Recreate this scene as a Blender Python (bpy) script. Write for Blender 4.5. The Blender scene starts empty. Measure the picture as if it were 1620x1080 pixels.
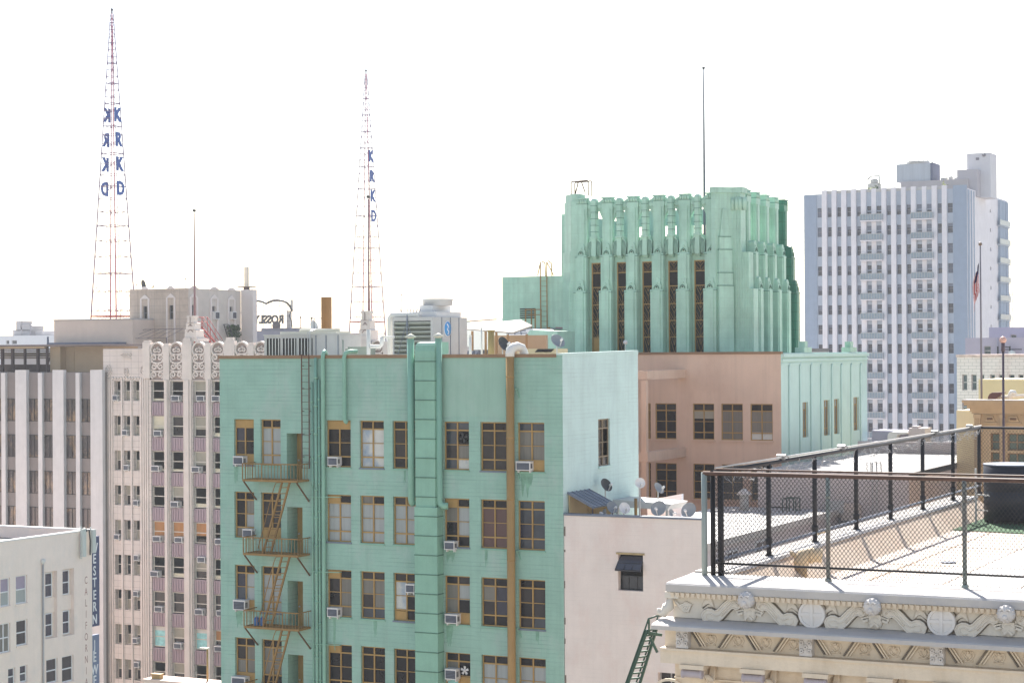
import bpy, math, random
from mathutils import Vector, Matrix
random.seed(7)
R = math.radians
S = bpy.context.scene
COL = S.collection

# ------------------------------------------------------------------ camera
H = 46.0                       # eye height: the photographer stands on a roof
FPX, CX, CY = 3077.0, 810.0, 540.0
YAW, PITCH, ROLL = R(26.1), 17.0 / 3077.0, 0.0059
_h = Vector((-math.sin(YAW), math.cos(YAW), 0))
_r = Vector((math.cos(YAW), math.sin(YAW), 0))
CF = _h * math.cos(PITCH) + Vector((0, 0, math.sin(PITCH)))
_u = -_h * math.sin(PITCH) + Vector((0, 0, math.cos(PITCH)))
CR = _r * math.cos(ROLL) - _u * math.sin(ROLL)
CU = _u * math.cos(ROLL) + _r * math.sin(ROLL)
cam = bpy.data.cameras.new("camera")
cam.sensor_width = 36.0
cam.lens = FPX / 1620 * 36
cam.clip_start, cam.clip_end = 0.5, 9000
co = bpy.data.objects.new("camera", cam)
COL.objects.link(co)
m = Matrix((CR, CU, -CF)).transposed().to_4x4()
m.translation = (0, 0, H)
co.matrix_world = m
S.camera = co

# ------------------------------------------------------------------ sky, sun, exposure
SUN_AZ, SUN_EL = math.atan2(-0.46, 0.89), R(42)      # azimuth measured from +Y towards +X
w = bpy.data.worlds.new("World")
S.world = w
w.use_nodes = True
nt = w.node_tree
bg = nt.nodes["Background"]
sky = nt.nodes.new("ShaderNodeTexSky")
sky.sky_type = 'NISHITA'
sky.sun_disc = False
sky.sun_elevation = SUN_EL
sky.sun_rotation = SUN_AZ
sky.air_density, sky.dust_density, sky.ozone_density = 1.0, 0.5, 1.0
tint = nt.nodes.new("ShaderNodeMix"); tint.data_type = 'RGBA'; tint.blend_type = 'MULTIPLY'
tint.inputs["Factor"].default_value = 1.0; tint.inputs[7].default_value = (1.14, 0.985, 0.87, 1)    # hazy, milky city sky
nt.links.new(sky.outputs[0], tint.inputs[6]); nt.links.new(tint.outputs[2], bg.inputs[0])
bg.inputs[1].default_value = 0.085
sl = bpy.data.lights.new("sun", 'SUN')
sl.energy, sl.angle, sl.color = 4.6, R(0.5), (1.0, 0.95, 0.88)
so = bpy.data.objects.new("sun", sl)
COL.objects.link(so)
_sd = Vector((math.sin(SUN_AZ) * math.cos(SUN_EL), math.cos(SUN_AZ) * math.cos(SUN_EL), math.sin(SUN_EL)))
so.rotation_euler = _sd.to_track_quat('Z', 'Y').to_euler()
so.location = (0, 0, 200)
vs = S.view_settings
vs.view_transform, vs.look, vs.exposure, vs.gamma = 'Standard', 'None', 1.58, 1.0
vs.use_curve_mapping = False

# ------------------------------------------------------------------ survey helpers: sight lines met with real planes
def ray(px, py):
    return CF + CR * ((px - CX) / FPX) + CU * ((CY - py) / FPX)
def onY(px, py, Y):
    d = ray(px, py); t = Y / d.y
    return d.x * t, H + d.z * t
def onX(px, py, X):
    d = ray(px, py); t = X / d.x
    return d.y * t, H + d.z * t
def onZ(px, py, Z):
    d = ray(px, py); t = (Z - H) / d.z
    return d.x * t, d.y * t

# ------------------------------------------------------------------ materials
MATS = {}
def lin(c):
    return tuple(((v / 255) / 12.92 if v / 255 <= 0.04045 else ((v / 255 + 0.055) / 1.055) ** 2.4) for v in c)
def mat(name, rgb, rough=0.75, var=0.12, scale=0.8, stretch=(1, 1, 1), spec=0.3, bump=0.0, metal=0.0,
        streak=0.0, stain=None, stain_amt=0.0, lines=0.0, emit=0.0, tile=None, fine=0.0, rgb_is_lin=False):
    """Procedural paint / stone / metal: large mottling, vertical run-off streaks, blotchy stains, broken horizontal seams."""
    if name in MATS: return MATS[name]
    M = bpy.data.materials.new(name); M.use_nodes = True
    t = M.node_tree; N = t.nodes; L = t.links
    b = N["Principled BSDF"]
    c = rgb if rgb_is_lin else lin(rgb)
    b.inputs["Roughness"].default_value = rough
    b.inputs["Metallic"].default_value = metal
    b.inputs["Specular IOR Level"].default_value = spec
    tc = N.new("ShaderNodeTexCoord")
    def noise(sc, st, detail=5, rough_=0.6):
        mp = N.new("ShaderNodeMapping"); mp.inputs["Scale"].default_value = st
        L.new(tc.outputs["Object"], mp.inputs[0])
        n = N.new("ShaderNodeTexNoise"); n.inputs["Scale"].default_value = sc
        n.inputs["Detail"].default_value = detail; n.inputs["Roughness"].default_value = rough_
        L.new(mp.outputs[0], n.inputs["Vector"])
        return n.outputs["Fac"]
    def wallmap():                      # (along the wall, up, 0) whichever way the wall faces
        sx = N.new("ShaderNodeSeparateXYZ"); L.new(tc.outputs["Object"], sx.inputs[0])
        ad = N.new("ShaderNodeMath"); L.new(sx.outputs[0], ad.inputs[0]); L.new(sx.outputs[1], ad.inputs[1])
        cb = N.new("ShaderNodeCombineXYZ"); L.new(ad.outputs[0], cb.inputs[0]); L.new(sx.outputs[2], cb.inputs[1])
        return cb
    def ramp(sock, a, bb):
        mr = N.new("ShaderNodeMapRange"); mr.clamp = True
        mr.inputs["From Min"].default_value = a; mr.inputs["From Max"].default_value = bb
        L.new(sock, mr.inputs["Value"]); return mr.outputs[0]
    def mul(sock, k):
        mm = N.new("ShaderNodeMath"); mm.operation = 'MULTIPLY'; L.new(sock, mm.inputs[0])
        if isinstance(k, (int, float)): mm.inputs[1].default_value = k
        else: L.new(k, mm.inputs[1])
        return mm.outputs[0]
    def mix(fac, a, bb):
        x = N.new("ShaderNodeMix"); x.data_type = 'RGBA'
        L.new(fac, x.inputs["Factor"])
        for s_, v in ((6, a), (7, bb)):
            if hasattr(v, "links"): L.new(v, x.inputs[s_])
            else: x.inputs[s_].default_value = (*v, 1)
        return x.outputs[2]
    dk = tuple(v * (1 - var) for v in c); lt = tuple(min(1, v * (1 + var)) for v in c)
    col = mix(ramp(noise(scale, stretch), 0.3, 0.7), dk, lt)
    if fine: col = mix(mul(ramp(noise(14, (1, 1, 1), 3), 0.45, 0.75), fine), col, tuple(v * 0.45 for v in c))
    if streak:
        col = mix(mul(ramp(noise(1.0, (2.6, 2.6, 0.10), 6, 0.7), 0.48, 0.78), streak), col, tuple(v * 0.5 for v in c))
    if stain:
        col = mix(mul(ramp(noise(0.55, (1, 1, 0.6), 7, 0.7), 0.5, 0.72), stain_amt), col, lin(stain))
    if lines:
        mp = wallmap()
        br = N.new("ShaderNodeTexBrick"); br.offset = 0.37; br.inputs["Scale"].default_value = 1.0
        br.inputs["Brick Width"].default_value = 5.5; br.inputs["Row Height"].default_value = 0.19; br.inputs["Mortar Size"].default_value = 0.017
        L.new(mp.outputs[0], br.inputs["Vector"])
        brk = mul(br.outputs["Fac"], ramp(noise(1.0, (0.5, 0.5, 2.2), 5, 0.65), 0.42, 0.74))
        col = mix(mul(brk, min(1, lines * 1.15)), col, tuple(v * 0.38 for v in c))
        col = mix(mul(ramp(noise(1.0, (0.5, 0.5, 18.0), 3, 0.55), 0.58, 0.70), lines * 0.4), col, tuple(v * 0.6 for v in c))
        col = mix(mul(ramp(noise(1.0, (0.22, 0.22, 3.1), 4, 0.6), 0.58, 0.7), lines * 0.35), col, tuple(v * 0.6 for v in c))
    if tile:
        mp = wallmap()
        br = N.new("ShaderNodeTexBrick"); br.offset = 0.0 if len(tile) < 3 else tile[2]
        br.inputs["Scale"].default_value = 1.0; br.inputs["Brick Width"].default_value = tile[0]; br.inputs["Row Height"].default_value = tile[1]
        br.inputs["Mortar Size"].default_value = 0.016; br.inputs["Mortar Smooth"].default_value = 0.2
        L.new(mp.outputs[0], br.inputs["Vector"])
        col = mix(mul(br.outputs["Fac"], 0.62 if len(tile) < 4 else tile[3]), col, tuple(v * 0.36 for v in c))
    L.new(col, b.inputs["Base Color"])
    if bump:
        bp = N.new("ShaderNodeBump"); bp.inputs["Strength"].default_value = bump; bp.inputs["Distance"].default_value = 0.05
        L.new(noise(3.5, (1, 1, 3.0), 6), bp.inputs["Height"]); L.new(bp.outputs[0], b.inputs["Normal"])
    if emit:
        b.inputs["Emission Strength"].default_value = emit
    MATS[name] = M
    return M

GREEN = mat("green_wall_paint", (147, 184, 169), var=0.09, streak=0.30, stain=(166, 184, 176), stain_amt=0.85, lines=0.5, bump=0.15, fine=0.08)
GREENDK = mat("dark_green_seam", (78, 116, 102), 0.6, var=0.15)
GREENPLAIN = mat("green_pipe_paint", (134, 178, 158), 0.5, var=0.10, streak=0.25, fine=0.1)
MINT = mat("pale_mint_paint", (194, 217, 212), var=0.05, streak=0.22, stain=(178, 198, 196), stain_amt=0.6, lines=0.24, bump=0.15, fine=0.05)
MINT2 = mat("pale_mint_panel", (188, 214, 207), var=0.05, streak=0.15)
PINK = mat("dusty_pink_stucco", (214, 186, 165), var=0.07, streak=0.25, stain=(196, 163, 142), stain_amt=0.5, scale=0.4)
PINK2 = mat("pale_pink_plaster", (226, 214, 206), var=0.05, streak=0.10, stain=(216, 192, 182), stain_amt=0.6, lines=0.08, bump=0.12, fine=0.05)
CROWN = mat("crown_green_terracotta", (168, 205, 187), 0.45, var=0.14, scale=0.6, streak=0.5, stain=(142, 186, 168), stain_amt=0.65, fine=0.06, tile=(1.1, 0.62, 0.5, 0.14))
CROWNSH = mat("crown_painted_shade", (98, 136, 120), 0.7, var=0.2)  # shade lines painted onto the crown's ledges, caps and carvings
GRIMEG = mat("green_wall_grime", (122, 162, 142), 0.8, var=0.25, scale=3)
CROWNDK = mat("crown_dark_glazed_green", (66, 128, 108), 0.35, var=0.2, tile=(0.6, 0.6), streak=0.3)
COPING = mat("brown_coping_metal", (140, 112, 86), 0.6, var=0.12, fine=0.2)
TAN = mat("tan_window_wood", (170, 137, 84), 0.6, var=0.14, fine=0.15)
RUST = mat("tan_brown_iron", (142, 112, 66), 0.6, var=0.2, fine=0.25)
TANPIPE = mat("tan_pipe_paint", (166, 132, 82), 0.45, var=0.08, streak=0.25)
WHITEDUCT = mat("white_wrapped_pipe", (220, 218, 212), 0.6, var=0.08, fine=0.1)
GALV = mat("galvanised_metal", (186, 185, 182), 0.5, var=0.08, streak=0.15, spec=0.5)
GALVDK = mat("weathered_blue_grey_metal", (114, 122, 136), 0.55, var=0.15, streak=0.2)
DARK = mat("dark_recess", (30, 29, 32), 0.7, var=0.2)
BLACK = mat("black_iron", (34, 33, 36), 0.5, var=0.2)
GLASSD = mat("dark_window_glass", (24, 24, 28), 0.12, var=0.35, scale=0.7, spec=0.28)
GLASSB = mat("brownish_window_glass", (54, 50, 50), 0.14, var=0.3, scale=0.7, spec=0.3)
GLASSN = mat("blue_grey_window_glass", (56, 64, 74), 0.12, var=0.35, scale=0.9, spec=0.5)
CURT = mat("pale_curtain_behind_glass", (152, 158, 158), 0.3, var=0.10, scale=1.0, stretch=(9, 9, 0.3), spec=0.5)
CURT2 = mat("warm_curtain_behind_glass", (112, 109, 102), 0.3, var=0.16, scale=1.0, stretch=(9, 9, 0.3), spec=0.5)
PAPER = mat("paper_behind_glass", (196, 196, 190), 0.4, var=0.06, stain=(30, 110, 160), stain_amt=0.9, scale=2.0, spec=0.5)
MAROON = mat("maroon_curtain_behind_glass", (84, 56, 54), 0.3, var=0.1, spec=0.5)
NAVY = mat("navy_curtain_behind_glass", (40, 42, 60), 0.25, var=0.12, spec=0.5)
BLIND = mat("cream_roller_blind", (202, 196, 172), 0.5, var=0.07, scale=1.2, stretch=(0.5, 0.5, 2), spec=0.4)
BLINDG = mat("grey_roller_blind", (150, 146, 132), 0.5, var=0.1, scale=1.2, spec=0.4)
BOARD = mat("orange_plywood", (170, 122, 76), 0.7, var=0.15, stretch=(4, 4, 0.5))
CYAN = mat("cyan_poster", (150, 205, 205), 0.6, var=0.2, scale=3)
ACW = mat("white_enamel_casing", (218, 216, 214), 0.45, var=0.05, streak=0.15)
ACG = mat("air_conditioner_grille", (66, 66, 72), 0.6, var=0.2, scale=1, stretch=(1, 1, 30))
TERRA = mat("cream_terracotta", (208, 197, 190), 0.55, var=0.05, streak=0.12, tile=(0.9, 0.62), fine=0.03)
TERRAP = mat("cream_terracotta_plain", (212, 201, 193), 0.6, var=0.08, streak=0.2)
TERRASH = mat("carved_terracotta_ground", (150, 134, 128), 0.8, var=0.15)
LAV = mat("lavender_terracotta", (164, 145, 152), 0.6, var=0.08, scale=1.0, stretch=(6, 6, 0.6), streak=0.15)
FINW = mat("white_marble_fin", (206, 202, 202), 0.5, var=0.05, stain=(186, 183, 184), stain_amt=0.6, streak=0.2)
SPANB = mat("taupe_spandrel", (128, 120, 118), 0.5, var=0.05)
GLASSO = mat("office_bronze_glass", (58, 50, 52), 0.1, var=0.6, scale=0.5, stain=(168, 138, 104), stain_amt=0.85, spec=0.6)  # paler blotches put reflections into the pane colour
CREAM = mat("cream_painted_plaster", (240, 221, 211), var=0.04, streak=0.10, stain=(210, 203, 200), stain_amt=0.4)
BEIGE = mat("beige_stucco", (206, 190, 178), var=0.04, streak=0.1)
PENT = mat("stained_concrete", (196, 180, 165), var=0.08, streak=0.4, stain=(146, 132, 120), stain_amt=0.55, tile=(1.2, 0.8))
PENTW = mat("clean_pale_plaster", (222, 212, 206), var=0.03)
TANW = mat("tan_terrace_wall", (178, 156, 130), var=0.05, streak=0.1)
DKBR = mat("dark_brown_timber", (78, 66, 66), 0.7, var=0.2)
ROOFW = mat("white_roof_membrane", (196, 194, 192), 0.7, var=0.07, scale=0.25, stain=(186, 182, 176), stain_amt=0.6)
ROOFG = mat("grey_roof_felt", (112, 109, 106), 0.85, var=0.12)
TWW = mat("white_tower_fin", (226, 222, 226), var=0.05, streak=0.2)
TWB = mat("blue_grey_tower_panel", (174, 183, 196), var=0.06, streak=0.2)
TWBD = mat("blue_tower_flank", (148, 162, 181), var=0.05, streak=0.15)
TWG = mat("tower_window_glass", (52, 58, 76), 0.15, var=0.4, scale=0.5, spec=0.5)
TWBAL = mat("tower_balcony_railing", (132, 148, 160), 0.3, var=0.12, scale=2)
GREY = mat("grey_concrete", (172, 168, 168), var=0.06, streak=0.15)
LAVW = mat("lavender_grey_plaster", (164, 162, 180), var=0.05, streak=0.1)
LAVW2 = mat("grey_pink_plaster", (188, 178, 178), var=0.05, streak=0.15)
OLDP = mat("peeling_pink_white_brick", (218, 206, 202), var=0.06, stain=(176, 136, 126), stain_amt=0.5, tile=(0.6, 0.25, 0.5))
YEL = mat("pale_yellow_plaster", (214, 200, 156), var=0.04, streak=0.1)
ORN = mat("ornate_tan_stone", (188, 160, 126), 0.7, var=0.08, streak=0.2)
STONE = mat("pale_cornice_stone", (221, 212, 198), 0.75, var=0.06, stain=(205, 194, 178), stain_amt=0.6, streak=0.15, fine=0.06, bump=0.2)
STONEY = mat("yellowed_cornice_stone", (222, 206, 184), 0.8, var=0.07, stain=(190, 164, 130), stain_amt=0.6, streak=0.25, fine=0.10, bump=0.25)
STONEL = mat("grey_ledge_paint", (192, 186, 180), 0.7, var=0.06, stain=(150, 152, 164), stain_amt=0.6, fine=0.06, bump=0.2)
STONEW = mat("whitewashed_ornament", (208, 202, 197), 0.7, var=0.1, scale=3, fine=0.2, bump=0.2)
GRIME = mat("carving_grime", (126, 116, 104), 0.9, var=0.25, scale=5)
DECK = mat("bleached_roof_deck", (212, 198, 184), 0.8, var=0.06, scale=0.3, stain=(196, 172, 148), stain_amt=0.6, fine=0.05)
TURF = mat("green_artificial_turf", (52, 86, 54), 0.9, var=0.3, scale=8)
PLASTIC = mat("black_plastic_tank", (36, 38, 48), 0.4, var=0.15)
FPOST = mat("weathered_green_grey_post", (146, 156, 152), 0.5, var=0.15, stain=(128, 92, 66), stain_amt=0.6, streak=0.3)
FRUST = mat("rusty_pipe_rail", (92, 68, 58), 0.6, var=0.3, scale=4)
DISH = mat("satellite_dish_grey", (140, 144, 148), 0.45, var=0.06)
DISHD = mat("dark_satellite_dish", (60, 62, 62), 0.5, var=0.1)
RED = mat("red_painted_steel", (182, 76, 66), 0.5, var=0.12)
TOWR = mat("faded_red_steel", (176, 88, 112), 0.6, var=0.1)
TOWP = mat("pale_lilac_steel", (128, 108, 138), 0.6, var=0.1)
BLUE = mat("blue_sign_letter", (50, 88, 160), 0.5, var=0.06)
SIGNN = mat("navy_sign_enamel", (52, 66, 104), 0.4, var=0.08)
SIGNG = mat("slate_blue_sign_enamel", (108, 122, 152), 0.4, var=0.08)
SIGNW = mat("white_sign_letter", (232, 232, 236), 0.5, var=0.03)
BRICKT = mat("faded_brick_letter", (168, 124, 116), 0.7, var=0.1)
LOGO = mat("bright_blue_decal", (84, 156, 214), 0.4, var=0.05)
FLAGR = mat("flag_red_cloth", (186, 60, 62), 0.8, var=0.08)
FLAGW = mat("flag_white_cloth", (226, 220, 220), 0.8, var=0.05)
FLAGB = mat("flag_blue_cloth", (54, 58, 98), 0.8, var=0.08)
POLE = mat("grey_pole_metal", (120, 116, 124), 0.4, var=0.08)
GROUND = mat("city_ground", (138, 134, 128), 0.9, var=0.2, scale=0.02)
ASPH = mat("street_asphalt", (66, 66, 68), 0.9, var=0.15, scale=0.1)
HILL = mat("hill_scrub", (104, 112, 92), 0.9, var=0.2, scale=0.01)
PLANT = mat("roof_plant_leaf", (70, 96, 58), 0.8, var=0.3, scale=3)
GRNIRON = mat("dark_green_iron", (54, 80, 70), 0.5, var=0.15)

# ------------------------------------------------------------------ mesh builder
class FrY:                      # a wall facing -Y: u runs along +X, d is towards the viewer
    def __init__(s, Y): s.Y = Y
    def p(s, u, z, d): return (u, s.Y - d, z)
    def q(s, px, py): return onY(px, py, s.Y)
class FrX:                      # a wall facing +X: u runs along +Y
    def __init__(s, X): s.X = X
    def p(s, u, z, d): return (s.X + d, u, z)
    def q(s, px, py): return onX(px, py, s.X)
class FrD:                      # any upright wall: origin, outward normal angle
    def __init__(s, ox, oy, ang):
        s.o = (ox, oy); s.n = (math.sin(ang), -math.cos(ang)); s.t = (math.cos(ang), math.sin(ang))
    def p(s, u, z, d): return (s.o[0] + s.t[0] * u + s.n[0] * d, s.o[1] + s.t[1] * u + s.n[1] * d, z)

ORG = {}
class MB:
    def __init__(s): s.v, s.f, s.mi, s.sm = [], [], [], []
    def add(s, vs, fs, mi=0, sm=False):
        o = len(s.v); s.v += [tuple(v) for v in vs]
        for f in fs: s.f.append([i + o for i in f]); s.mi.append(mi); s.sm.append(sm)
        return s
    def hexa(s, p, mi=0):        # p: 4 points of one face, then the 4 opposite
        return s.add(p, [(3, 2, 1, 0), (4, 5, 6, 7), (0, 1, 5, 4), (1, 2, 6, 5), (2, 3, 7, 6), (3, 0, 4, 7)], mi)
    def relief(s, fr, pts, r, d=0.01, mi=0):      # rounded carved line lying on a wall
        return s.tube([fr.p(u, z, d) for u, z in pts], r, 6, mi)
    def box(s, x0, x1, y0, y1, z0, z1, mi=0):
        return s.hexa([(x0, y0, z0), (x1, y0, z0), (x1, y1, z0), (x0, y1, z0), (x0, y0, z1), (x1, y0, z1), (x1, y1, z1), (x0, y1, z1)], mi)
    def fb(s, fr, u0, u1, z0, z1, d0, d1, mi=0):
        q = fr.p
        return s.hexa([q(u0, z0, d0), q(u1, z0, d0), q(u1, z1, d0), q(u0, z1, d0), q(u0, z0, d1), q(u1, z0, d1), q(u1, z1, d1), q(u0, z1, d1)], mi)
    def taper(s, fr, a, b, mi=0):  # a, b = (u0,u1,d0,d1,z)
        q = fr.p
        return s.hexa([q(a[0], a[4], a[2]), q(a[1], a[4], a[2]), q(a[1], a[4], a[3]), q(a[0], a[4], a[3]),
                       q(b[0], b[4], b[2]), q(b[1], b[4], b[2]), q(b[1], b[4], b[3]), q(b[0], b[4], b[3])], mi)
    def quad(s, fr, u0, u1, z0, z1, d, mi=0):
        q = fr.p
        return s.add([q(u0, z0, d), q(u1, z0, d), q(u1, z1, d), q(u0, z1, d)], [(0, 1, 2, 3)], mi)
    def prism(s, fr, poly, d0, d1, mi=0):
        n = len(poly)
        vs = [fr.p(u, z, d0) for u, z in poly] + [fr.p(u, z, d1) for u, z in poly]
        return s.add(vs, [list(range(n))[::-1], list(range(n, 2 * n))] + [(i, (i + 1) % n, n + (i + 1) % n, n + i) for i in range(n)], mi)
    def ribbon(s, fr, pts, wd, d0, d1, mi=0):   # raised band along a curve on a wall
        n = len(pts); A, B = [], []
        for i, (u, z) in enumerate(pts):
            a = pts[max(0, i - 1)]; b = pts[min(n - 1, i + 1)]
            dx, dz = b[0] - a[0], b[1] - a[1]; l = math.hypot(dx, dz) or 1
            k = (wd[i] if isinstance(wd, (list, tuple)) else wd) / 2
            A.append((u - dz / l * k, z + dx / l * k)); B.append((u + dz / l * k, z - dx / l * k))
        vs = []
        for (a, b) in zip(A, B): vs += [fr.p(*a, d0), fr.p(*b, d0), fr.p(*a, d1), fr.p(*b, d1)]
        fs = [(0, 1, 3, 2), (4 * n - 4, 4 * n - 2, 4 * n - 1, 4 * n - 3)]
        for i in range(n - 1):
            o = 4 * i
            fs += [(o + 2, o + 3, o + 7, o + 6), (o, o + 2, o + 6, o + 4), (o + 1, o + 5, o + 7, o + 3)]
        return s.add(vs, fs, mi)
    def tube(s, pts, r, n=8, mi=0, sm=True):
        P = [Vector(p) for p in pts]; rings = []
        rs = r if isinstance(r, (list, tuple)) else [r] * len(P)
        d = (P[1] - P[0]).normalized()
        up = Vector((0, 0, 1)) if abs(d.z) < 0.9 else Vector((1, 0, 0))
        a = d.cross(up).normalized()
        for i, p in enumerate(P):
            d1 = (P[min(i + 1, len(P) - 1)] - P[max(i - 1, 0)]).normalized()
            a = (a - d1 * a.dot(d1)).normalized(); b = d1.cross(a)
            rings.append([p + (a * math.cos(2 * math.pi * (k + .5) / n) + b * math.sin(2 * math.pi * (k + .5) / n)) * rs[i] for k in range(n)])
        vs = [v for g in rings for v in g]
        s.add(vs, [(i * n + k, i * n + (k + 1) % n, (i + 1) * n + (k + 1) % n, (i + 1) * n + k) for i in range(len(P) - 1) for k in range(n)], mi, sm and n > 4)
        o = len(s.v) - len(vs); m = len(vs)
        s.f.append([o + k for k in range(n)][::-1]); s.mi.append(mi); s.sm.append(False)
        s.f.append([o + m - n + k for k in range(n)]); s.mi.append(mi); s.sm.append(False)
        return s
    def bar(s, p, q, r, mi=0): return s.tube([p, q], r * 1.2, 4, mi, False)
    def lathe(s, prof, c, n=16, mi=0, axis=None, sm=True):
        ax = Vector(axis or (0, 0, 1)).normalized()
        a = ax.cross(Vector((0, 0, 1)) if abs(ax.z) < .9 else Vector((1, 0, 0))).normalized(); b = ax.cross(a)
        c = Vector(c); vs = []
        for r, z in prof:
            for k in range(n):
                t = 2 * math.pi * k / n
                vs.append(c + ax * z + (a * math.cos(t) + b * math.sin(t)) * max(r, 1e-4))
        m = len(prof)
        s.add(vs, [(i * n + k, i * n + (k + 1) % n, (i + 1) * n + (k + 1) % n, (i + 1) * n + k) for i in range(m - 1) for k in range(n)], mi, sm)
        o = len(s.v) - len(vs)
        s.f.append([o + k for k in range(n)][::-1]); s.mi.append(mi); s.sm.append(False)
        s.f.append([o + (m - 1) * n + k for k in range(n)]); s.mi.append(mi); s.sm.append(False)
        return s
    def wall(s, fr, u0, u1, z0, z1, ops, rec=0.25, mi=0, mir=None):
        """front skin with real openings and their reveals; ops = (u0,u1,z0,z1[,depth])"""
        us = sorted({u0, u1, *[o[0] for o in ops], *[o[1] for o in ops]}); us = [u for u in us if u0 <= u <= u1]
        zs = sorted({z0, z1, *[o[2] for o in ops], *[o[3] for o in ops]}); zs = [z for z in zs if z0 <= z <= z1]
        for a, b in zip(us, us[1:]):
            for c, d in zip(zs, zs[1:]):
                mu, mz = (a + b) / 2, (c + d) / 2
                if any(o[0] < mu < o[1] and o[2] < mz < o[3] for o in ops): continue
                s.quad(fr, a, b, c, d, 0, mi)
        q = fr.p; k = mi if mir is None else mir
        for o in ops:
            a, b, c, d = o[:4]; r = -(o[4] if len(o) > 4 else rec)
            c = max(c, z0)
            s.add([q(a, c, 0), q(a, d, 0), q(a, d, r), q(a, c, r)], [(0, 1, 2, 3)], k)
            s.add([q(b, c, 0), q(b, c, r), q(b, d, r), q(b, d, 0)], [(0, 1, 2, 3)], k)
            s.add([q(a, d, 0), q(b, d, 0), q(b, d, r), q(a, d, r)], [(0, 1, 2, 3)], k)
            s.add([q(a, c, 0), q(a, c, r), q(b, c, r), q(b, c, 0)], [(0, 1, 2, 3)], k)
        return s
    def shell(s, x0, x1, y0, y1, z0, z1, skip="", mi=0):
        """upright sides of a block, leaving out those named in skip (s: -Y, n: +Y, e: +X, w: -X, t: top)"""
        v = [(x0, y0, z0), (x1, y0, z0), (x1, y1, z0), (x0, y1, z0), (x0, y0, z1), (x1, y0, z1), (x1, y1, z1), (x0, y1, z1)]
        fs = {'s': (0, 1, 5, 4), 'e': (1, 2, 6, 5), 'n': (2, 3, 7, 6), 'w': (3, 0, 4, 7), 't': (4, 5, 6, 7)}
        return s.add(v, [f for k, f in fs.items() if k not in skip], mi)
    def build(s, name, mats, parent=None, kind=None, label=None):
        me = bpy.data.meshes.new(name)
        o = bpy.data.objects.new(name, me); COL.objects.link(o)
        org = ORG[parent.name] if parent is not None else (0, 0, 0)
        if parent is not None: o.parent = parent
        ORG[o.name] = org
        me.from_pydata([(v[0] - org[0], v[1] - org[1], v[2] - org[2]) for v in s.v], [], s.f)
        for M in (mats if isinstance(mats, (list, tuple)) else [mats]): me.materials.append(M)
        me.polygons.foreach_set("material_index", s.mi); me.polygons.foreach_set("use_smooth", s.sm)
        me.update()
        if kind: o["kind"] = kind
        if label: o["label"] = label
        return o

def thing(name, label, cat, loc, group=None):
    o = bpy.data.objects.new(name, None); COL.objects.link(o)
    o.location = loc; o.empty_display_size = 0.2
    o["label"] = label; o["category"] = cat
    if group: o["group"] = group
    ORG[o.name] = tuple(loc)
    return o
def lone(mb, name, mats, label, cat, loc, group=None):
    """a thing that is one mesh, its origin at its base"""
    mb.v = [(v[0] - loc[0], v[1] - loc[1], v[2] - loc[2]) for v in mb.v]
    o = mb.build(name, mats); o.location = loc
    o["label"] = label; o["category"] = cat
    if group: o["group"] = group
    return o
def structure(mb, name, mats): return mb.build(name, mats, kind="structure")
def copy_tree(o, loc, label):
    c = o.copy(); COL.objects.link(c); c.location = loc; c["label"] = label
    ORG[c.name] = tuple(loc)
    for ch in o.children:
        d = ch.copy(); COL.objects.link(d); d.parent = c
        for g in ch.children:
            e = g.copy(); COL.objects.link(e); e.parent = d
    return c
def lettering(name, text, mats, parent, fr, u, z, d, h, wscale=1.0, ext=0.01, bold=0.0, mirror=False, kind=None):
    """letters centred at (u, z) on a wall frame; cap height h"""
    cu = bpy.data.curves.new(name, 'FONT'); cu.body = text; cu.align_x = 'CENTER'
    cu.extrude = ext; cu.offset = bold; cu.resolution_u = 3
    tmp = bpy.data.objects.new("tmp_text", cu); COL.objects.link(tmp)
    bpy.context.view_layer.update()
    me = bpy.data.meshes.new_from_object(tmp.evaluated_get(bpy.context.evaluated_depsgraph_get()))
    bpy.data.objects.remove(tmp); bpy.data.curves.remove(cu)
    k = h / 0.69; sx = -1 if mirror else 1
    mb = MB()
    vs = [fr.p(u + v.co.x * k * wscale * sx, z - h / 2 + v.co.y * k, d + v.co.z) for v in me.vertices]
    mb.add(vs, [list(p.vertices) for p in me.polygons])
    bpy.data.meshes.remove(me)
    return mb.build(name, mats, parent, kind)

ORDW = ['top', 'second', 'third', 'fourth', 'fifth', 'sixth', 'seventh', 'eighth', 'ninth', 'tenth']

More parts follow.
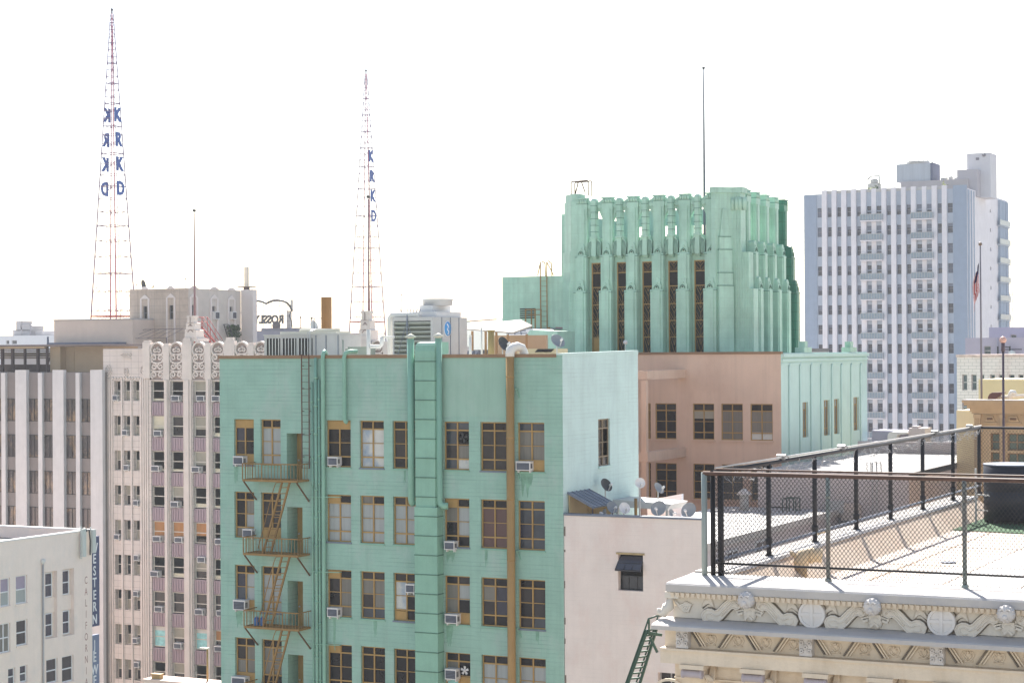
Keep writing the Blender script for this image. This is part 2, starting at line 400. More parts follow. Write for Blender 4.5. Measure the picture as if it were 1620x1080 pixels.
def sash(parent, fr, u0, u1, z0, z1, dep, fmat, panes, bu=(), bz=(), fw=0.06, sill=None, thin=()):
    """window part: frame with bars (bu, bz as fractions, thin bars listed in thin) > pane sub-part.
    panes: list of (fu0, fu1, fz0, fz1, material) measured as fractions from the bottom left."""
    f = MB(); W, Hh = u1 - u0, z1 - z0
    f.fb(fr, u0, u0 + fw, z0, z1, -dep, -dep + .07); f.fb(fr, u1 - fw, u1, z0, z1, -dep, -dep + .07)
    f.fb(fr, u0 + fw, u1 - fw, z1 - fw, z1, -dep, -dep + .07); f.fb(fr, u0 + fw, u1 - fw, z0, z0 + fw, -dep, -dep + .07)
    for b in bu: f.fb(fr, u0 + W * b - fw * .55, u0 + W * b + fw * .55, z0 + fw, z1 - fw, -dep + .003, -dep + .075)
    for b in bz: f.fb(fr, u0 + fw, u1 - fw, z0 + Hh * b - fw * .55, z0 + Hh * b + fw * .55, -dep + .006, -dep + .085)
    for b in thin: f.fb(fr, u0 + fw, u1 - fw, z0 + Hh * b - .016, z0 + Hh * b + .016, -dep + .009, -dep + .06)
    o = f.build("window", fmat, parent)
    g = MB(); ms = []
    for (a, b, c, d, M) in panes:
        if M not in ms: ms.append(M)
        g.quad(fr, u0 + W * a, u0 + W * b, z0 + Hh * c, z0 + Hh * d, -dep + .02 + (0.012 if M in (BLIND, BLINDG) else 0), ms.index(M))
    g.build("pane", ms, o)
    if sill:
        q = MB(); q.fb(fr, u0 - .06, u1 + .06, z0 - .1, z0 - .003, -dep + .01, .09); q.build("sill", sill, o)
    return o

def aircon(fr, u, z, wd, hg, dp, label, group, rec=0.0, name="window_air_conditioner"):
    """window unit: casing, slatted front grille, side louvre"""
    px, py, pz = fr.p(u, z, 0)
    t = thing(name, label, "air conditioner", (px, py, pz), group)
    b = MB(); b.fb(fr, u, u + wd, z, z + hg, -rec, dp)
    b.fb(fr, u - .02, u + wd + .02, z + hg, z + hg + .02, -rec, dp + .02)
    b.fb(fr, u + .05, u + .09, z - .1, z, -rec, dp * .7); b.fb(fr, u + wd - .09, u + wd - .05, z - .1, z, -rec, dp * .7)
    b.build("casing", ACW, t)
    g = MB(); g.fb(fr, u + wd * .07, u + wd * .93, z + hg * .1, z + hg * .88, dp + .001, dp + .012)
    n = 6
    for i in range(n):
        zz = z + hg * (.14 + .7 * i / (n - 1)); g.fb(fr, u + wd * .09, u + wd * .91, zz - .012, zz + .012, dp + .012, dp + .03, 1)
    q = MB()
    g.build("grille", [ACG, GALVDK], t)
    if isinstance(fr, FrY):
        v = MB()
        for i in range(4):
            a = dp * (.2 + .18 * i); v.box(u + wd + .001, u + wd + .008, fr.Y - a - dp * .1, fr.Y - a, z + hg * .25, z + hg * .8)
        v.build("side_vent", ACG, t)
    return t

# ================================================================== ground, street, hills
g = MB(); g.box(-1500, 1500, -700, 2600, -0.5, 0.0); structure(g, "ground", GROUND)
g = MB(); g.box(-700, 700, 136, 156, 0.002, 0.01); structure(g, "road", ASPH)
g = MB()
for k in range(26):                                  # far range beyond the left roofs
    pass
prof = [(0, 30), (.1, 62), (.22, 80), (.3, 78), (.42, 96), (.5, 90), (.62, 74), (.75, 66), (.88, 48), (1, 20)]
n = len(prof)
vs = []
for j, (dy, kz) in enumerate(((0, 0), (120, .7), (260, 1), (500, .6), (760, 0))):
    for i, (t_, z_) in enumerate(prof):
        vs.append((-1150 + 620 * t_ + 14 * math.sin(j * 2.1 + i), 1650 + dy, z_ * kz * (1 + .08 * math.sin(3 * i + j))))
g.add(vs, [(j * n + i, j * n + i + 1, (j + 1) * n + i + 1, (j + 1) * n + i) for j in range(4) for i in range(n - 1)], 0, True)
structure(g, "hills", HILL)

# ================================================================== the green office building
Y0 = 80.3
F0 = FrY(Y0)
XL = onY(348.5, 800, Y0)[0]; XR = onY(890.5, 700, Y0)[0]
ZT = onY(890, 561.5, Y0)[1]
YN = onX(1010, 700, XR)[0]                     # back of the front wing, where the light well starts
YW, YE = 111.7, onX(1372, 640, XR)[0]          # rear wing
XN = -47.5
TR = ZT - 0.9                                  # roof level
main = thing("green_office_building", "mint green painted office building with fire escape and pink light well", "building", (XL, Y0, 0))
colpx = [(370.5, 401.8), (412.5, 444.2), (516.2, 555), (569.3, 607.5), (621.3, 659.5), (702, 742.2), (760, 801.5), (818.4, 861.5)]
rowpx = [(668.1, 746), (791.7, 870), (916.4, 994.5), (1040.2, 1118)]
cols = [(onY(a, 740, Y0)[0], onY(b, 740, Y0)[0]) for a, b in colpx]
rows = [(onY(840, b, Y0)[1], onY(840, a, Y0)[1]) for a, b in rowpx]
du0, du1 = onY(454, 760, Y0)[0], onY(478.3, 760, Y0)[0]
door_rows = [(onY(466, b, Y0)[1], onY(466, a, Y0)[1]) for a, b in ((685.3, 762), (801.8, 879), (918.5, 995), (1035, 1112))]
ops = [(a, b, c, d) for (a, b) in cols for (c, d) in rows] + [(du0, du1, c, d, 0.95) for c, d in door_rows]
mw = MB()
mw.wall(F0, XL, XR, 0, ZT, ops, 0.2)
mw.shell(XL, XR, Y0, YE, 0, ZT, "sent")
mw.build("front_wall", GREEN, main)
# side wall with its tall narrow window
FX0 = FrX(XR)
wa, wz1 = onX(946.3, 663, XR); wb, wz0 = onX(965.2, 735, XR)
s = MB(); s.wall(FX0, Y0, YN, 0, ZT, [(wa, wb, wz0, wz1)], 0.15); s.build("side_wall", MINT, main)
sash(main, FX0, wa, wb, wz0, wz1, 0.15, mat("faded_brown_sash", (138, 122, 100), var=0.1), [(0, 1, 0, 1, GLASSB), (.52, .98, .2, .8, CURT2)], bu=(.5,), bz=(.2, .8), thin=(.5,), sill=MINT2)
# rear wing: pink court wall, beams, mint flank
FW = FrY(YW)
pw = [(1022.5, 1029.5), (1036.7, 1070), (1096.2, 1130), (1141, 1175.3), (1187.3, 1222.5)]
pr = [(638, 695), (733, 789), (829, 885)]
pops = []
for a, b in pw:
    for c, d in pr:
        pops.append((onY(a, 690, YW)[0], onY(b, 690, YW)[0], onY(1100, d, YW)[1], onY(1100, c, YW)[1]))
p = MB(); p.wall(FW, XN, XR, 0, ZT + .02, pops, 0.16); p.add([(XN, YN, 0), (XN, YW, 0), (XN, YW, ZT), (XN, YN, ZT)], [(0, 1, 2, 3)])
p.add([(XN, YN, 0), (XR, YN, 0), (XR, YN, ZT), (XN, YN, ZT)], [(0, 1, 2, 3)])
p.build("court_wall", PINK, main)
pc = [[GLASSD, GLASSD, GLASSD], [GLASSB, GLASSD, GLASSD], [GLASSB, BLINDG, GLASSD], [GLASSB, CURT2, CURT2], [GLASSD, CURT2, PAPER]]
for i, o_ in enumerate(pops):
    k, r = divmod(i, 3); tp, md, bt = pc[k] if r == 0 else ([GLASSD, GLASSD, GLASSD] if (k + r) % 2 else [GLASSB, GLASSD, GLASSB])
    if k == 2 and r == 0: pan = [(0, 1, .8, 1, GLASSB), (0, 1, .58, .8, BLINDG), (0, 1, 0, .58, GLASSD)]
    else: pan = [(0, 1, .8, 1, tp), (0, 1, .22, .8, md), (0, 1, 0, .22, bt)]
    sash(main, FW, *o_, 0.16, TAN, pan, bu=(.5,), bz=(.2, .8), thin=(.5,), fw=.055, sill=PINK)
xb = onY(1079, 590, YW)[0]
yb = onX(1019.5, 590, xb)[0]
for (ya, yb_) in ((586, 600), (715, 730)):
    z1 = onX(1021, ya, xb)[1]; z0 = onX(1021, yb_, xb)[1]
    b = MB(); b.box(xb - .25, xb + .25, yb + .2, YW - .003, z0, z1); b.box(XN + .01, xb + .25, yb - .2, yb + .197, z0 + .02, z1 - .02); b.build("concrete_beam", PINK, main)
b = MB(); b.box(xb - .16, xb + .16, yb - .16, yb + .16, 0, onX(1021, 600, xb)[1] - .03); b.build("concrete_post", PINK, main)
mo = []
for a, b, c, d in ((1270, 1278.7, 636, 691.5), (1303.7, 1312.7, 632.5, 688.5), (1319.8, 1328, 631, 686), (1350.5, 1359, 628, 680.5)):
    mo.append((onX(a, 660, XR)[0], onX(b, 660, XR)[0], onX((a + b) / 2, d, XR)[1], onX((a + b) / 2, c, XR)[1]))
f = MB(); f.wall(FX0, YW, YE, 0, ZT + .01, [(a, b, c, d) for a, b, c, d in mo], 0.22)
f.add([(XL, YE, 0), (XR, YE, 0), (XR, YE, ZT), (XL, YE, ZT)], [(0, 1, 2, 3)])
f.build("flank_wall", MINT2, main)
for o_ in mo:
    sash(main, FX0, *o_, 0.22, TAN, [(0, 1, .8, 1, CURT), (0, 1, 0, .8, CURT2)], bu=(.5,), bz=(.2, .78), fw=.05)
rb = MB()
for px in (1247.6, 1264.6, 1282, 1298, 1315, 1330, 1345.5, 1360.5):
    y = onX(px, 620, XR)[0]; zt = onX(px, 575, XR)[1]
    rb.tube([(XR + .02, y, 20), (XR + .05, y, zt - .25), (XR + .05, y + .05, zt - .1), (XR + .03, y + .22, zt)], .055, 6)
rb.build("moulding_rib", MINT2, main)
tb = MB()
for (dz, e, t_) in ((-.05, .16, .2), (-.36, .09, .16), (-.62, .05, .1)):
    tb.box(XR + .001, XR + e, YW + .1, YE, ZT + dz - t_, ZT + dz)
tb.build("cornice_band", MINT2, main)
for px, w1 in ((1278, .62), (1350, .62)):
    y = onX(px, 550, XR)[0]; b = MB()
    b.box(XR - .6, XR + .02, y - .75, y + .75, ZT + .02, ZT + .34); b.box(XR - .5, XR - .1, y - .3, y + .3, ZT + .343, ZT + .72)
    b.build("parapet_block", CROWN, main)
# roof, parapet back faces, coping
rf = MB(); rf.box(XL + .25, XR - .25, Y0 + .25, YN - .2, TR - .3, TR); rf.box(XL + .25, XN - .01, YN - .197, YE - .25, TR - .3, TR); rf.box(XN - .007, XR - .25, YW + .25, YE - .25, TR - .3, TR)
rf.build("roof", ROOFW, main)
cp = MB()
cp.box(XL - .05, XR - .4, Y0 - .07, Y0 + .27, ZT - .10, ZT + .06)
cp.box(XN, XR + .04, YW - .06, YW + .27, ZT - .06, ZT + .09)
cp.box(XL - .05, XL + .27, Y0 + .273, YE, ZT - .10, ZT + .06)
cp.build("coping", COPING, main)
c2 = MB(); c2.hexa([(XR - .30, Y0 - .02, ZT), (XR + .02, Y0 - .02, ZT), (XR + .02, YN, ZT), (XR - .30, YN, ZT), (XR - .30, Y0 - .02, ZT + .08), (XR + .02, Y0 - .02, ZT + .08), (XR + .02, YN, ZT + .2), (XR - .30, YN, ZT + .2)])
c2.build("side_coping", MINT, main)
cn = MB(); cn.box(XR - .4, XR - .303, Y0 - .06, Y0 + .2, ZT - .1, ZT + .06); cn.build("corner_coping", COPING, main)

q = MB(); pa, pb = onY(698.5, 600, Y0)[0], onY(799, 600, Y0)[0]; q.fb(F0, pa, pb, rows[0][1] + .25, ZT - .12, .001, .005); q.build("repainted_patch", mat("grey_green_repaint", (150, 184, 168), var=.05, streak=.25, stain=(168, 190, 180), stain_amt=.5, bump=.1), main)
# windows of the front, pane by pane as the rooms behind them look
def win(ci, ri, spec):
    a, b = cols[ci]; c, d = rows[ri]
    sp = dict(t=GLASSD, t2=None, ul=GLASSD, ur=None, ll=None, lr=None, bl=GLASSD, br=None); sp.update(spec)
    g_ = lambda k, alt: sp[k] if sp[k] is not None else alt
    T1 = sp['t']; T2 = g_('t2', T1); UL = sp['ul']; UR = g_('ur', UL); LL = g_('ll', UL); LR = g_('lr', UR); BL = sp['bl']; BR = g_('br', BL)
    pan = [(0, .5, .82, 1, T1), (.5, 1, .82, 1, T2), (0, .5, .5, .82, UL), (.5, 1, .5, .82, UR), (0, .5, .23, .5, LL), (.5, 1, .23, .5, LR), (0, .5, 0, .23, BL), (.5, 1, 0, .23, BR)]
    fr = F0
    o = sash(main, F0, a, b, c, d, 0.2, TAN, pan, bu=(.5,), bz=(.225, .82), thin=(.52,), fw=.058, sill=None)
    q = MB(); q.fb(F0, a - .03, b + .03, c - .07, c - .003, -.19, .05); q.build("sill", GALVDK if (ci + ri) % 3 == 0 else GREENPLAIN, o)
    if sp.get('board'):
        for (x0, x1, y0, y1) in sp['board']:
            bb = MB(); W, Hh = b - a, d - c; bb.fb(F0, a + W * x0, a + W * x1, c + Hh * y0, c + Hh * y1, -.17, -.10)
            bb.build("plywood_panel", TAN, o)
    return o
G, Gb, C, C2 = GLASSD, GLASSB, CURT, CURT2
WS = {(0, 0): dict(t=TAN, ul=NAVY, ur=G, ll=Gb, bl=TAN, board=[(.03, .97, .83, .98), (.5, .97, .02, .22)]),
      (1, 0): dict(ul=C, bl=C), (2, 0): dict(t=TAN, board=[(.03, .97, .83, .98)]), (3, 0): dict(ul=PAPER, bl=PAPER), (4, 0): dict(ul=Gb, ll=Gb),
      (5, 0): dict(t=GLASSN, ul=GLASSN, ur=G, ll=Gb, lr=C2, bl=GLASSN, br=PAPER), (6, 0): dict(ul=Gb, bl=Gb), (7, 0): dict(t=GLASSN, ul=C2, bl=TAN, board=[(.5, .97, .02, .22)]),
      (0, 1): dict(ul=G, ur=C2, lr=C, bl=C2, br=G), (1, 1): dict(ul=Gb, bl=TAN, board=[(.03, .97, .02, .2)]), (2, 1): dict(t=TAN, t2=G, ul=C, bl=C, board=[(.03, .5, .83, .98)]),
      (3, 1): dict(t=C2, t2=G, ul=C, bl=C), (4, 1): dict(t=Gb, t2=TAN, ul=C, bl=C), (5, 1): dict(t=TAN, t2=G, ul=C2, ur=C, ll=G, bl=G, board=[(.03, .5, .83, .98)]),
      (6, 1): dict(ul=MAROON, bl=MAROON), (7, 1): dict(t=GLASSN, ul=GLASSN, ll=NAVY, bl=GLASSN),
      (0, 2): dict(ul=NAVY, ur=C, ll=GLASSN, bl=TAN, board=[(.5, .97, .02, .22)]), (1, 2): dict(ul=C, bl=C), (2, 2): dict(t=TAN, t2=G, ul=Gb, ur=C2, ll=G, bl=C2, board=[(.03, .5, .83, .98)]),
      (3, 2): dict(t=Gb, ul=C2, ll=Gb, bl=GLASSN), (4, 2): dict(t=Gb, ul=PAPER, ur=C2, ll=PAPER, lr=G, bl=G, board=[(.03, .5, .02, .2)]), (5, 2): dict(t=G, t2=Gb, ul=C2, ur=C, lr=G, bl=TAN, board=[(.5, .97, .02, .22)]),
      (6, 2): dict(t=Gb, t2=G, ul=CURT2, ur=NAVY, ll=Gb, lr=NAVY), (7, 2): dict(ul=Gb, ll=G, bl=Gb, br=GLASSN),
      (0, 3): dict(ul=Gb, ur=C2, ll=C2, bl=TAN, board=[(.5, .97, .02, .22)]), (1, 3): dict(ul=C2), (2, 3): dict(t=TAN, t2=G, board=[(.03, .5, .83, .98)]), (3, 3): dict(), (4, 3): dict(),
      (5, 3): dict(ul=C2, ur=G, ll=CYAN, lr=TAN, bl=TAN), (6, 3): dict(t=Gb, t2=G, ul=C), (7, 3): dict(ul=C, bl=C)}
for (ci, ri), sp in WS.items(): win(ci, ri, sp)
for (c, d) in door_rows:                        # fire doors deep in their recesses
    q = MB(); q.fb(F0, du0, du1, c, d, -1.02, -.93)
    q.fb(F0, du0 + .08, du1 - .08, c + .15, c + (d - c) * .45, -.93, -.915); q.fb(F0, du0 + .08, du1 - .08, c + (d - c) * .52, d - .15, -.93, -.915)
    o = q.build("fire_door", TAN, main)
    k = MB(); k.tube([F0.p(du0 + .12, c + 1.0, -.93), F0.p(du0 + .12, c + 1.0, -.86)], .04, 8); k.build("handle", GALV, o)
# grime that has run down the wall under sills and air conditioners
random.seed(22)
for ci, ri, fu, ln, wd in ((7, 0, .35, 1.1, .5), (2, 2, .3, 1.6, .12), (5, 2, .2, 1.0, .3), (5, 1, .25, .7, .4), (0, 0, .1, .9, .2), (3, 2, .6, .8, .16), (6, 1, .2, .9, .12), (0, 2, .2, .8, .3), (4, 0, .5, .7, .1), (7, 2, .7, .6, .14)):
    a, b = cols[ci]; c, d = rows[ri]; q = MB(); u = a + (b - a) * fu
    for k in range(6):
        uu = u + wd * (k - 2.5) / 6; l_ = ln * random.uniform(.45, 1); z0 = c - .08
        q.ribbon(F0, [(uu, z0), (uu + .01, z0 - l_ * .4), (uu - .01, z0 - l_ * .75), (uu, z0 - l_)], [wd * .4, wd * .34, wd * .2, .02], .0005 + .0006 * k, .002 + .0006 * k)
    q.build("run_off_stain", GRIMEG, main)
# exhaust fans set in panes
def fan(ci, ri, fu, fz, rad, M, cage):
    a, b = cols[ci]; c, d = rows[ri]; u, z = a + (b - a) * fu, c + (d - c) * fz
    P = F0.p(u, z, 0)
    t = thing("exhaust_fan", cage, "fan", (P[0], P[1], z - rad))
    k = MB(); k.lathe([(rad * .92, -.1), (rad, 0.0), (rad, .05), (rad * .93, .06), (rad * .9, -.05), (rad * .9, -.1)], F0.p(u, z, -.1), 20, axis=(0, -1, 0)); k.build("shroud", BLACK, t)
    h = MB(); h.lathe([(.05, 0), (.05, .07), (.02, .09)], F0.p(u, z, -.1), 10, axis=(0, -1, 0)); h.build("hub", M, t)
    for i in range(5 if M is ACW else 4):
        an = i * 2 * math.pi / (5 if M is ACW else 4) + .3; w_ = MB()
        pts = [(u + math.cos(an) * r_, z + math.sin(an) * r_) for r_ in (rad * .15, rad * .5, rad * .85)]
        w_.ribbon(F0, pts, [rad * .2, rad * .42, rad * .5], -.10, -.075); w_.build("blade", M, t)
fan(5, 0, .75, .67, .25, DISHD, "round grey exhaust fan in the top row window right of the square duct")
fan(5, 3, .75, .64, .24, ACW, "white five-bladed exhaust fan in the bottom row window beside an air conditioner")

acs = [(0, 0, -.08, 0.0, .62, .42, .5, "white air conditioner under the top left window above the fire escape", 0),
       (0, 1, .38, .02, .58, .40, .5, "white air conditioner in the second row left window behind the fire escape stair", 0),
       (0, 2, -.12, .02, .74, .50, .5, "big worn grey air conditioner in the third row left window above the lowest balcony", 0),
       (0, 3, -.22, -.05, .86, .46, .55, "long white air conditioner with three grilles in the bottom left window", 0),
       (2, 0, .02, .03, .58, .42, .45, "white air conditioner in the top row window beside the thin bent vent pipe", 0),
       (2, 2, -.03, .0, .62, .44, .5, "white tilted air conditioner in the third row window right of the pipe bundle", 0),
       (4, 2, .45, .60, .5, .42, .4, "small air conditioner high in the window against the square duct", 0),
       (5, 1, -.05, -.06, .56, .40, .5, "white air conditioner under the second row window with half drawn blinds", 0),
       (5, 2, -.04, .02, .68, .44, .5, "white air conditioner in the third row window beside a plywood panel", 0),
       (5, 3, -.05, .45, .62, .5, .5, "white air conditioner in the bottom row window next to the white fan", 0),
       (7, 0, -.12, .02, .78, .42, .45, "wide brown sided air conditioner under the top right window beside the tan pipe", 0)]
for ci, ri, fu, fz, wd, hg, dp, lab, _ in acs:
    a, b = cols[ci]; c, d = rows[ri]
    dp *= .6; aircon(F0, a + (b - a) * fu + dp * .42 + .1, c + (d - c) * fz + .02, wd * .94, hg * .95, dp, lab, "air conditioners of the green building", rec=.15)

# ------------------------------------------------------------------ fire escape
YF = Y0 - 1.1
fe = thing("fire_escape", "tan iron fire escape with three railed balconies and steep stairs on the green wall", "fire escape", (onY(430, 762, Y0)[0], Y0 - .5, onY(430, 762, YF)[1]))
ux0, ux1 = onY(383.8, 760, YF)[0], onY(470.3, 760, YF)[0]
for i, py in enumerate((762, 879.3, 995.4, 1111)):
    z = onY(430, py, YF)[1]; x0, x1 = ux0 + .02 * i, ux1 + .02 * i
    pb = MB()
    for y_ in (YF, Y0 - .06): pb.box(x0, x1, y_ - .03, y_ + .03, z, z + .1)
    for x_ in (x0, x1 - .06): pb.box(x_, x_ + .06, YF + .033, Y0 - .093, z, z + .1)
    nn = 18
    for k in range(nn): yy = YF + .06 + (Y0 - YF - .18) * k / (nn - 1); pb.box(x0 + .063, x1 - .063, yy - .012, yy + .012, z + .04, z + .075)
    pl = pb.build("platform", RUST, fe)
    rl = MB(); ht = .86
    for hh in (ht, ht * .5) if False else (ht,):
        rl.bar((x0, YF, z + hh), (x1, YF, z + hh), .03); rl.bar((x0, YF, z + hh), (x0, Y0, z + hh), .026); rl.bar((x1, YF, z + hh), (x1, Y0, z + hh), .026)
    nb = 17
    for k in range(nb + 1):
        xx = x0 + (x1 - x0) * k / nb; rl.bar((xx, YF, z + .1), (xx, YF, z + ht), .024 if k % 6 == 0 else .012)
    for k in range(1, 5):
        yy = YF + (Y0 - YF) * k / 5; rl.bar((x0, yy, z + .1), (x0, yy, z + ht), .012); rl.bar((x1, yy, z + .1), (x1, yy, z + ht), .012)
    rl.build("railing", RUST, fe)
    for xx in (x0 + .05, x1 - .05):
        br = MB(); br.bar((xx, YF + .02, z - .01), (xx + .02, Y0 - .01, z - .98), .034); br.build("brace", mat("dark_rust_iron", (98, 74, 50), 0.6, var=.2), fe)
    # steep stair down to the platform below
    zb = onY(430, (879.3, 995.4, 1111, 1227)[i], YF)[1]
    st = MB(); xt, xbm = onY(441, py, YF)[0], onY(411 if i < 3 else 412, 880, YF)[0]
    for off in (0, .5):
        P = Vector((xt + off * .75, YF + .3 + off * .2, z)); Q = Vector((xbm + off * .75, YF + .3 + off * .2, zb + .1))
        st.bar(P, Q, .05)
    for k in range(1, 12):
        t_ = k / 12; P = Vector((xt, YF + .3, z)).lerp(Vector((xbm, YF + .3, zb + .1)), t_)
        st.bar(P, P + Vector((.375, .1, .02)), .022)
    st.build("stair", RUST, fe)
    hr = MB(); P = Vector((xt, YF + .22, z + .1)); Q = Vector((xbm - .25, YF + .22, zb + .3))
    hr.tube([P + Vector((.1, 0, -.1)), P + Vector((-.3, 0, -.15)), P + Vector((-.42, 0, -.4)), Q], .022, 5); hr.build("handrail", RUST, fe)
# blue water bottle crate on the lowest visible balcony
zc = onY(430, 995.4, YF)[1] + .1
b = MB(); xx = onY(406, 985, YF + .35)[0]
b.lathe([(.13, 0), (.14, .03), (.14, .33), (.1, .38), (.04, .42), (.04, .46)], (xx, YF + .35, zc), 12)
b.lathe([(.13, 0), (.14, .03), (.14, .33), (.1, .38), (.04, .42), (.04, .46)], (xx + .3, YF + .4, zc), 12)
lone(b, "water_bottles", mat("blue_translucent_plastic", (58, 104, 158), 0.3, var=.1), "blue plastic water bottles standing on the third fire escape balcony", "bottles", (xx, YF + .35, zc))

# roof access ladder
ld = thing("roof_ladder", "thin rusty ladder fixed to the green wall from balcony to roof edge", "ladder", (onY(483, 735, Y0)[0], Y0 - .2, onY(483, 740, Y0)[1]))
a, b_ = onY(477.5, 650, Y0 - .2)[0], onY(489, 650, Y0 - .2)[0]; zt, zb = ZT + .1, onY(483, 740, Y0)[1]
lb = MB()
for x_ in (a, b_): lb.bar((x_, Y0 - .2, zb), (x_, Y0 - .2, zt), .026)
lb.build("rail", FRUST, ld)
lr = MB(); k = zb
while k < zt: lr.bar((a, Y0 - .2, k), (b_, Y0 - .2, k), .012); k += .32
lr.build("rung", FRUST, ld)
lk = MB()
for k in range(5):
    z_ = zb + (zt - zb) * (k + .5) / 5
    for x_ in (a, b_): lk.bar((x_, Y0 - .2, z_), (x_, Y0 - .003, z_), .02)
lk.build("wall_bracket", FRUST, ld)

# bundle of conduits right of the fire escape
def pipe(name, label, cat, pts, r, M, n=8, group=None, brackets=0):
    o = pts[0] if pts[0][2] < pts[-1][2] else pts[-1]
    b = MB(); b.tube(pts, r, n)
    for k in range(brackets):
        t_ = (k + .5) / brackets; P = Vector(pts[0]).lerp(Vector(pts[-1]), t_)
        b.box(P.x - r * 1.5, P.x + r * 1.5, P.y - r * 1.25, Y0 - .003, P.z - .05, P.z + .05)
    return lone(b, name, M, label, cat, tuple(o), group)
for px, r, top, lab in ((494.5, .045, 604, "thin green conduit nearest the roof ladder in the pipe bundle"), (500.5, .075, 566, "thick joint-studded green drain pipe in the middle of the bundle"),
                        (505.5, .05, 600, "slim green conduit between the thick drain pipe and the vent pipe")):
    x_ = onY(px, 800, Y0 - .12)[0]; zt_ = onY(px, top, Y0)[1]
    pts = [(x_, Y0 - .12, 1)] + [(x_, Y0 - .12, zt_ - (zt_ - 1) * (1 - k / 6)) for k in range(1, 7)]
    b = MB(); b.tube(pts, r, 8)
    for k in range(14):
        z_ = zt_ - 1 - k * 1.35; b.tube([(x_, Y0 - .12, z_), (x_, Y0 - .12, z_ + .1)], r * 1.45, 8)
        if k % 2: b.box(x_ - r * 1.6, x_ + r * 1.6, Y0 - .1, Y0 - .003, z_ + .3, z_ + .36)
    lone(b, "drain_pipe", GREENPLAIN, lab, "pipe", (x_, Y0 - .12, 1))
xg = onY(512, 800, Y0 - .14)[0]
pipe("vent_pipe", "green vent pipe hooked over the roof edge beside the drain pipe bundle", "pipe", [(xg, Y0 - .14, 2)] + [(xg, Y0 - .14, z_) for z_ in (20, 35, ZT - .1)] + [(xg + .02, Y0 - .14, ZT + .12), (xg, Y0 + .02, ZT + .24), (xg - .05, Y0 + .2, ZT + .18), (xg - .06, Y0 + .32, ZT - .05)], .1, GREENPLAIN, 10)
xg = onY(545, 600, Y0 - .14)[0]; zb = onY(545, 667, Y0)[1]
pipe("vent_pipe", "short bent green vent pipe hooking over the roof edge down to the plywood panel", "pipe", [(xg + .12, Y0 - .1, zb - .03), (xg + .06, Y0 - .16, zb + .02), (xg, Y0 - .16, zb + .16), (xg, Y0 - .16, ZT - .05), (xg + .05, Y0 - .12, ZT + .14), (xg + .2, Y0, ZT + .22), (xg + .5, Y0 + .25, ZT + .22)], .1, GREENPLAIN, 10)
hb = MB()
for py in (785, 903, 1017):
    z_ = onY(500, py, Y0)[1]; hb.bar((onY(490, py, Y0)[0], Y0 - .2, z_), (onY(540, py, Y0)[0], Y0 - .2, z_ + .02), .02)
    hb.bar((onY(540, py, Y0)[0], Y0 - .2, z_ + .02), (onY(540, py, Y0)[0], Y0 - .01, z_ + .02), .02)
lone(hb, "pipe_strut", GREENPLAIN, "level green struts crossing the pipe bundle on each floor", "strut", (onY(490, 785, Y0)[0], Y0 - .2, onY(500, 1017, Y0)[1]))

# the big square duct with its seams, and the two capped flues beside it
dk = thing("ventilation_duct", "wide square green sheet metal duct with banded seams and curved top", "duct", (onY(674, 1000, Y0)[0], Y0, 2))
a, b_ = onY(656.5, 700, Y0 - .55)[0], onY(687.5, 700, Y0 - .55)[0]; zt = onY(672, 541, Y0)[1]
q = MB()
zk = onY(675, 800, Y0)[1]
q.box(a, b_, Y0 - .52, Y0 - .02, zk, ZT - .1)
q.box(a - .02, b_ + .14, Y0 - .6, Y0 - .02, 2, zk - .003)
prof = [(Y0 - .52, ZT - .097), (Y0 - .5, zt - .42), (Y0 - .42, zt - .16), (Y0 - .28, zt - .03), (Y0 + .1, zt), (Y0 + .9, zt), (Y0 + .9, zt - .55), (Y0 + .15, zt - .6), (Y0 + .06, ZT + .07), (Y0 - .09, ZT + .07), (Y0 - .09, ZT - .097)]
n = len(prof)
q.add([(a, y, z) for y, z in prof] + [(b_, y, z) for y, z in prof], [list(range(n)), list(range(n, 2 * n))[::-1]] + [(i, n + i, n + (i + 1) % n, (i + 1) % n) for i in range(n)])
q.build("duct_body", GREENPLAIN, dk)
for i in range(17):
    z_ = onY(675, 571.5 + 30.6 * i, Y0 - .5)[1]; e = 0 if z_ > zk else .075
    bnd = MB(); bnd.box(a - .02 - (.02 if e else 0), b_ + .02 + (.14 if e else 0), Y0 - .545 - e, Y0 - .012, z_ - .022, z_ + .022); bnd.build("seam_band", GREENDK, dk)
def flue(px, ptop, pbot, label, elbow):
    x_ = onY(px, 700, Y0 - .25)[0]; z1 = onY(px, ptop, Y0)[1]; z0 = onY(px, pbot, Y0)[1]
    t = thing("flue_pipe", label, "pipe", (x_, Y0 - .25, z0))
    b = MB(); pts = [(x_, Y0 - .25, z0 + .25), (x_, Y0 - .25, z1)]
    if elbow: pts = [(x_ + .42, Y0 - .16, z0 + .0), (x_ + .25, Y0 - .25, z0), (x_ + .08, Y0 - .25, z0 + .06), (x_, Y0 - .25, z0 + .22)] + pts[1:]
    else: pts = [(x_ + .02, Y0 - .12, z0 + .04), (x_ + .01, Y0 - .2, z0 + .1)] + pts
    b.tube(pts, .165, 14); b.build("pipe", GREENPLAIN, t)
    c = MB(); c.lathe([(.2, 0), (.25, .02), (.25, .07), (.02, .2)], (x_, Y0 - .25, z1 + .05), 14); c.lathe([(.14, -.02), (.14, .06)], (x_, Y0 - .25, z1), 12); c.build("cap", mat("pale_cap_metal", (206, 206, 190), var=.1), t)
flue(650.5, 536, 797, "tall green flue pipe with pale cone cap left of the square duct", False)
flue(694.5, 535, 799, "tall green flue pipe with pale cone cap and bottom elbow right of the duct", True)

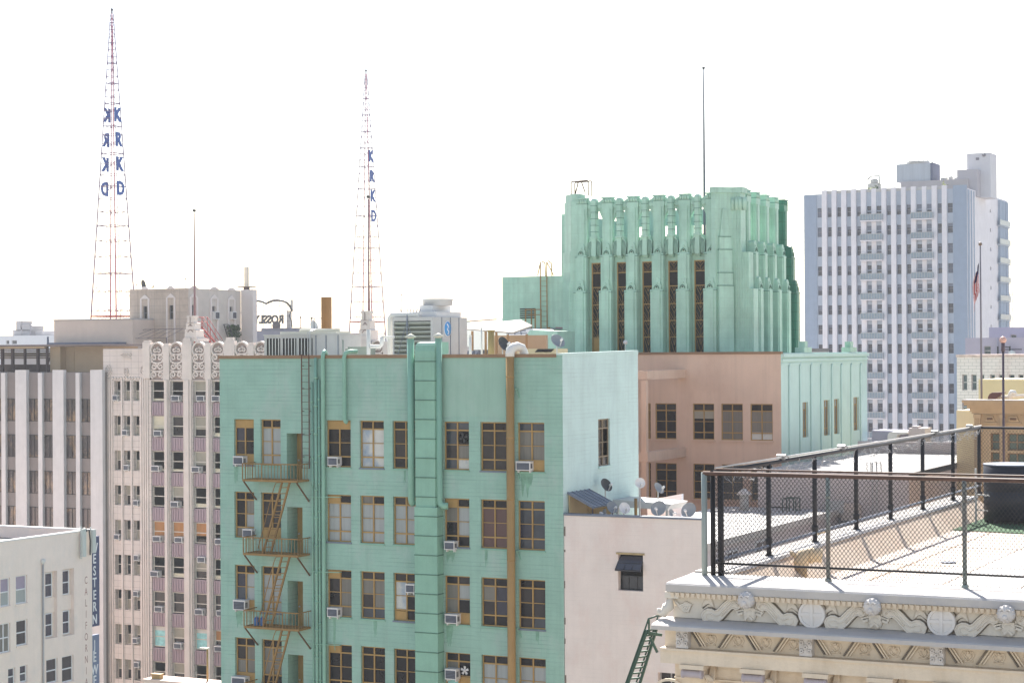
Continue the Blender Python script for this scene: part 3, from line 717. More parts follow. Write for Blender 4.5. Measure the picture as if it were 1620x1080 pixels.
# tan pipe with the wrapped elbow
x_ = onY(807.5, 700, Y0 - .3)[0]
tp = thing("exhaust_pipe", "thick tan exhaust pipe running down the green wall with white wrapped elbow", "pipe", (x_, Y0 - .3, 2))
b = MB(); b.tube([(x_, Y0 - .3, 2), (x_, Y0 - .3, ZT - .05)], .19, 16)
for k in range(9): b.tube([(x_, Y0 - .3, ZT - 1 - k * 2.8), (x_, Y0 - .3, ZT - .96 - k * 2.8)], .2, 16)
b.build("pipe", TANPIPE, tp)
b = MB(); b.tube([(x_, Y0 - .3, ZT - .06), (x_, Y0 - .3, ZT + .1), (x_ + .02, Y0 - .24, ZT + .25), (x_ + .08, Y0 - .1, ZT + .36), (x_ + .2, Y0 + .1, ZT + .4), (x_ + .3, Y0 + .32, ZT + .34), (x_ + .36, Y0 + .42, ZT + .12), (x_ + .38, Y0 + .45, TR)], .21, 14); b.build("elbow", WHITEDUCT, tp)
for py in (615, 745, 870, 992):
    z_ = onY(807, py, Y0)[1]; b = MB()
    for sg in (-1, 1):
        b.bar((x_ + sg * .24, Y0 - .25, z_), (x_ + sg * .26, Y0 - .003, z_), .022); b.bar((x_ + sg * .26, Y0 - .003, z_), (x_ + sg * .36, Y0 - .02, z_ - .42), .02)
        b.bar((x_ + sg * .24, Y0 - .25, z_), (x_ + sg * .34, Y0 - .02, z_ - .4), .018)
    b.bar((x_ - .26, Y0 - .06, z_), (x_ + .26, Y0 - .06, z_), .02); b.build("wall_bracket", GREENPLAIN, tp)

# ================================================================== things on the green building's roof
FH = FrY(86.0)
a, bm, b_ = (onY(px, 540, 86)[0] for px in (418, 497, 537)); zt = onY(450, 529, 86)[1]
t = thing("rooftop_air_handler", "long grey rooftop air handler with three banks of dark vertical louvres", "air handler", (a, 86, TR))
q = MB(); q.box(a, b_, 86, 88.2, TR, zt - .05); q.box(a - .04, b_ + .04, 85.94, 88.25, zt - .05, zt); q.build("casing", GALV, t)
for i in range(3):
    u0 = a + .12 + i * (bm - a - .1) / 3; u1 = u0 + (bm - a - .1) / 3 - .12
    l = MB(); l.fb(FH, u0, u1, TR + .2, zt - .2, .002, .02, 0)
    k = u0 + .02
    while k < u1 - .05: l.fb(FH, k, k + .045, TR + .2, zt - .2, .02, .07, 1); k += .19
    l.build("louvre_bank", [DARK, mat("pale_louvre_fin", (206, 206, 200), var=.06)], t)
for px in (500, 516, 535): q = MB(); u = onY(px, 540, 86)[0]; q.fb(FH, u - .02, u + .02, TR, zt - .06, .002, .03); q.build("panel_seam", GALVDK, t)
q = MB(); q.box(a + .8, b_ - .4, 86.3, 87.8, zt + .003, zt + .14); q.tube([(a + 1.6, 87, zt + .2), (b_ - .6, 87, zt + .2)], .1, 8); q.build("top_duct", mat("pale_cream_metal", (206, 204, 190), var=.08), t)
q = MB()
for px in (487, 490): u = onY(px, 540, 85.8)[0]; q.tube([(u, 85.8, TR), (u, 85.8, zt + .1), (u + .1, 86.2, zt + .25)], .03, 6)
q.build("conduit", GALV, t)

xc = onY(516.5, 500, 90)[0]; zt = onY(516, 470, 90)[1]
q = MB(); q.lathe([(.285, 0), (.285, zt - TR - .02), (.3, zt - TR - .02), (.3, zt - TR), (.25, zt - TR), (.25, zt - TR - .2)], (xc, 90, TR), 20)
lone(q, "chimney_stack", mat("rust_brown_stack", (140, 108, 72), 0.5, var=.12, streak=.5, stain=(120, 84, 52), stain_amt=.4), "tall round brown metal chimney stack behind the grey air handler", "chimney", (xc, 90, TR))

# cooling tower with its corner towards the camera
YC = 88.0; FC = FrY(YC)
xa, xc = onY(621, 540, YC)[0], onY(685, 540, YC)[0]; yb = onX(739, 520, xc)[0]
zt = onY(685, 501, YC)[1]; zs = zt
t = thing("cooling_tower", "big grey louvred cooling tower with round blue decal and fan collar on top", "cooling tower", (xa, YC, TR))
q = MB(); q.box(xa + .02, xc - .002, YC + .45, yb, TR, zt); q.box(xc - .14, xc, YC, YC + .447, TR, zt); q.box(xa, xa + .08, YC, YC + .447, TR, zt); q.box(xa + .083, xc - .143, YC, YC + .447, zt - .2, zt); q.build("casing", GALV, t)
l = MB(); l.quad(FC, xa + .08, xc - .14, TR, zt - .2, -.44, 1)
nl = 9
for i in range(nl):
    z = zt - .3 - i * .235
    l.add([FC.p(xa + .085, z, 0), FC.p(xc - .145, z, 0), FC.p(xc - .145, z - .2, -.36), FC.p(xa + .085, z - .2, -.36), FC.p(xa + .085, z + .05, 0), FC.p(xc - .145, z + .05, 0), FC.p(xc - .145, z - .15, -.36), FC.p(xa + .085, z - .15, -.36)], [(0, 1, 2, 3), (4, 5, 6, 7)[::-1], (0, 1, 5, 4), (3, 2, 6, 7)], 0)
l.build("louvre", [mat("pale_green_grey_louvre", (168, 174, 166), var=.1), DARK], t)
FXC = FrX(xc)
for k in range(1, 4): q = MB(); u = YC + (yb - YC) * k / 4; q.fb(FXC, u - .012, u + .012, TR, zt, .001, .03); q.build("panel_seam", GALVDK, t)
yo, zo = onX(708, 520, xc)
q = MB(); q.lathe([(.02, 0), (.42, 0), (.42, .012), (.02, .012)], (xc + .004, yo, zo), 24, axis=(1, 0, 0)); o = q.build("round_decal", SIGNW, t)
q = MB(); q.lathe([(.02, 0), (.37, 0), (.37, .008), (.02, .008)], (xc + .018, yo, zo), 24, axis=(1, 0, 0)); q.build("decal_disc", LOGO, o)
q = MB(); q.ribbon(FrX(xc + .028), [(yo - .12, zo + .26), (yo + .06, zo + .12), (yo - .08, zo - .02), (yo + .1, zo - .16), (yo - .02, zo - .3)], .08, 0, .005); q.build("decal_stripe", SIGNW, o)
ym = (YC + yb) / 2; xm = (xa + xc) / 2
q = MB(); q.box(xa + .9, xc - .1, YC + .6, yb - .5, zt + .003, zt + .28); q.box(xa + 1.1, xc - .5, YC + .9, yb - .9, zt + .283, zt + .62)
q.lathe([(.78, .623), (.78, .9), (.82, .9), (.82, .97), (.7, .97), (.6, .7)], (xm + .45, ym, zt), 24); q.build("fan_collar", mat("pale_plenum_metal", (208, 208, 208), var=.05), t)
q = MB(); pz = zt + .12
q.tube([(xa - .32, YC + .3, TR + .25), (xa - .32, YC + .3, pz - .15), (xa - .22, YC + .3, pz), (xa + 1.4, YC + .3, pz)], .14, 10); q.tube([(xa - .32, YC + .3, TR + .3), (xa - .9, YC + .3, TR + .3), (xa - 1.0, YC + .3, TR)], .12, 10); q.build("water_pipe", WHITEDUCT, t)
q = MB()
for k in range(7): q.bar((xa + .35 + k * .18, YC + .3, pz + .14), (xa + .33 + k * .2, YC + .28, pz + .3), .02)
q.bar((xa + .9, YC - .05, TR), (xa + .9, YC - .05, pz), .03); q.bar((xa + .9, YC - .05, pz - .3), (xa + .2, YC - .05, TR + .5), .012); q.bar((xa + .9, YC - .05, pz - .3), (xa + 1.6, YC - .05, TR + .5), .012); q.build("valve_rod", GALVDK, t)

# white pipework and little boxes left of the cooling tower
q = MB(); u = lambda px: onY(px, 545, 85)[0]; zz = lambda py: onY(590, py, 85)[1]
q.tube([(u(583), 85, TR), (u(583), 85, zz(521))], .1, 10); q.tube([(u(585), 85, zz(548)), (u(602), 85, zz(548)), (u(604), 85, zz(545)), (u(604), 85, zz(533))], .1, 10); q.tube([(u(604), 85, zz(533)), (u(618), 85.4, zz(533))], .06, 8)
lone(q, "steam_pipework", WHITEDUCT, "white wrapped pipes with bends standing left of the cooling tower", "pipes", (u(583), 85, TR))
q = MB(); q.box(u(543), u(578), 85.2, 86, TR, zz(551)); q.box(u(546), u(576), 85.25, 85.9, zz(551) + .003, zz(548)); q.box(u(560) - .01, u(560) + .01, 85.18, 85.197, TR + .1, zz(552)); q.tube([(u(541), 85.1, TR), (u(541), 85.1, zz(537))], .05, 6)
lone(q, "roof_unit", mat("grey_green_unit", (150, 158, 146), var=.12), "low grey green cabinet with tan lid beside the white wrapped pipes", "cabinet", (u(543), 85.2, TR))
for px, top, r_, M, lab, Yp in ((777, 522, .16, mat("mustard_vent_pipe", (168, 146, 98), var=.1), "stubby mustard vent pipe standing on the green building roof", 84),
                            (744, 530, .07, WHITEDUCT, "short white vent pipe nearest the cooling tower side", 84), (762, 518, .045, WHITEDUCT, "slender white vent pipe left of the mustard vent pipe", 84)):
    xx = onY(px, 540, Yp)[0]; zz_ = onY(px, top, Yp)[1]; q = MB(); q.tube([(xx, Yp, TR), (xx, Yp, zz_)], r_, 12); q.lathe([(r_ * 1.25, 0), (r_ * 1.25, .05)], (xx, Yp, zz_ - .06), 12); lone(q, "vent_pipe", M, lab, "pipe", (xx, Yp, TR))
# open shed with pale sloping sheet roof
YS = 95.0; u = lambda px: onY(px, 520, YS)[0]; zz = lambda py: onY(780, py, YS)[1]
t = thing("roof_shed", "open tan timber shed under a pale sloping sheet roof beside the cooling tower", "shed", (u(742), YS, TR))
q = MB(); q.add([(u(735), YS, zz(519)), (u(812), YS, zz(526)), (u(800), YS + 3.4, zz(514)), (u(781), YS + 3.4, zz(504)), (u(735), YS + 3.4, zz(508)), (u(735), YS, zz(521)), (u(812), YS, zz(528)), (u(800), YS + 3.4, zz(516)), (u(781), YS + 3.4, zz(506)), (u(735), YS + 3.4, zz(510))], [(0, 1, 2, 3, 4), (9, 8, 7, 6, 5), (0, 5, 6, 1), (1, 6, 7, 2), (2, 7, 8, 3), (3, 8, 9, 4), (4, 9, 5, 0)]); q.build("sheet_roof", mat("dusty_sheet_roof", (160, 154, 144), .7, var=.12, streak=.2), t)
q = MB(); q.box(u(740), u(832), YS + 2.6, YS + 2.8, TR, zz(530)); q.build("back_wall", TANW, t)
for px in (744, 765, 782, 800, 830): q = MB(); q.box(u(px), u(px) + .1, YS + .1, YS + .2, TR, zz(529) if px > 790 else zz(523)); q.build("timber_post", mat("tan_timber", (158, 128, 92), var=.15), t)
q = MB(); q.bar((u(738), YS - .02, zz(508)), (u(786), YS - .02, zz(505)), .03); q.build("gutter", DKBR, t)
q = MB()
for k in range(9):
    cx_, cy_ = u(748) + .15 * k % .9, YS - .6; q.box(u(747) + (k % 3) * .3, u(747) + (k % 3) * .3 + .24, YS - .9, YS - .5, TR + (k // 3) * .4, TR + (k // 3) * .4 + .34)
    q.tube([(u(747) + (k % 3) * .3 + .1, YS - .92, TR + (k // 3) * .4 + .1), (u(747) + (k % 3) * .3 + .2, YS - .98, TR + (k // 3) * .4 + .24)], .03, 6)
lone(q, "pump_machinery", GALVDK, "dark blue grey pump machinery under the front of the tan shed", "machinery", (u(747), YS - .9, TR))
# sloped white bulkhead in front of the green annex
YB = 108.0; u = lambda px: onY(px, 530, YB)[0]; zz = lambda py: onY(840, py, YB)[1]
t = thing("stair_bulkhead", "white topped sloping stair bulkhead in front of the green annex wall", "bulkhead", (u(815), YB, TR))
q = MB(); q.prism(FrY(YB), [(u(792), TR), (u(845), TR), (u(868), zz(548)), (u(842), zz(520)), (u(808), zz(522))], 0, -3); q.build("sloped_body", mat("white_sheet_roof", (226, 226, 226), var=.04), t)
q = MB(); q.prism(FrY(YB - .02), [(u(816), zz(549)), (u(839), zz(522)), (u(882), zz(524)), (u(882), TR), (u(816), TR)], 0, -2.6); q.build("side_wall", CROWN, t)
q = MB()
for py, pa, pb in ((523, 806, 836), (527, 806, 838)): q.bar((u(pa), YB - .4, zz(py)), (u(pb), YB - .4, zz(py)), .035)
for pa in (808, 818, 828): q.bar((u(pa), YB - .4, zz(521)), (u(pa), YB - .3, zz(529)), .03)
q.bar((u(783), YB - .4, zz(525)), (u(836), YB - .4, zz(521)), .022); q.build("cable_tray", GALVDK, t)
q = MB(); q.box(u(838), u(846), YB - .1, YB - .023, zz(551), zz(534)); q.build("small_door", DKBR, t)
q = MB(); YQ = 84.5; u8 = lambda px: onY(px, 550, YQ)[0]; z8 = lambda py: onY(850, py, YQ)[1]
q.box(u8(818), u8(879), YQ, YQ + 1.4, TR, z8(551.5)); q.prism(FrY(YQ - .003), [(u8(846), z8(557)), (u8(872), z8(557)), (u8(877), z8(552)), (u8(851), z8(552))], 0, .02, 1)
lone(q, "skylight_curb", [mat("tan_felt", (196, 180, 146), var=.08), DARK], "low tan skylight curb with dark slanted panel near the roof corner", "skylight", (u8(818), YQ, TR))

def dish(px, py, Y, rad, label, az, el, M=DISH, stand=None, name="satellite_dish", gx=None):
    """offset dish: pan, arm with receiver, bent mast down to its footing"""
    x_, z_ = onY(px, py, Y); zf = stand if stand is not None else TR
    t = thing(name, label, "satellite dish", (x_ if gx is None else gx, Y, zf), "satellite dishes on the roofs")
    ax = Vector((math.sin(az) * math.cos(el), -math.cos(az) * math.cos(el), math.sin(el)))
    c = Vector((x_, Y, z_)); q = MB()
    prof = [(rad * k / 6, .32 * rad * (k / 6) ** 2) for k in range(7)]
    q.lathe([(r_, h_ - .02) for r_, h_ in prof] + [(rad * 1.02, .32 * rad)] + [(r_, h_) for r_, h_ in prof[::-1]], c, 22, axis=ax); q.build("pan", M, t)
    side = ax.cross(Vector((0, 0, 1))).normalized(); dn = ax.cross(side).normalized(); dn = -dn if dn.z > 0 else dn
    e = c + ax * rad * 1.15 + dn * rad * .35
    q = MB(); q.bar(c + dn * rad * .9 + ax * .1 * rad, e, .022); q.build("feed_arm", GALV, t)
    q = MB(); q.lathe([(.05, -.05), (.06, .0), (.05, .12), (.03, .14)], e, 10, axis=-ax); q.build("receiver", ACW, t)
    q = MB(); base = Vector((t.location.x, Y, zf)); q.tube([base, Vector((base.x, Y, z_ - rad * .6)), c - ax * .08], .03, 8); q.box(base.x - .12, base.x + .12, Y - .12, Y + .12, zf, zf + .04); q.build("mast", GALV, t)
    return t
dish(795, 545, 83.5, .36, "dark satellite dish edge-on by the wrapped pipe elbow on the green roof", R(75), R(25), DISHD)
dish(881, 541, 83, .36, "grey satellite dish at the corner of the green building roof", R(60), R(35))

# ================================================================== the green crown tower behind
YF_, XRB = 114.6, None
tw = thing("art_deco_crown_tower", "green art deco crown tower with stepped piers and gold lattice windows", "tower", (-46, 121, TR))
WY = YF_ + 0.68                                      # wall plane of the front
pl = [onY(px, 520, YF_)[0] for px in (908, 948, 988, 1029, 1070, 1113)]
PW = .84
zA, zB, zC = (onY(1113, py, YF_)[1] for py in (457, 399, 304))
zwall, zbr0, zbr1, zwin, zcap = (onY(1080, py, WY)[1] for py in (373, 333, 313, 412, 297))
XA = onY(1132, 500, YF_)[0]                          # right end of the front row
XS = XA + .82                                        # side wall plane
XBASE = onY(1193, 520, YF_ + .9)[0]                  # outermost face of the side piers
ZB0 = TR
def pier(fr, u0, wdt, prot, M=CROWN, flutes=True, capm=None, top=0.0):
    """one stepped pier: three lifts, ornament at each set-back, scalloped cap"""
    p0, p1, p2 = prot; b = MB(); c = u0 + wdt / 2
    lv = [(ZB0, zA, p0, wdt), (zA, zB, p1, wdt - .07), (zB, zC - .75 + top, p2, wdt - .16)]
    for (za, zb_, pr, ww) in lv:
        b.fb(fr, c - ww / 2, c + ww / 2, za, zb_, -.05, pr)
        if flutes:
            b.fb(fr, c - ww * .30, c + ww * .30, za, zb_, pr + .0, pr + .05)
            for k in range(1, 4): b.fb(fr, c + ww / 2, c + ww / 2 + .035, za, zb_, pr * (k / 4) - .05, pr * (k / 4) + .03); b.fb(fr, c - ww / 2 - .035, c - ww / 2, za, zb_, pr * (k / 4) - .05, pr * (k / 4) + .03)
    o = b.build("pier", M, tw)
    for (zz_, pa, pb_, ww) in ((zA, p1, p0, wdt), (zB, p2, p1, wdt - .07)):   # carved set-back ornament
        q = MB(); q.taper(fr, (c - ww / 2 - .02, c + ww / 2 + .02, -.04, pb_ + .03, zz_ - .06), (c - ww / 2, c + ww / 2, -.04, pb_, zz_ + .03))
        q.fb(fr, c - ww * .36, c + ww * .36, zz_ + .03, zz_ + .36, pa, pb_ - .02); q.fb(fr, c - ww * .27, c + ww * .27, zz_ + .36, zz_ + .58, pa, pb_ - .06)
        q.prism(fr, [(c + ww * .27 * math.cos(k * math.pi / 8), zz_ + .58 + .2 * math.sin(k * math.pi / 8)) for k in range(9)], pa, pb_ - .09)
        q.ribbon(fr, [(c - .17, zz_ + .08), (c - .1, zz_ + .24), (c, zz_ + .3), (c + .1, zz_ + .24), (c + .17, zz_ + .08)], .06, pb_ - .02, pb_ + .03, 2); q.fb(fr, c - ww / 2 - .024, c + ww / 2 + .024, zz_ - .1, zz_ - .063, -.04, pb_ + .034, 2)
        q.lathe([(.07, 0), (.07, .03), (.03, .05)], fr.p(c, zz_ + .45, pb_ - .06), 8, axis=Vector(fr.p(0, 0, 1)) - Vector(fr.p(0, 0, 0)))
        q.fb(fr, c - .035, c + .035, zz_ + .14, zz_ + .22, pb_ - .02, pb_ + .012, 1)
        q.build("setback_ornament", [M, DARK, CROWNSH], o)
    ww = wdt - .16; zt_ = zC + top; q = MB()
    q.fb(fr, c - ww / 2 - .05, c + ww / 2 + .05, zt_ - .78, zt_ - .36, -.15, p2 + .03); q.fb(fr, c - ww / 2 - .0, c + ww / 2 + .0, zt_ - .36, zt_ - .08, -.12, p2 + .0)
    q.fb(fr, c - ww / 2 - .06, c + ww / 2 + .06, zt_ - .08, zt_, -.14, p2 + .06); q.fb(fr, c - ww * .42, c - ww * .18, zt_ - .34, zt_ - .12, p2 - .02, p2 + .008, 1); q.fb(fr, c - ww / 2 - .053, c + ww / 2 + .053, zt_ - .40, zt_ - .365, -.15, p2 + .036, 1)
    for k in range(4): uu = c - ww / 2 + ww * (k + .5) / 4; q.lathe([(.075, 0), (.085, .2), (.03, .28)], fr.p(uu, zt_ - .36, p2 - .01), 8)
    q.build("pier_cap", [capm or M, CROWNSH], o)
    return o
FT = FrY(WY)
lean = lambda i: (pl[5] - pl[0])
for i, x0 in enumerate(pl): pier(FT, x0, PW, (.68, .47, .24))
FS = FrX(XS)
ppx = (1208.3, 1222.6, 1237.4, 1251.6, 1265.6)
pys = [onX(px, 510, XBASE)[0] for px in ppx]
PB = XBASE - XS
for i, y1 in enumerate(pys): pier(FS, y1 - PW, PW, (PB, PB * .78, PB * .42), CROWNDK if i == 4 else CROWN, top=.24 - .035 * i)
YE2 = pys[4] + .9; XW2 = pl[0] - 1.6
wf = MB()
wins = [(pl[i] + PW + .12, pl[i + 1] - .06) for i in range(5)]
wf.wall(FT, pl[0] - .2, XA, ZB0, zwall, [(a, b, ZB0 + .1, zwin) for a, b in wins], .3)
wf.build("front_wall", CROWN, tw)
ws = MB(); ws.box(XS - .5, XS, WY + .9, YE2 - .9, ZB0, zwall)
ws.box(XW2 - .02, XW2 + .4, WY + 1.0, YE2 - .9, ZB0, zC - .9); ws.box(XW2 + 1.4, XA, YE2 - .4, YE2, ZB0, zwall)
ws.build("side_wall", CROWN, tw)
qq = MB(); qq.box(pl[0] + .2, XS - .5, WY + .5, YE2 - .4, zwall - 1.4, zwall - 1.1); qq.build("inner_roof", ROOFG, tw)
# open screen between the pier heads
for i in range(5):
    a, b = pl[i] + PW - .1, pl[i + 1] + .1; c = (a + b) / 2; sc = MB()
    zz_ = zbr1 + .05
    for sg in (-1, 1):          # arched braces
        e = a if sg < 0 else b
        sc.prism(FT, [(e, zbr0 - .5), (e, zz_ + .1), (c, zz_ - .25), (c, zz_ - .62), (c + (e - c) * .5, zz_ - .72)], -.18, .12)
        sc.tube([FT.p(e + (c - e) * .4, zz_ - .38, .12), FT.p(e + (c - e) * .4, zz_ - .38, .22)], .16, 8)
    sc.build("arched_brace", CROWN, tw)
    # hanging colonnette
    q = MB(); wd = .36; zt_ = onY(1060, 311, YF_)[1]
    q.fb(FT, c - wd / 2, c + wd / 2, zwall + .1, zt_, .0, .42); q.fb(FT, c - wd * .36, c + wd * .36, zwall + .1, zt_ - .04, .42, .48)
    q.fb(FT, c - wd / 2 - .06, c + wd / 2 + .06, zwall - .02, zwall + .098, -.05, .52)
    q.fb(FT, c - wd * .42, c + wd * .42, zwin + .40, zwall - .023, .0, .44); q.taper(FT, (c - wd * .42, c + wd * .42, .003, .44, zwin + .397), (c - .1, c + .1, .003, .2, zwin + .22))
    q.taper(FT, (c - wd / 2, c + wd / 2, .0, .42, zt_), (c - wd * .3, c + wd * .3, .1, .34, zt_ + .1))
    for k in range(5): zk = zwall + .4 + k * .42; q.fb(FT, c - wd / 2 - .012, c + wd / 2 + .012, zk, zk + .03, .02, .5, 1)
    q.build("colonnette", [CROWN, CROWNSH], tw)
    # fan-shaped carving on the panel above the window
    q = MB()
    for sg in (-1, 1):
        e = (a + .12 if sg < 0 else b - .12)
        q.prism(FT, [(c + sg * .16, zwall + .02), (c + (e - c) * .62, zwall - .06), (e, zwall - .32), (e, zwin + .36), (c + (e - c) * .55, zwin + .44), (c + sg * .16, zwin + .62)][::sg], .004, .30)
        for k in range(4):
            f0 = .3 + .2 * k
            q.relief(FT, [(c + (e - c) * f0 * .9, zwall - .1 - .05 * k), (c + (e - c) * (f0 + .12), (zwall + zwin) / 2), (c + (e - c) * min(1, f0 + .16), zwin + .42)], .024, .30, 1)
    q.build("fan_carving", [CROWN, CROWNSH], tw)
for i in range(4):              # the same screen on the flank
    a, b = pys[i] - .1, pys[i + 1] - PW + .1; sc = MB(); sc.fb(FS, a, b, zbr0 - .1, zbr1 - .1, -.3, .1); sc.fb(FS, a, b, ZB0, zwall - .3, 0, .12); sc.build("flank_screen", CROWN, tw)
for i in range(6):              # far side of the open crown
    sc = MB(); x0 = pl[0] - 1.2 + (XA - pl[0] + 1.0) * i / 5; sc.box(x0, x0 + .95, YE2 - .7, YE2 + .2, zwall, zC - .2); sc.build("rear_pier", CROWN, tw)
sc = MB(); sc.box(XW2 + .5, XA, YE2 - .39, YE2 - .1, zbr0 - .25, zbr1); sc.box(XW2 + .5, XA, YE2 - .385, YE2 - .105, zwall + .003, zwall + .55); sc.build("rear_beam", CROWN, tw)
# corner masses
leg = .82
ang = R(45); FD = FrD(XA, YF_ + .12, ang); L = leg * math.sqrt(2)
cm = MB(); cm.prism(FrD(0, 0, 0), [(XA, 0), (XA + 1, 0), (XA + 1, 1), (XA, 1)], 0, 0.001) if False else None
poly = [(XA - .02, YF_ + .1), (XA + leg, YF_ + .1 + leg), (XBASE, YF_ + .1 + leg), (XBASE, YF_ + 1.75), (XS, YF_ + 1.9), (XA - .3, WY + .6), (XA - .3, YF_ + .15)]
def column_poly(mb, poly, z0, z1):
    n = len(poly); mb.add([(x, y, z0) for x, y in poly] + [(x, y, z1) for x, y in poly], [list(range(n))[::-1], list(range(n, 2 * n))] + [(i, (i + 1) % n, n + (i + 1) % n, n + i) for i in range(n)])
def corner(px_): return [(XA - .02, YF_ + .1), (XA + leg, YF_ + .1 + leg), (px_, YF_ + .1 + leg), (px_, YF_ + 1.75), (XS, YF_ + 1.95), (XA - .3, WY + .6), (XA - .3, YF_ + .15)]
cm = MB(); column_poly(cm, corner(XBASE), ZB0, zA); column_poly(cm, corner(XS + PB * .78), zA, zB); column_poly(cm, corner(XS + PB * .42), zB, zcap - .45)
for (za, zb_, pr) in ((ZB0, zA, PB), (zA, zB, PB * .78), (zB, zcap - .5, PB * .42)):
    FB = FrY(YF_ + .1 + leg); k = XS + .2
    while k < XS + pr - .05: cm.fb(FB, k, k + .07, za, zb_, .0, .04); k += .16
cm.build("corner_mass", CROWN, tw)
q = MB(); column_poly(q, [(XA - .35, YF_ + .02), (XA + .05, YF_ + .02), (XA + leg + .06, YF_ + .02 + leg), (XS + PB * .5, YF_ + .04 + leg), (XS + PB * .5, YF_ + 1.8), (XA - .35, WY + .6)], zcap - .45, zcap - .1)
for k in range(4): q.lathe([(.13, 0), (.15, .5), (.15, .8)], (XS + .02 + k * .26, YF_ + leg + .12, zcap - 1.55), 8)
q.build("corner_cap", CROWN, tw)
ob = MB()
zr = [onY(1147, py, YF_ + .5)[1] for py in (452, 431.6, 395, 374.6, 330.6)]
for (za, zb_, wd, dd) in ((ZB0, zr[0], .98, .30), (zr[0], zr[1], .94, .25), (zr[1], zr[2], .88, .2), (zr[2], zr[3], .76, .15)):
    ob.fb(FD, L / 2 - wd / 2, L / 2 + wd / 2, za, zb_ - .02, -.05, dd); ob.fb(FD, L / 2 - wd / 2 - .03, L / 2 + wd / 2 + .03, zb_ - .02, zb_ + .03, -.05, dd + .02, 1)
ob.taper(FD, (L / 2 - .33, L / 2 + .33, -.05, .13, zr[3] + .03), (L / 2 - .14, L / 2 + .14, -.05, .10, zr[4]))
ob.build("stepped_relief", [CROWN, CROWNSH], tw)
# left corner, seen almost edge on
FDL = FrD(pl[0] - 1.45, WY + .75, R(-45)); lm = MB()
for (za, zb_, e) in ((ZB0, zA + .6, 0), (zA + .6, zB + .3, .12), (zB + .3, zcap - .6, .26)):
    column_poly(lm, [(pl[0] - 1.55 + e, WY + .75), (pl[0] - .5 + e * .6, YF_ + .4), (pl[0] + .1, YF_ + .45), (pl[0] + .1, WY + .9), (pl[0] - 1.55 + e, WY + 2.2)], za, zb_)
column_poly(lm, [(pl[0] - 1.2, WY + .75), (pl[0] - .3, YF_ + .5), (pl[0] + .15, YF_ + .5), (pl[0] + .15, WY + .9), (pl[0] - 1.2, WY + 2.2)], zcap - .6, zcap - .1)
lm.build("corner_mass", CROWN, tw)
# gold lattice windows
GOLD = mat("tarnished_gold_metal", (166, 134, 80), 0.45, var=0.15)
zlev = [onY(1047, py, WY)[1] for py in (429.6, 452.5, 480.5, 507, 533)]
random.seed(3)
for i, (a, b) in enumerate(wins):
    f = MB(); z0, z1 = ZB0 + .1, zwin; d = -.12
    f.fb(FT, a, a + .07, z0, z1, d, d + .08); f.fb(FT, b - .07, b, z0, z1, d, d + .08); f.fb(FT, a + .07, b - .07, z1 - .07, z1, d, d + .08)
    for z in zlev: f.fb(FT, a + .09, b - .09, z - .03, z + .03, d + .003, d + .075)
    o = f.build("window", GOLD, tw)
    g = MB(); g.quad(FT, a, b, z0, zlev[1], d + .02, 0); g.quad(FT, a, b, zlev[1], z1, d + .02, 1); g.build("pane", [mat("greenish_dark_glass", (20, 30, 28), .2, var=.4, spec=.15), mat("black_lattice_glass", (16, 16, 19), .2, var=.3, spec=.15)], o)
    lt = MB(); w_ = b - a - .14; x0 = a + .07
    bands = [(z0, zlev[4]), (zlev[4], zlev[3]), (zlev[3], zlev[2]), (zlev[2], zlev[1]), (zlev[0], z1)]
    for k, (c, e) in enumerate(bands):
        if i == 0 and k == 0: continue
        P = lambda fu, fz: FT.p(x0 + w_ * fu, c + (e - c) * fz, d + .05)
        for (p_, q_) in (((0, 1), (.5, .45)), ((1, 1), (.5, .45)), ((0, .55), (.5, 0)), ((1, .55), (.5, 0)), ((.5, .45), (.5, 0)), ((.25, 1), (.5, .72)), ((.75, 1), (.5, .72)), ((.5, 1), (.5, .72)), ((0, .3), (.28, 0)), ((1, .3), (.72, 0))):
            lt.bar(P(*p_), P(*q_), .0095)
    lt.build("lattice", GOLD, o)
    if i == 0: q = MB(); q.fb(FT, a + .09, b - .09, z0, zlev[4] - .05, d + .03, d + .06); q.build("kick_panel", TAN, o)
# annex, its louvre, ladder and hatch rails
YA = WY + .7; FA = FrY(YA); u = lambda px: onY(px, 500, YA)[0]; zz = lambda py: onY(850, py, YA)[1]
q = MB(); q.box(u(795), pl[0] - .6, YA, YA + 5, zz(519), zz(437)); q.build("annex_wall", CROWN, tw)
q = MB(); q.box(u(836), pl[0] - .6, YA + .4, YA + 4.8, TR, zz(519) - .003); q.build("annex_base", CROWN, tw)
q = MB(); q.box(u(795) + .02, u(893), YA - .12, YA - .003, zz(521), zz(519)); q.build("drip_edge", GALVDK, tw)
q = MB(); la, lb_ = u(822.5), u(847)
q.quad(FA, la, lb_, zz(504), zz(487), .004, 1)
for k in range(6): z = zz(504) + (zz(487) - zz(504)) * k / 5; q.fb(FA, la, lb_, z - .02, z + .03, .005, .06)
q.build("wall_louvre", [CROWN, DARK], tw)
t = thing("annex_ladder", "thin tan ladder with hooped top rails on the green annex wall", "ladder", (u(862), YA - .2, zz(550)))
q = MB(); xa, xb_ = u(857.5), u(867.5)
for x_ in (xa, xb_):
    q.tube([(x_, YA - .2, zz(550)), (x_, YA - .2, zz(415)), (x_, YA, zz(413)), (x_, YA + .5, zz(416)), (x_, YA + .6, zz(437))], .04, 6); q.bar((x_, YA - .2, zz(415)), (x_ + (-.35 if x_ == xa else .35), YA + .1, zz(436)), .03)
q.build("rail", RUST, t); q = MB(); z = zz(548)
while z < zz(437): q.bar((xa, YA - .2, z), (xb_, YA - .2, z), .013); z += .33
q.build("rung", RUST, t)
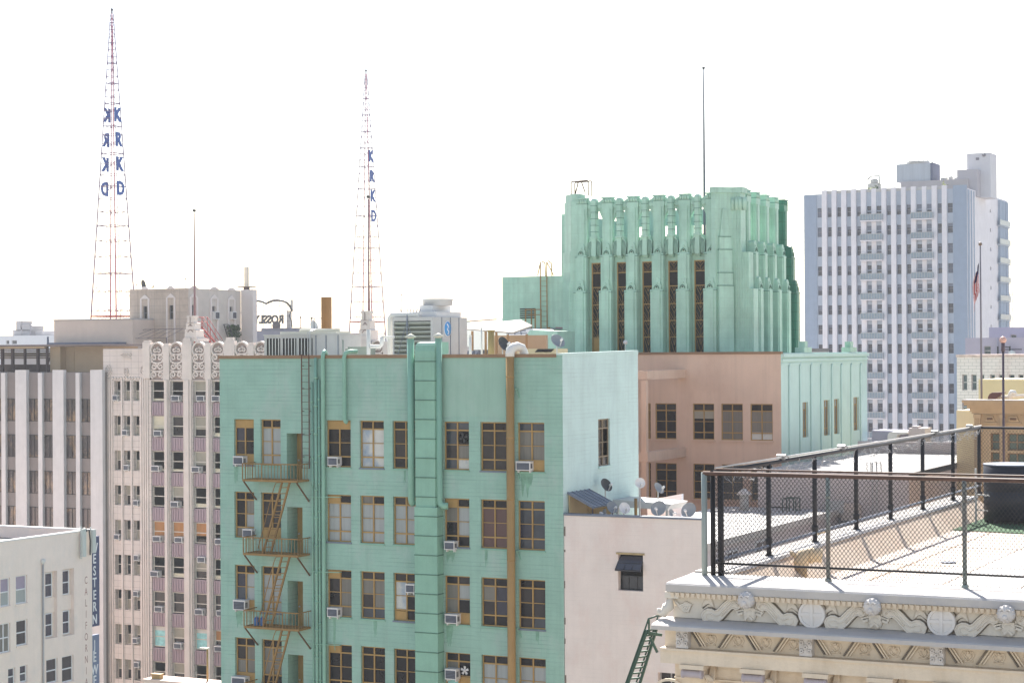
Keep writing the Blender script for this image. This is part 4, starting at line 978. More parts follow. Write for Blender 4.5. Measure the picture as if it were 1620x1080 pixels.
t = thing("pipe_gantry", "small tan pipe gantry standing before the annex louvre", "gantry", (u(845), YA - 1, TR))
for k, px in enumerate((842, 848, 857, 863)): q = MB(); q.bar((u(px), YA - 1.0 + .3 * (k % 2), TR), (u(px), YA - 1.0 + .3 * (k % 2), zz(489)), .04); q.build("upright", RUST, t)
q = MB(); q.bar((u(842), YA - 1.0, zz(490)), (u(863), YA - .8, zz(490)), .035); q.bar((u(842), YA - .7, zz(498)), (u(863), YA - .7, zz(498)), .03); q.build("crossbar", RUST, t)
q = MB(); q.tube([(u(876), YA - .4, TR), (u(876), YA - .4, zz(522)), (u(873), YA - .4, zz(519)), (u(870), YA - .4, zz(520))], .07, 8); lone(q, "gooseneck_pipe", RUST, "brown gooseneck pipe in front of the green annex beside its ladder", "pipe", (u(876), YA - .4, TR))
q = MB(); q.box(u(890) , u(894), YA - .25, YA - .003, zz(534), zz(528)); q.tube([(u(892), YA - .1, zz(528)), (u(892), YA - .1, zz(519)), (u(880), YA - .1, zz(518))], .018, 5)
lone(q, "alarm_box", RED, "small red alarm box on the green annex wall", "alarm box", (u(890), YA - .25, zz(534)))
t = thing("hatch_rail", "brown guard rail frame on top of the crown tower's left corner", "railing", (pl[0], YF_ + 1.2, zcap - .1))
q = MB(); u = lambda px: onY(px, 300, YF_ + 1.2)[0]; zz = lambda py: onY(917, py, YF_ + 1.2)[1]; y_ = YF_ + 1.2
for ya in (y_, y_ + .6):
    q.tube([(u(903.5), ya, zcap - .2), (u(903.5), ya, zz(288)), (u(905), ya, zz(287)), (u(929), ya, zz(286)), (u(930.5), ya, zz(287.5)), (u(930.5), ya, zcap - .2)], .045, 6)
q.bar((u(915), y_, zz(288)), (u(910), y_, zz(308)), .035); q.bar((u(920), y_, zz(288)), (u(926), y_, zz(306)), .035); q.build("rail", FRUST, t)
# lightning mast
xm, zt = onY(1113, 110, 119); 
t = thing("roof_mast", "tall thin dark mast rising from the crown tower", "mast", (xm, 119, zwall - 1.1))
q = MB(); q.tube([(xm, 119, zwall - 1.1), (xm, 119, zC + 2), (xm, 119, zt - 2), (xm, 119, zt)], [.085, .07, .05, .03], 8); q.build("pole", mat("dark_grey_mast", (84, 90, 104), .5, var=.1), t)
q = MB(); q.lathe([(.03, 0), (.1, .05), (.1, .12), (.02, .18)], (xm, 119, zt), 10); q.build("finial", BLACK, t)
# little flood lamps on the roof edge
for px, lab in ((989.5, "white globe flood lamp on the pink wall coping in front of a lattice window"),):
    xx, zz_ = onY(px, 541, YW + .6); q = MB(); q.lathe([(.02, -.16), (.13, -.1), (.15, 0), (.1, .1), (.02, .13)], (xx, YW + .6, zz_), 12); q.bar((xx, YW + .6, zz_ - .12), (xx, YW + .6, ZT - .05), .02)
    lone(q, "flood_lamp", ACW, lab, "lamp", (xx, YW + .6, ZT))

# ================================================================== cream terracotta tower block (left of the green building)
YB_ = 161.0; FB_ = FrY(YB_)
uB = lambda px: onY(px, 640, YB_)[0]
zB_ = lambda py: onY(260, py, YB_)[1]
bt = thing("terracotta_building", "cream terracotta tiled building with lavender spandrels and scrollwork parapet", "building", (uB(163), YB_, 0))
ROWZ = [(zB_(634.2 + 55.6 * r), zB_(602.3 + 55.6 * r)) for r in range(9)]
ncol = [(180.8, 191), (195.6, 206), (210.6, 220.4)]
per = 65.2; wcol = []
for k in range(6): wcol += [(238.8 + per * k + .9 * k * k, 259.6 + per * k + .9 * k * k), (269.2 + per * k + .9 * k * k, 289.8 + per * k + .9 * k * k)]
no = [(uB(a), uB(b)) for a, b in ncol]; wo = [(uB(a), uB(b)) for a, b in wcol]
# skin: tall shafts are recessed between piers, openings in the shaft
zt0 = zB_(551); ztp = zB_(545)
xL, xS, xR = uB(163.5), uB(237), uB(640)
mw = MB()
mw.wall(FB_, xL, xS, 0, zt0, [(a, b, c, d) for a, b in no for c, d in ROWZ], .55)
shaft = [(a, b, 0, zB_(602.3) + .02) for a, b in wo]
mw.wall(FB_, xS, xR, 0, zB_(600.5), [(a, b, -1, zB_(602.2), .45) for a, b in wo], .45)
mw.shell(xL, xR, YB_, YB_ + 14, 0, zt0, "s")
mw.build("wall", TERRA, bt)
pr = MB()                                          # raised ribs and the tall piers that break the roofline
for i, (a, b) in enumerate(wo):
    c0 = b; c1 = wo[i + 1][0] if i + 1 < len(wo) else b + .6
    wide = i % 2 == 1
    ztop = zB_(540 if wide else 543)
    m_ = (c0 + c1) / 2; hw = (c1 - c0) / 2
    pr.fb(FB_, c0 + .1, c1 - .1, 0, zB_(600.5), .003, .16); pr.fb(FB_, m_ - hw * .45, m_ + hw * .45, 0, zB_(600.5), .163, .3)
    pr.fb(FB_, c0, c1, zB_(600.5) + .003, ztop - .25, -.4, .2); pr.fb(FB_, c0 + .06, c1 - .06, ztop - .25, ztop, -.35, .15)
    if wide: pr.fb(FB_, c0 + .2, c1 - .2, ztop + .003, ztop + .35, -.2, .1)
for x0, x1 in ((xL + .1, uB(179.5)), (uB(222), xS - .1)):
    for k in range(4): a = x0 + (x1 - x0) * (k + .12) / 4; pr.fb(FB_, a, a + (x1 - x0) * .17, 0, zB_(598), .003, .12)
pr.fb(FB_, uB(228), uB(239), zB_(598), zB_(541), -.4, .25); pr.fb(FB_, uB(229.5), uB(237.5), zB_(541) + .003, zB_(538), -.3, .2)
for k in range(1, 3): a = (no[k - 1][1] + no[k][0]) / 2; pr.fb(FB_, a - .09, a + .09, 0, zB_(601), .003, .15)
pr.build("pier", TERRAP, bt)
sp = MB()
for a, b in wo:
    for r in range(9):
        c, d = ROWZ[r][0] - zB_(0) + zB_(0), 0
        z1 = ROWZ[r][0] - .1; z0 = (ROWZ[r + 1][1] + .05) if r < 8 else z1 - 1.4
        sp.fb(FB_, a, b, z0, z1, -.42, -.16)
        w_ = b - a
        for k in range(5): u0 = a + w_ * (k + .2) / 5; sp.fb(FB_, u0, u0 + w_ * .09, z0 + .12, z1 - .08, -.157, -.09)
        for k in range(6): u0 = a + w_ * (k + .5) / 6; sp.prism(FB_, [(u0 - w_ * .06, z0 + .02), (u0 + w_ * .06, z0 + .02), (u0, z0 + .22)], -.157, -.10)
sp.build("spandrel", LAV, bt)
# scrollwork panels
def spiral(cx_, cz_, r0, turns, sg, st):
    return [(cx_ + sg * r0 * (1 - .8 * t / 22) * math.cos(st + turns * 2 * math.pi * t / 22), cz_ + r0 * (1 - .8 * t / 22) * math.sin(st + turns * 2 * math.pi * t / 22)) for t in range(23)]
zp0, zp1 = zB_(600.5), zB_(541)
for i, (a, b) in enumerate(wo):
    w_ = b - a; c = (a + b) / 2; q = MB(); hh = zp1 - zp0
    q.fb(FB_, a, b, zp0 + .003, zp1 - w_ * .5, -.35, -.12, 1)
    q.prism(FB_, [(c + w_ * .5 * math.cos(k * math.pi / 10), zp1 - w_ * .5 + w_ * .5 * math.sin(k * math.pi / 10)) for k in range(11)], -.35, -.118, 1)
    q.ribbon(FB_, [(c + w_ * .46 * math.cos(k * math.pi / 12), zp1 - w_ * .5 + w_ * .46 * math.sin(k * math.pi / 12)) for k in range(-3, 16)], w_ * .1, -.3, .12)
    for lev in range(3):
        zc_ = zp0 + hh * (.13 + .225 * lev)
        for sg in (-1, 1):
            q.ribbon(FB_, spiral(c + sg * w_ * .25, zc_, w_ * .235, 1.35, sg, -1.2 if lev % 2 == 0 else 1.2), [w_ * .10] * 14 + [w_ * .08] * 9, -.12, .06)
        q.ribbon(FB_, [(c - w_ * .48, zc_ + hh * .125), (c, zc_ + hh * .085), (c + w_ * .48, zc_ + hh * .125)], w_ * .08, -.12, .05)
    for sg in (-1, 1):
        q.ribbon(FB_, spiral(c + sg * w_ * .16, zp1 - w_ * .5, w_ * .17, 1.1, sg, 2.2), w_ * .085, -.12, .05)
    q.lathe([(w_ * .1, 0), (w_ * .07, .06), (.01, .09)], FB_.p(c, zp1 - w_ * .36, -.11), 8, axis=(0, -1, 0))
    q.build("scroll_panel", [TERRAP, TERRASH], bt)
# carved band and flower panels over the narrow windows
q = MB(); zc0, zc1 = zB_(599), zB_(576)
for x0, x1, zz1 in ((uB(164), uB(179.5), zc1), (uB(221), uB(235), zc1), (uB(195), uB(206), zB_(583))):
    c = (x0 + x1) / 2; w_ = x1 - x0
    for sg in (-1, 1):
        for k in range(3):
            q.ribbon(FB_, [(c, zc0 + .1 + k * .3), (c + sg * w_ * .2, zc0 + .45 + k * .3), (c + sg * w_ * (.38 - .08 * k), zc0 + (zz1 - zc0) * (.5 + .16 * k)), (c + sg * w_ * (.25 - .08 * k), zc0 + (zz1 - zc0) * (.6 + .16 * k))], .1, .002, .12)
k = uB(179)
while k < uB(221): q.lathe([(.16, 0), (.1, .1), (.01, .13)], FB_.p(k, zB_(598), .002), 8, axis=(0, -1, 0)); k += .36
x0, x1 = uB(192), uB(208); z0, z1 = zB_(567), zB_(557)
q.fb(FB_, x0, x1, z0, z0 + .07, .002, .1); q.fb(FB_, x0, x1, z1 - .07, z1, .002, .1)
for k in range(4): u = x0 + (x1 - x0) * (k + .5) / 4; q.ribbon(FB_, spiral(u, (z0 + z1) / 2, .2, 1.1, 1 if k % 2 else -1, 0), .06, .002, .1)
q.fb(FB_, uB(164), uB(236), zB_(553.5), zB_(552), .002, .06)
q.build("carved_panel", TERRAP, bt)
for a, b in no:
    for r in range(9):
        st = MB(); z = ROWZ[r][0]; st.fb(FB_, a - .03, b + .03, z - .12, z, -.5, .06)
        for k in range(4): u = a + (b - a) * (k + .5) / 4; st.fb(FB_, u - .06, u + .06, z - .3, z - .123, .002, .05)
st.build("sill_carving", TERRAP, bt)
random.seed(11)
CRF = mat("cream_sash_frame", (206, 200, 188), 0.5, var=.06)
dark_low = {(0, 2), (1, 0), (1, 2), (2, 2), (3, 1), (5, 2), (8, 1)}
allw = [(r, 'n', k, a, b) for r in range(9) for k, (a, b) in enumerate(no)] + [(r, 'w', k, a, b) for r in range(9) for k, (a, b) in enumerate(wo[:4])]
for r, tp, k, a, b in allw:
    c, d = ROWZ[r]
    if tp == 'n':
        x = random.random(); pan = [(0, 1, 0, 1, GLASSB if x < .3 else BLINDG), (0, 1, .5, 1, BLIND if x > .5 else BLINDG)] if r not in (5,) or k == 2 else [(0, 1, 0, 1, GLASSD), (0, 1, .55, 1, GLASSD)]
        sash(bt, FB_, a + .02, b - .02, c, d, .5, CRF, pan, bz=(.5,), fw=.07)
    else:
        if r == 4 and k < 3: pan = [(0, 1, 0, .2 + .15 * (k == 2), GLASSD), (0, 1, .2, 1, BOARD)]
        elif r == 6: pan = [(0, 1, 0, 1, GLASSD)] if k in (1, 3) else [(0, 1, 0, .5, GLASSD), (0, 1, .5, 1, GLASSB)]
        elif r == 7 and k in (0, 2): pan = [(0, 1, 0, .8, CYAN), (0, 1, .8, 1, PAPER)]
        elif r == 7: pan = [(0, 1, 0, .5, GLASSD), (0, 1, .45, 1, BOARD if k == 3 else BLINDG)]
        elif (r, k) in dark_low: pan = [(0, 1, 0, .5, GLASSD), (0, 1, random.choice((.35, .5)), 1, BLINDG if k != 0 else BLIND)]
        elif (r, k) == (1, 1): pan = [(0, 1, 0, .5, GLASSD), (0, 1, .5, 1, GLASSB)]
        elif (r, k) == (5, 0): pan = [(0, 1, 0, 1, GLASSD), (0, 1, .45, .9, GLASSB)]
        else: pan = [(0, 1, 0, 1, BLIND), (0, 1, random.choice((0, .12, .2)), 1, BLIND)]
        sash(bt, FB_, a + .02, b - .02, c, d, .42, CRF, pan, bz=(.5,), fw=.08)
rr = MB(); rr.box(xL + .1, xR - .1, YB_ + .3, YB_ + 60, zB_(556) - 1.2, zB_(556) - 1); rr.build("roof", ROOFG, bt)
# obelisk finials with masts
def spire(px, ptop, pbase, mtop, label):
    c = uB(px); z0, z1 = zB_(pbase), zB_(ptop); H_ = z1 - z0
    q = MB(); f = FrY(YB_ + .1)
    lv = [(0, .1, .95, .93), (.1, .14, .85, .8), (.14, .42, .70, .66), (.42, .46, .72, .60), (.46, .70, .54, .50), (.70, .74, .56, .46), (.74, .92, .38, .35), (.92, 1, .43, .43)]
    for a, b, w0, w1 in lv: q.taper(f, (c - w0, c + w0, -w0 * 2, 0, z0 + H_ * a), (c - w1, c + w1, -w0 - w1, -(w0 - w1), z0 + H_ * b))
    for k in range(3):
        for sg in (-1, 1): q.fb(f, c + sg * (.55 - .12 * k) - .08, c + sg * (.55 - .12 * k) + .08, z0 + H_ * (.12 + .27 * k), z0 + H_ * (.38 + .25 * k), -.35, -.02 - .06 * k)
    for k in range(4): q.ribbon(f, [(c - .4 + .06 * k, z0 + H_ * (.16 + .2 * k)), (c, z0 + H_ * (.26 + .2 * k)), (c + .4 - .06 * k, z0 + H_ * (.16 + .2 * k))], .12, -.2, -.02, 1)
    for k in range(3): q.fb(f, c - .05, c + .05, z0 + H_ * (.15 + .29 * k), z0 + H_ * (.38 + .29 * k), -.2, -.28 + .14 * k + .22 - .1 * k, 1)
    q.build("finial", [TERRAP, TERRASH], bt)
    zt = zB_(mtop); y_ = YB_ + .9
    t = thing("roof_mast", label, "mast", (c, y_, z1)); q = MB(); q.tube([(c, y_, z1 - .05), (c, y_, z1 + 3), (c, y_, zt - .2)], [.12, .09, .05], 8); q.build("pole", mat("rust_brown_mast", (128, 96, 100), .5, var=.15), t)
    q = MB(); q.lathe([(.02, -.16), (.15, -.1), (.18, 0), (.15, .1), (.02, .16)], (c, y_, zt), 12); q.build("ball", BLACK, t)
spire(300.5, 500, 540, 334, "slim mast with ball on the left stepped terracotta finial, before the concrete penthouse")
spire(577, 497, 548, 325, "slim mast with ball on the stepped terracotta finial in front of the farther radio tower")

# its air conditioners
acl = [('n', 0, 0, 0), ('n', 1, 1, 0), ('n', 1, 2, 0), ('n', 2, 3, 0), ('n', 0, 4, 0), ('n', 2, 5, .75), ('n', 2, 6, .7), ('n', 2, 7, .1), ('n', 2, 8, .65),
       ('w', 1, 0, .0), ('w', 2, 0, 0), ('w', 3, 0, 0), ('w', 0, 1, .0), ('w', 0, 2, 0), ('w', 2, 2, 0), ('w', 1, 3, 0), ('w', 0, 4, 0), ('w', 1, 4, 0), ('w', 3, 4, 0), ('w', 0, 5, 0), ('w', 2, 5, .82), ('w', 0, 6, 0), ('w', 2, 6, 0), ('w', 3, 6, 0), ('w', 1, 7, 0), ('w', 3, 7, 0), ('w', 2, 8, .0)]
cn = {'n': ('left', 'middle', 'right'), 'w': ('first', 'second', 'third', 'fourth')}
for tp, k, r, fz in acl:
    a, b = (no if tp == 'n' else wo)[k]; c, d = ROWZ[r]; w_ = min(.95, (b - a) * .75)
    lab = ("air conditioner in the %s narrow window, %s row from the top, of the terracotta building" if tp == 'n' else "air conditioner in the %s wide window column, %s row from the top, between lavender spandrels") % (cn[tp][k], ORDW[r])
    u = a + (b - a - w_) * ((k * 7 + r * 3) % 5) / 4
    aircon(FB_, u, c + .02 + (d - c) * fz, w_, .55, .32, lab, "air conditioners of the terracotta building", rec=.4)

# ================================================================== concrete penthouse on its roof
YP = 186.0; FP = FrY(YP); uP = lambda px: onY(px, 500, YP)[0]; zP = lambda py: onY(250, py, YP)[1]
pt = thing("penthouse", "stained concrete penthouse block with slit windows on the terracotta building", "penthouse", (uP(205), YP, zB_(556) - 1))
zb, zt = zB_(556) - 1, zP(457)
xc = uP(298); yb = onX(381, 500, xc)[0]
so_ = [(uP(226.5), uP(233), zP(505.5), zP(484)), (uP(267.5), uP(274), zP(505), zP(483))]
q = MB(); q.wall(FP, uP(205), xc, zb, zt, so_, .3); q.shell(uP(205), xc, YP, yb, zb, zt, "se")
FPX_ = FrX(xc); eo = []
for a, b, c, d in ((304, 308.5, 501, 482), (336, 341, 500, 484), (363.5, 368, 500, 485)): eo.append((onX(a, 490, xc)[0], onX(b, 490, xc)[0], onX(a, c, xc)[1], onX(a, d, xc)[1]))
q.build("wall", PENT, pt); q = MB(); q.wall(FPX_, YP, yb, zb, zt, eo, .3); q.build("flank_wall", mat("pale_stained_concrete", (204, 194, 184), var=.06, streak=.3), pt)
q = MB(); q.box(uP(205) + .2, xc - .2, YP + .2, yb - .2, zt - .5, zt - .3); q.build("roof", ROOFG, pt)
for f, o_ in [(FP, o) for o in so_] + [(FPX_, o) for o in eo]: sash(pt, f, *o_, .3, GALVDK, [(0, 1, 0, 1, GLASSD)], bz=(.5,), fw=.05)
q = MB()
for a, b, c, d in so_:
    m_ = (a + b) / 2
    for u in (a - .35, b + .15): q.fb(FP, u, u + .2, zb + .5, d + .85, .002, .12)
    q.prism(FP, [(a - .35, d + .85), (b + .35, d + .85), (m_ + .3, d + 1.15), (m_, d + 1.35), (m_ - .3, d + 1.15)], .002, .12); q.prism(FP, [(m_ - .6, zt - .05), (m_ + .6, zt - .05), (m_ + .2, zt + .3), (m_ - .2, zt + .3)], -.2, .1)
for a, b, c, d in eo:
    m_ = (a + b) / 2
    for u in (a - .5, b + .2): q.fb(FPX_, u, u + .3, zb + .5, d + .85, .002, .1)
    q.prism(FPX_, [(a - .5, d + .85), (b + .5, d + .85), (m_, d + 1.4)], .002, .1); q.prism(FPX_, [(m_ - 1, zt - .05), (m_ + 1, zt - .05), (m_ + .3, zt + .3), (m_ - .3, zt + .3)], -.2, .1)
q.build("pilaster", PENTW, pt)
# plain pale lift shaft at its right
xq0, xq1 = onY(381, 500, yb)[0], onY(400, 500, yb)[0]
q = MB(); q.box(xc + .02, xq1, yb + .02, yb + .9, zb, onY(390, 458, yb)[1]); q.build("lift_shaft", PENTW, pt)
xw = onY(390, 440, yb + 2)[0]; zw0, zw1 = onY(390, 458, yb)[1], onY(390, 422, yb + 2)[1]
t = thing("roof_vent_stack", "square cream vent stack on a small platform at the penthouse corner", "vent", (xw, yb + 2, zw0))
q = MB(); q.box(xw - .22, xw + .22, yb + 1.8, yb + 2.2, zw0 + .5, zw1); q.build("shaft", mat("cream_shaft", (220, 212, 196), var=.06), t)
q = MB(); q.box(xw - .9, xw + .9, yb + 1.3, yb + 2.7, zw0 + .35, zw0 + .45); q.box(xw - .25, xw + .25, yb + 1.7, yb + 2.3, zw0, zw0 + .347); q.build("platform", DKBR, t)
for (wl, k, lab) in ((1, 0, "window air conditioner in the middle slit window of the penthouse flank"), (2, 0, "bigger window air conditioner in the last slit window of the penthouse flank")):
    o_ = eo[wl]; aircon(FPX_, o_[0] - .1, o_[2] - .35, (o_[1] - o_[0]) * 1.35, .9, .5, lab, "air conditioners of the penthouse", rec=.2)
# red stair down from the flank
t = thing("red_steel_stair", "red steel stair with handrails leading down from the penthouse", "stair", (uP(320), YP - 4, zb))
ys = YP - 3; uS = lambda px: onY(px, 520, ys)[0]; zS = lambda py: onY(325, py, ys)[1]
q = MB()
for dy in (0, .9): q.bar((uS(312), ys + dy, zS(517)), (uS(333), ys + dy, zS(542)), .09)
q.build("stringer", RED, t); q = MB()
for k in range(9): a = k / 8; u, z = uS(312) + (uS(333) - uS(312)) * a, zS(517) + (zS(542) - zS(517)) * a; q.box(u - .14, u + .14, ys + .05, ys + .85, z - .02, z + .04)
q.build("tread", RED, t); q = MB()
for dy in (0, .9):
    q.tube([(uS(303), ys + dy, zS(502)), (uS(321), ys + dy, zS(501)), (uS(345), ys + dy, zS(538))], .035, 5); q.tube([(uS(303), ys + dy, zS(509)), (uS(320), ys + dy, zS(509)), (uS(339), ys + dy, zS(539))], .03, 5)
    for px, p1, p2 in ((304, 502, 517), (312, 502, 517), (321, 501, 526), (333, 520, 540)): q.bar((uS(px), ys + dy, zS(p2)), (uS(px), ys + dy, zS(p1)), .03)
q.build("handrail", RED, t); q = MB(); q.box(uS(303), uS(313), ys, ys + .9, zS(518), zS(516.5)); q.bar((uS(304), ys + .4, zS(518)), (uS(304), ys + .4, zb), .07); q.build("landing", RED, t)
# awning frame, vines, chairs etc
q = MB(); yq = YP - 2; uq = lambda px: onY(px, 525, yq)[0]; zq = lambda py: onY(250, py, yq)[1]
q.bar((uq(228), yq, zq(521)), (uq(290), yq, zq(520)), .04); q.bar((uq(198), yq - 1.5, zq(534)), (uq(228), yq, zq(521)), .04)
for k in range(6): a = k / 5; q.bar((uq(200 + 75 * a), yq - 1.5, zq(535)), (uq(228 + 60 * a), yq, zq(521)), .025)
q.bar((uq(198), yq - 1.5, zq(535)), (uq(276), yq - 1.5, zq(535)), .03); q.bar((uq(198), yq - 1.5, zq(535)), (uq(198), yq - 1.5, zb), .05); q.bar((uq(276), yq - 1.5, zq(535)), (uq(276), yq - 1.5, zb), .05)
lone(q, "awning_frame", mat("dull_purple_iron", (108, 98, 104), .6, var=.1), "bare iron awning frame in front of the stained penthouse wall", "frame", (uq(228), yq, zb))
random.seed(5); q = MB(); yv = YP + 2; uv = lambda px: onX(px, 520, xc + .6)[0]; 
for k in range(260):
    yy = onX(random.uniform(364, 379), 520, xc + .6)[0]; z = onX(370, random.uniform(514, 533), xc + .6)[1]; x_ = xc + random.uniform(.1, .9); s_ = random.uniform(.06, .16)
    a = random.uniform(0, 6.28); q.add([(x_ - s_, yy - s_ * math.cos(a), z - s_), (x_ + s_, yy, z - s_ * .4), (x_ + s_ * .3, yy + s_ * math.cos(a), z + s_), (x_ - s_, yy + .1, z + s_ * .5)], [(0, 1, 2, 3)])
for k in range(6): yy = onX(365 + 2.5 * k, 520, xc + .6)[0]; q.bar((xc + .4, yy, zb), (xc + .5, yy + .1, onX(370, 518, xc)[1]), .03)
lone(q, "climbing_plant", PLANT, "scraggly climbing plant on the penthouse flank below the last slit window", "plant", (xc + .4, onX(370, 520, xc + .6)[0], zb))
q = MB(); y0_, z0_ = onX(354, 513, xc + .3); y1_, z1_ = onX(361, 536, xc + 1.4)
for dx in (0, .8): q.bar((xc + .3 + dx * .2, y0_ + dx, z0_), (xc + 1.4 + dx * .2, y1_ + dx, z1_), .05)
for k in range(7): a = k / 6; P = Vector((xc + .3, y0_, z0_)).lerp(Vector((xc + 1.4, y1_, z1_)), a); q.bar(P, P + Vector((.16, .8, 0)), .035)
lone(q, "step_ladder", BLACK, "short black ladder leaning on the penthouse flank beside the plant", "ladder", (xc + 1.4, y1_, z1_))
def whip(px, top, base, Y, label, r=.035, z0=None):
    x_, z1 = onY(px, top, Y); z0 = onY(px, base, Y)[1] if z0 is None else z0
    t = thing("antenna", label, "antenna", (x_, Y, z0)); q = MB(); q.tube([(x_, Y, z0), (x_, Y, z1)], r, 5); q.build("rod", POLE, t)
    q = MB(); q.lathe([(.02, -.1), (r * 2.5, 0), (.02, .1)], (x_, Y, z1), 6); q.build("tip", BLACK, t)
dish(225, 450, YP + 1, .55, "dark satellite dish on the left edge of the concrete penthouse roof", R(100), R(10), DISHD, zt - .3)
dish(243, 454, YP + 1, .3, "tiny dark satellite dish near the middle of the penthouse roof", R(-60), R(40), DISHD, zt - .3)
whip(215.5, 450, 456, YP + 1, "short black antenna at the left corner of the penthouse roof", z0=zt - .3)
whip(293.5, 441, 457, YP + .8, "thin antenna on the penthouse roof beside the ball mast", z0=zt - .3)

# ================================================================== office slab with white fins
YO = 160.2; FO = FrY(YO); uO = lambda px: onY(px, 640, YO)[0]; zO = lambda py: onY(80, py, YO)[1]
ob_ = thing("finned_office_building", "office slab with white marble fins and bronze glass strips", "building", (uO(80), YO, 0))
xo0, xo1 = uO(-60), uO(163)
fins = [(-57, -50, 0), (-33, -16, 1), (2, 8.5, 0), (25.4, 42.8, 1), (60.2, 66.8, 0), (84.3, 101.6, 1), (119.8, 126, 0), (144, 163, 1)]
q = MB(); q.box(xo0, xo1, YO + .33, YO + 16, 0, zO(589)); q.build("wall", SPANB, ob_)
zrow = [(631.5 + 57.2 * r, 666 + 57.2 * r) for r in range(5)]
bays = [(fins[i][1], fins[i + 1][0]) for i in range(len(fins) - 1)]
for a, b in bays:
    for c, d in zrow:
        o = MB(); u0, u1 = uO(a), uO(b); z0, z1 = zO(d), zO(c)
        o.fb(FO, u0, u1, z0 - .05, z0, -.32, -.25); o.fb(FO, u0, u1, z1, z1 + .05, -.32, -.25); o.fb(FO, (u0 + u1) / 2 - .02, (u0 + u1) / 2 + .02, z0, z1, -.315, -.27)
        w_ = o.build("window", BLACK, ob_); p_ = MB(); p_.quad(FO, u0, u1, z0, z1, -.318); p_.build("pane", GLASSO, w_)
for a, b, wd in fins:
    o = MB(); o.fb(FO, uO(a), uO(b), 0, zO(585 if wd else 589.5), -.36, .12 if wd else .02); o.build("fin", FINW, ob_)
# roof terrace: pergola, tan walls
YT = 165.0; uT = lambda px: onY(px, 570, YT)[0]; zT = lambda py: onY(80, py, YT)[1]; zr = zO(589)
tr = thing("roof_terrace", "roof terrace with dark posts, slatted screen and flat canopy above the white fins", "terrace", (uT(60), YT, zr))
q = MB(); q.box(uT(-60), uT(182), YT - 2.2, YT + 6, zT(547.5), zT(545)); q.build("canopy", mat("brown_grey_canopy", (124, 112, 110), var=.1), tr)
q = MB(); q.box(uT(-60), uT(88), YT - 1.9, YT - 1.5, zT(551), zT(548)); q.build("canopy_beam", TANW, tr)
for px in (4, 15, 31, 51, 71, 86): q = MB(); q.box(uT(px), uT(px) + (.26 if px in (15, 31, 71) else .16), YT - 1.4, YT - 1.1, zr, zT(548)); q.build("post", DKBR, tr)
q = MB(); k = zT(567)
while k < zT(550.5): q.box(uT(-60), uT(86), YT + 2.0, YT + 2.05, k, k + .13); k += .19
q.build("slat_screen", mat("brown_slats", (120, 106, 92), var=.12), tr)
q = MB(); q.box(uT(-60), uT(86), YT + 2.2, YT + 2.4, zr, zr + .8); q.bar((uT(76), YT - .5, zr), (uT(88), YT - .5, zr + 2.2), .07); q.bar((uT(80), YT - .4, zr), (uT(92), YT - .4, zr + 2.2), .07); q.build("stair_rail", DKBR, tr)
q = MB(); q.box(uT(89), uT(105), YT - 1.0, YT + 5.9, zr, zT(548.2)); q.box(uT(105) + .003, uT(164), YT - .1, YT + 5.9, zr, zT(548.2)); q.fb(FrY(YT - .1), uT(118) - .05, uT(118) + .05, zr, zT(549), .002, .06); q.fb(FrY(YT - .1), uT(120), uT(163), zT(555) - .03, zT(555) + .03, .002, .05); q.build("tan_wall", TANW, tr)
q = MB(); q.lathe([(.02, 0), (1.5, -.5), (1.45, -.52), (.02, -.1)], (uT(6), YT - 3.2, zT(541)), 10); q.tube([(uT(6), YT - 3.2, zr), (uT(6), YT - 3.2, zT(542))], .04, 6)
lone(q, "parasol", FINW, "white parasol tip showing above the roof terrace canopy", "parasol", (uT(6), YT - 3.2, zr))
# beige block behind
Yb = 182.0; q = MB(); t = thing("beige_block", "plain beige windowless block with thin dark coping behind the roof terrace", "building", (onY(150, 520, Yb)[0], Yb, 0))
x0, x1, z1 = onY(85.5, 520, Yb)[0], onY(210, 520, Yb)[0], onY(150, 506.5, Yb)[1]
q.box(x0, x1, Yb, Yb + 10, 0, z1); q.build("wall", BEIGE, t); q = MB(); q.box(x0 - .05, x1, Yb - .08, Yb + 10.1, z1 + .003, z1 + .15); q.build("coping", GREY, t)
q = MB(); za = onY(100, 546, Yb)[1]; q.box(onY(88, 546, Yb)[0], onY(200, 543, Yb)[0], Yb - 1.6, Yb - .003, za, za + .3); q.tube([(onY(89, 540, Yb)[0], Yb - 1.5, za), (onY(89, 540, Yb)[0], Yb - 1.5, za + 1)], .12, 6); q.build("dark_gutter", mat("blue_grey_gutter", (86, 96, 116), var=.1), t)
# far white block on the left with rooftop plant
Yb = 330.0; uF = lambda px: onY(px, 530, Yb)[0]; zF = lambda py: onY(40, py, Yb)[1]
t = thing("far_white_building", "far white building with two dark windows and rooftop plant behind the terrace", "building", (uF(40), Yb, 0))
wz = [(uF(9.5), uF(14.5), zF(544), zF(538)), (uF(18.5), uF(26.5), zF(544), zF(538))]
q = MB(); q.wall(FrY(Yb), uF(-60), uF(88), 0, zF(530.5), wz, .3); q.shell(uF(-60), uF(88), Yb, Yb + 20, 0, zF(530.5), "s"); q.add([(uF(-60), Yb, zF(530.5) - .3), (uF(88), Yb, zF(530.5) - .3), (uF(88), Yb + 20, zF(530.5) - .3), (uF(-60), Yb + 20, zF(530.5) - .3)], [(0, 1, 2, 3)]); q.build("wall", mat("far_white_plaster", (226, 226, 230), var=.03), t)
for o_ in wz: sash(t, FrY(Yb), *o_, .3, GREY, [(0, 1, 0, 1, GLASSN)], fw=.1)
q = MB(); y_ = Yb + 5
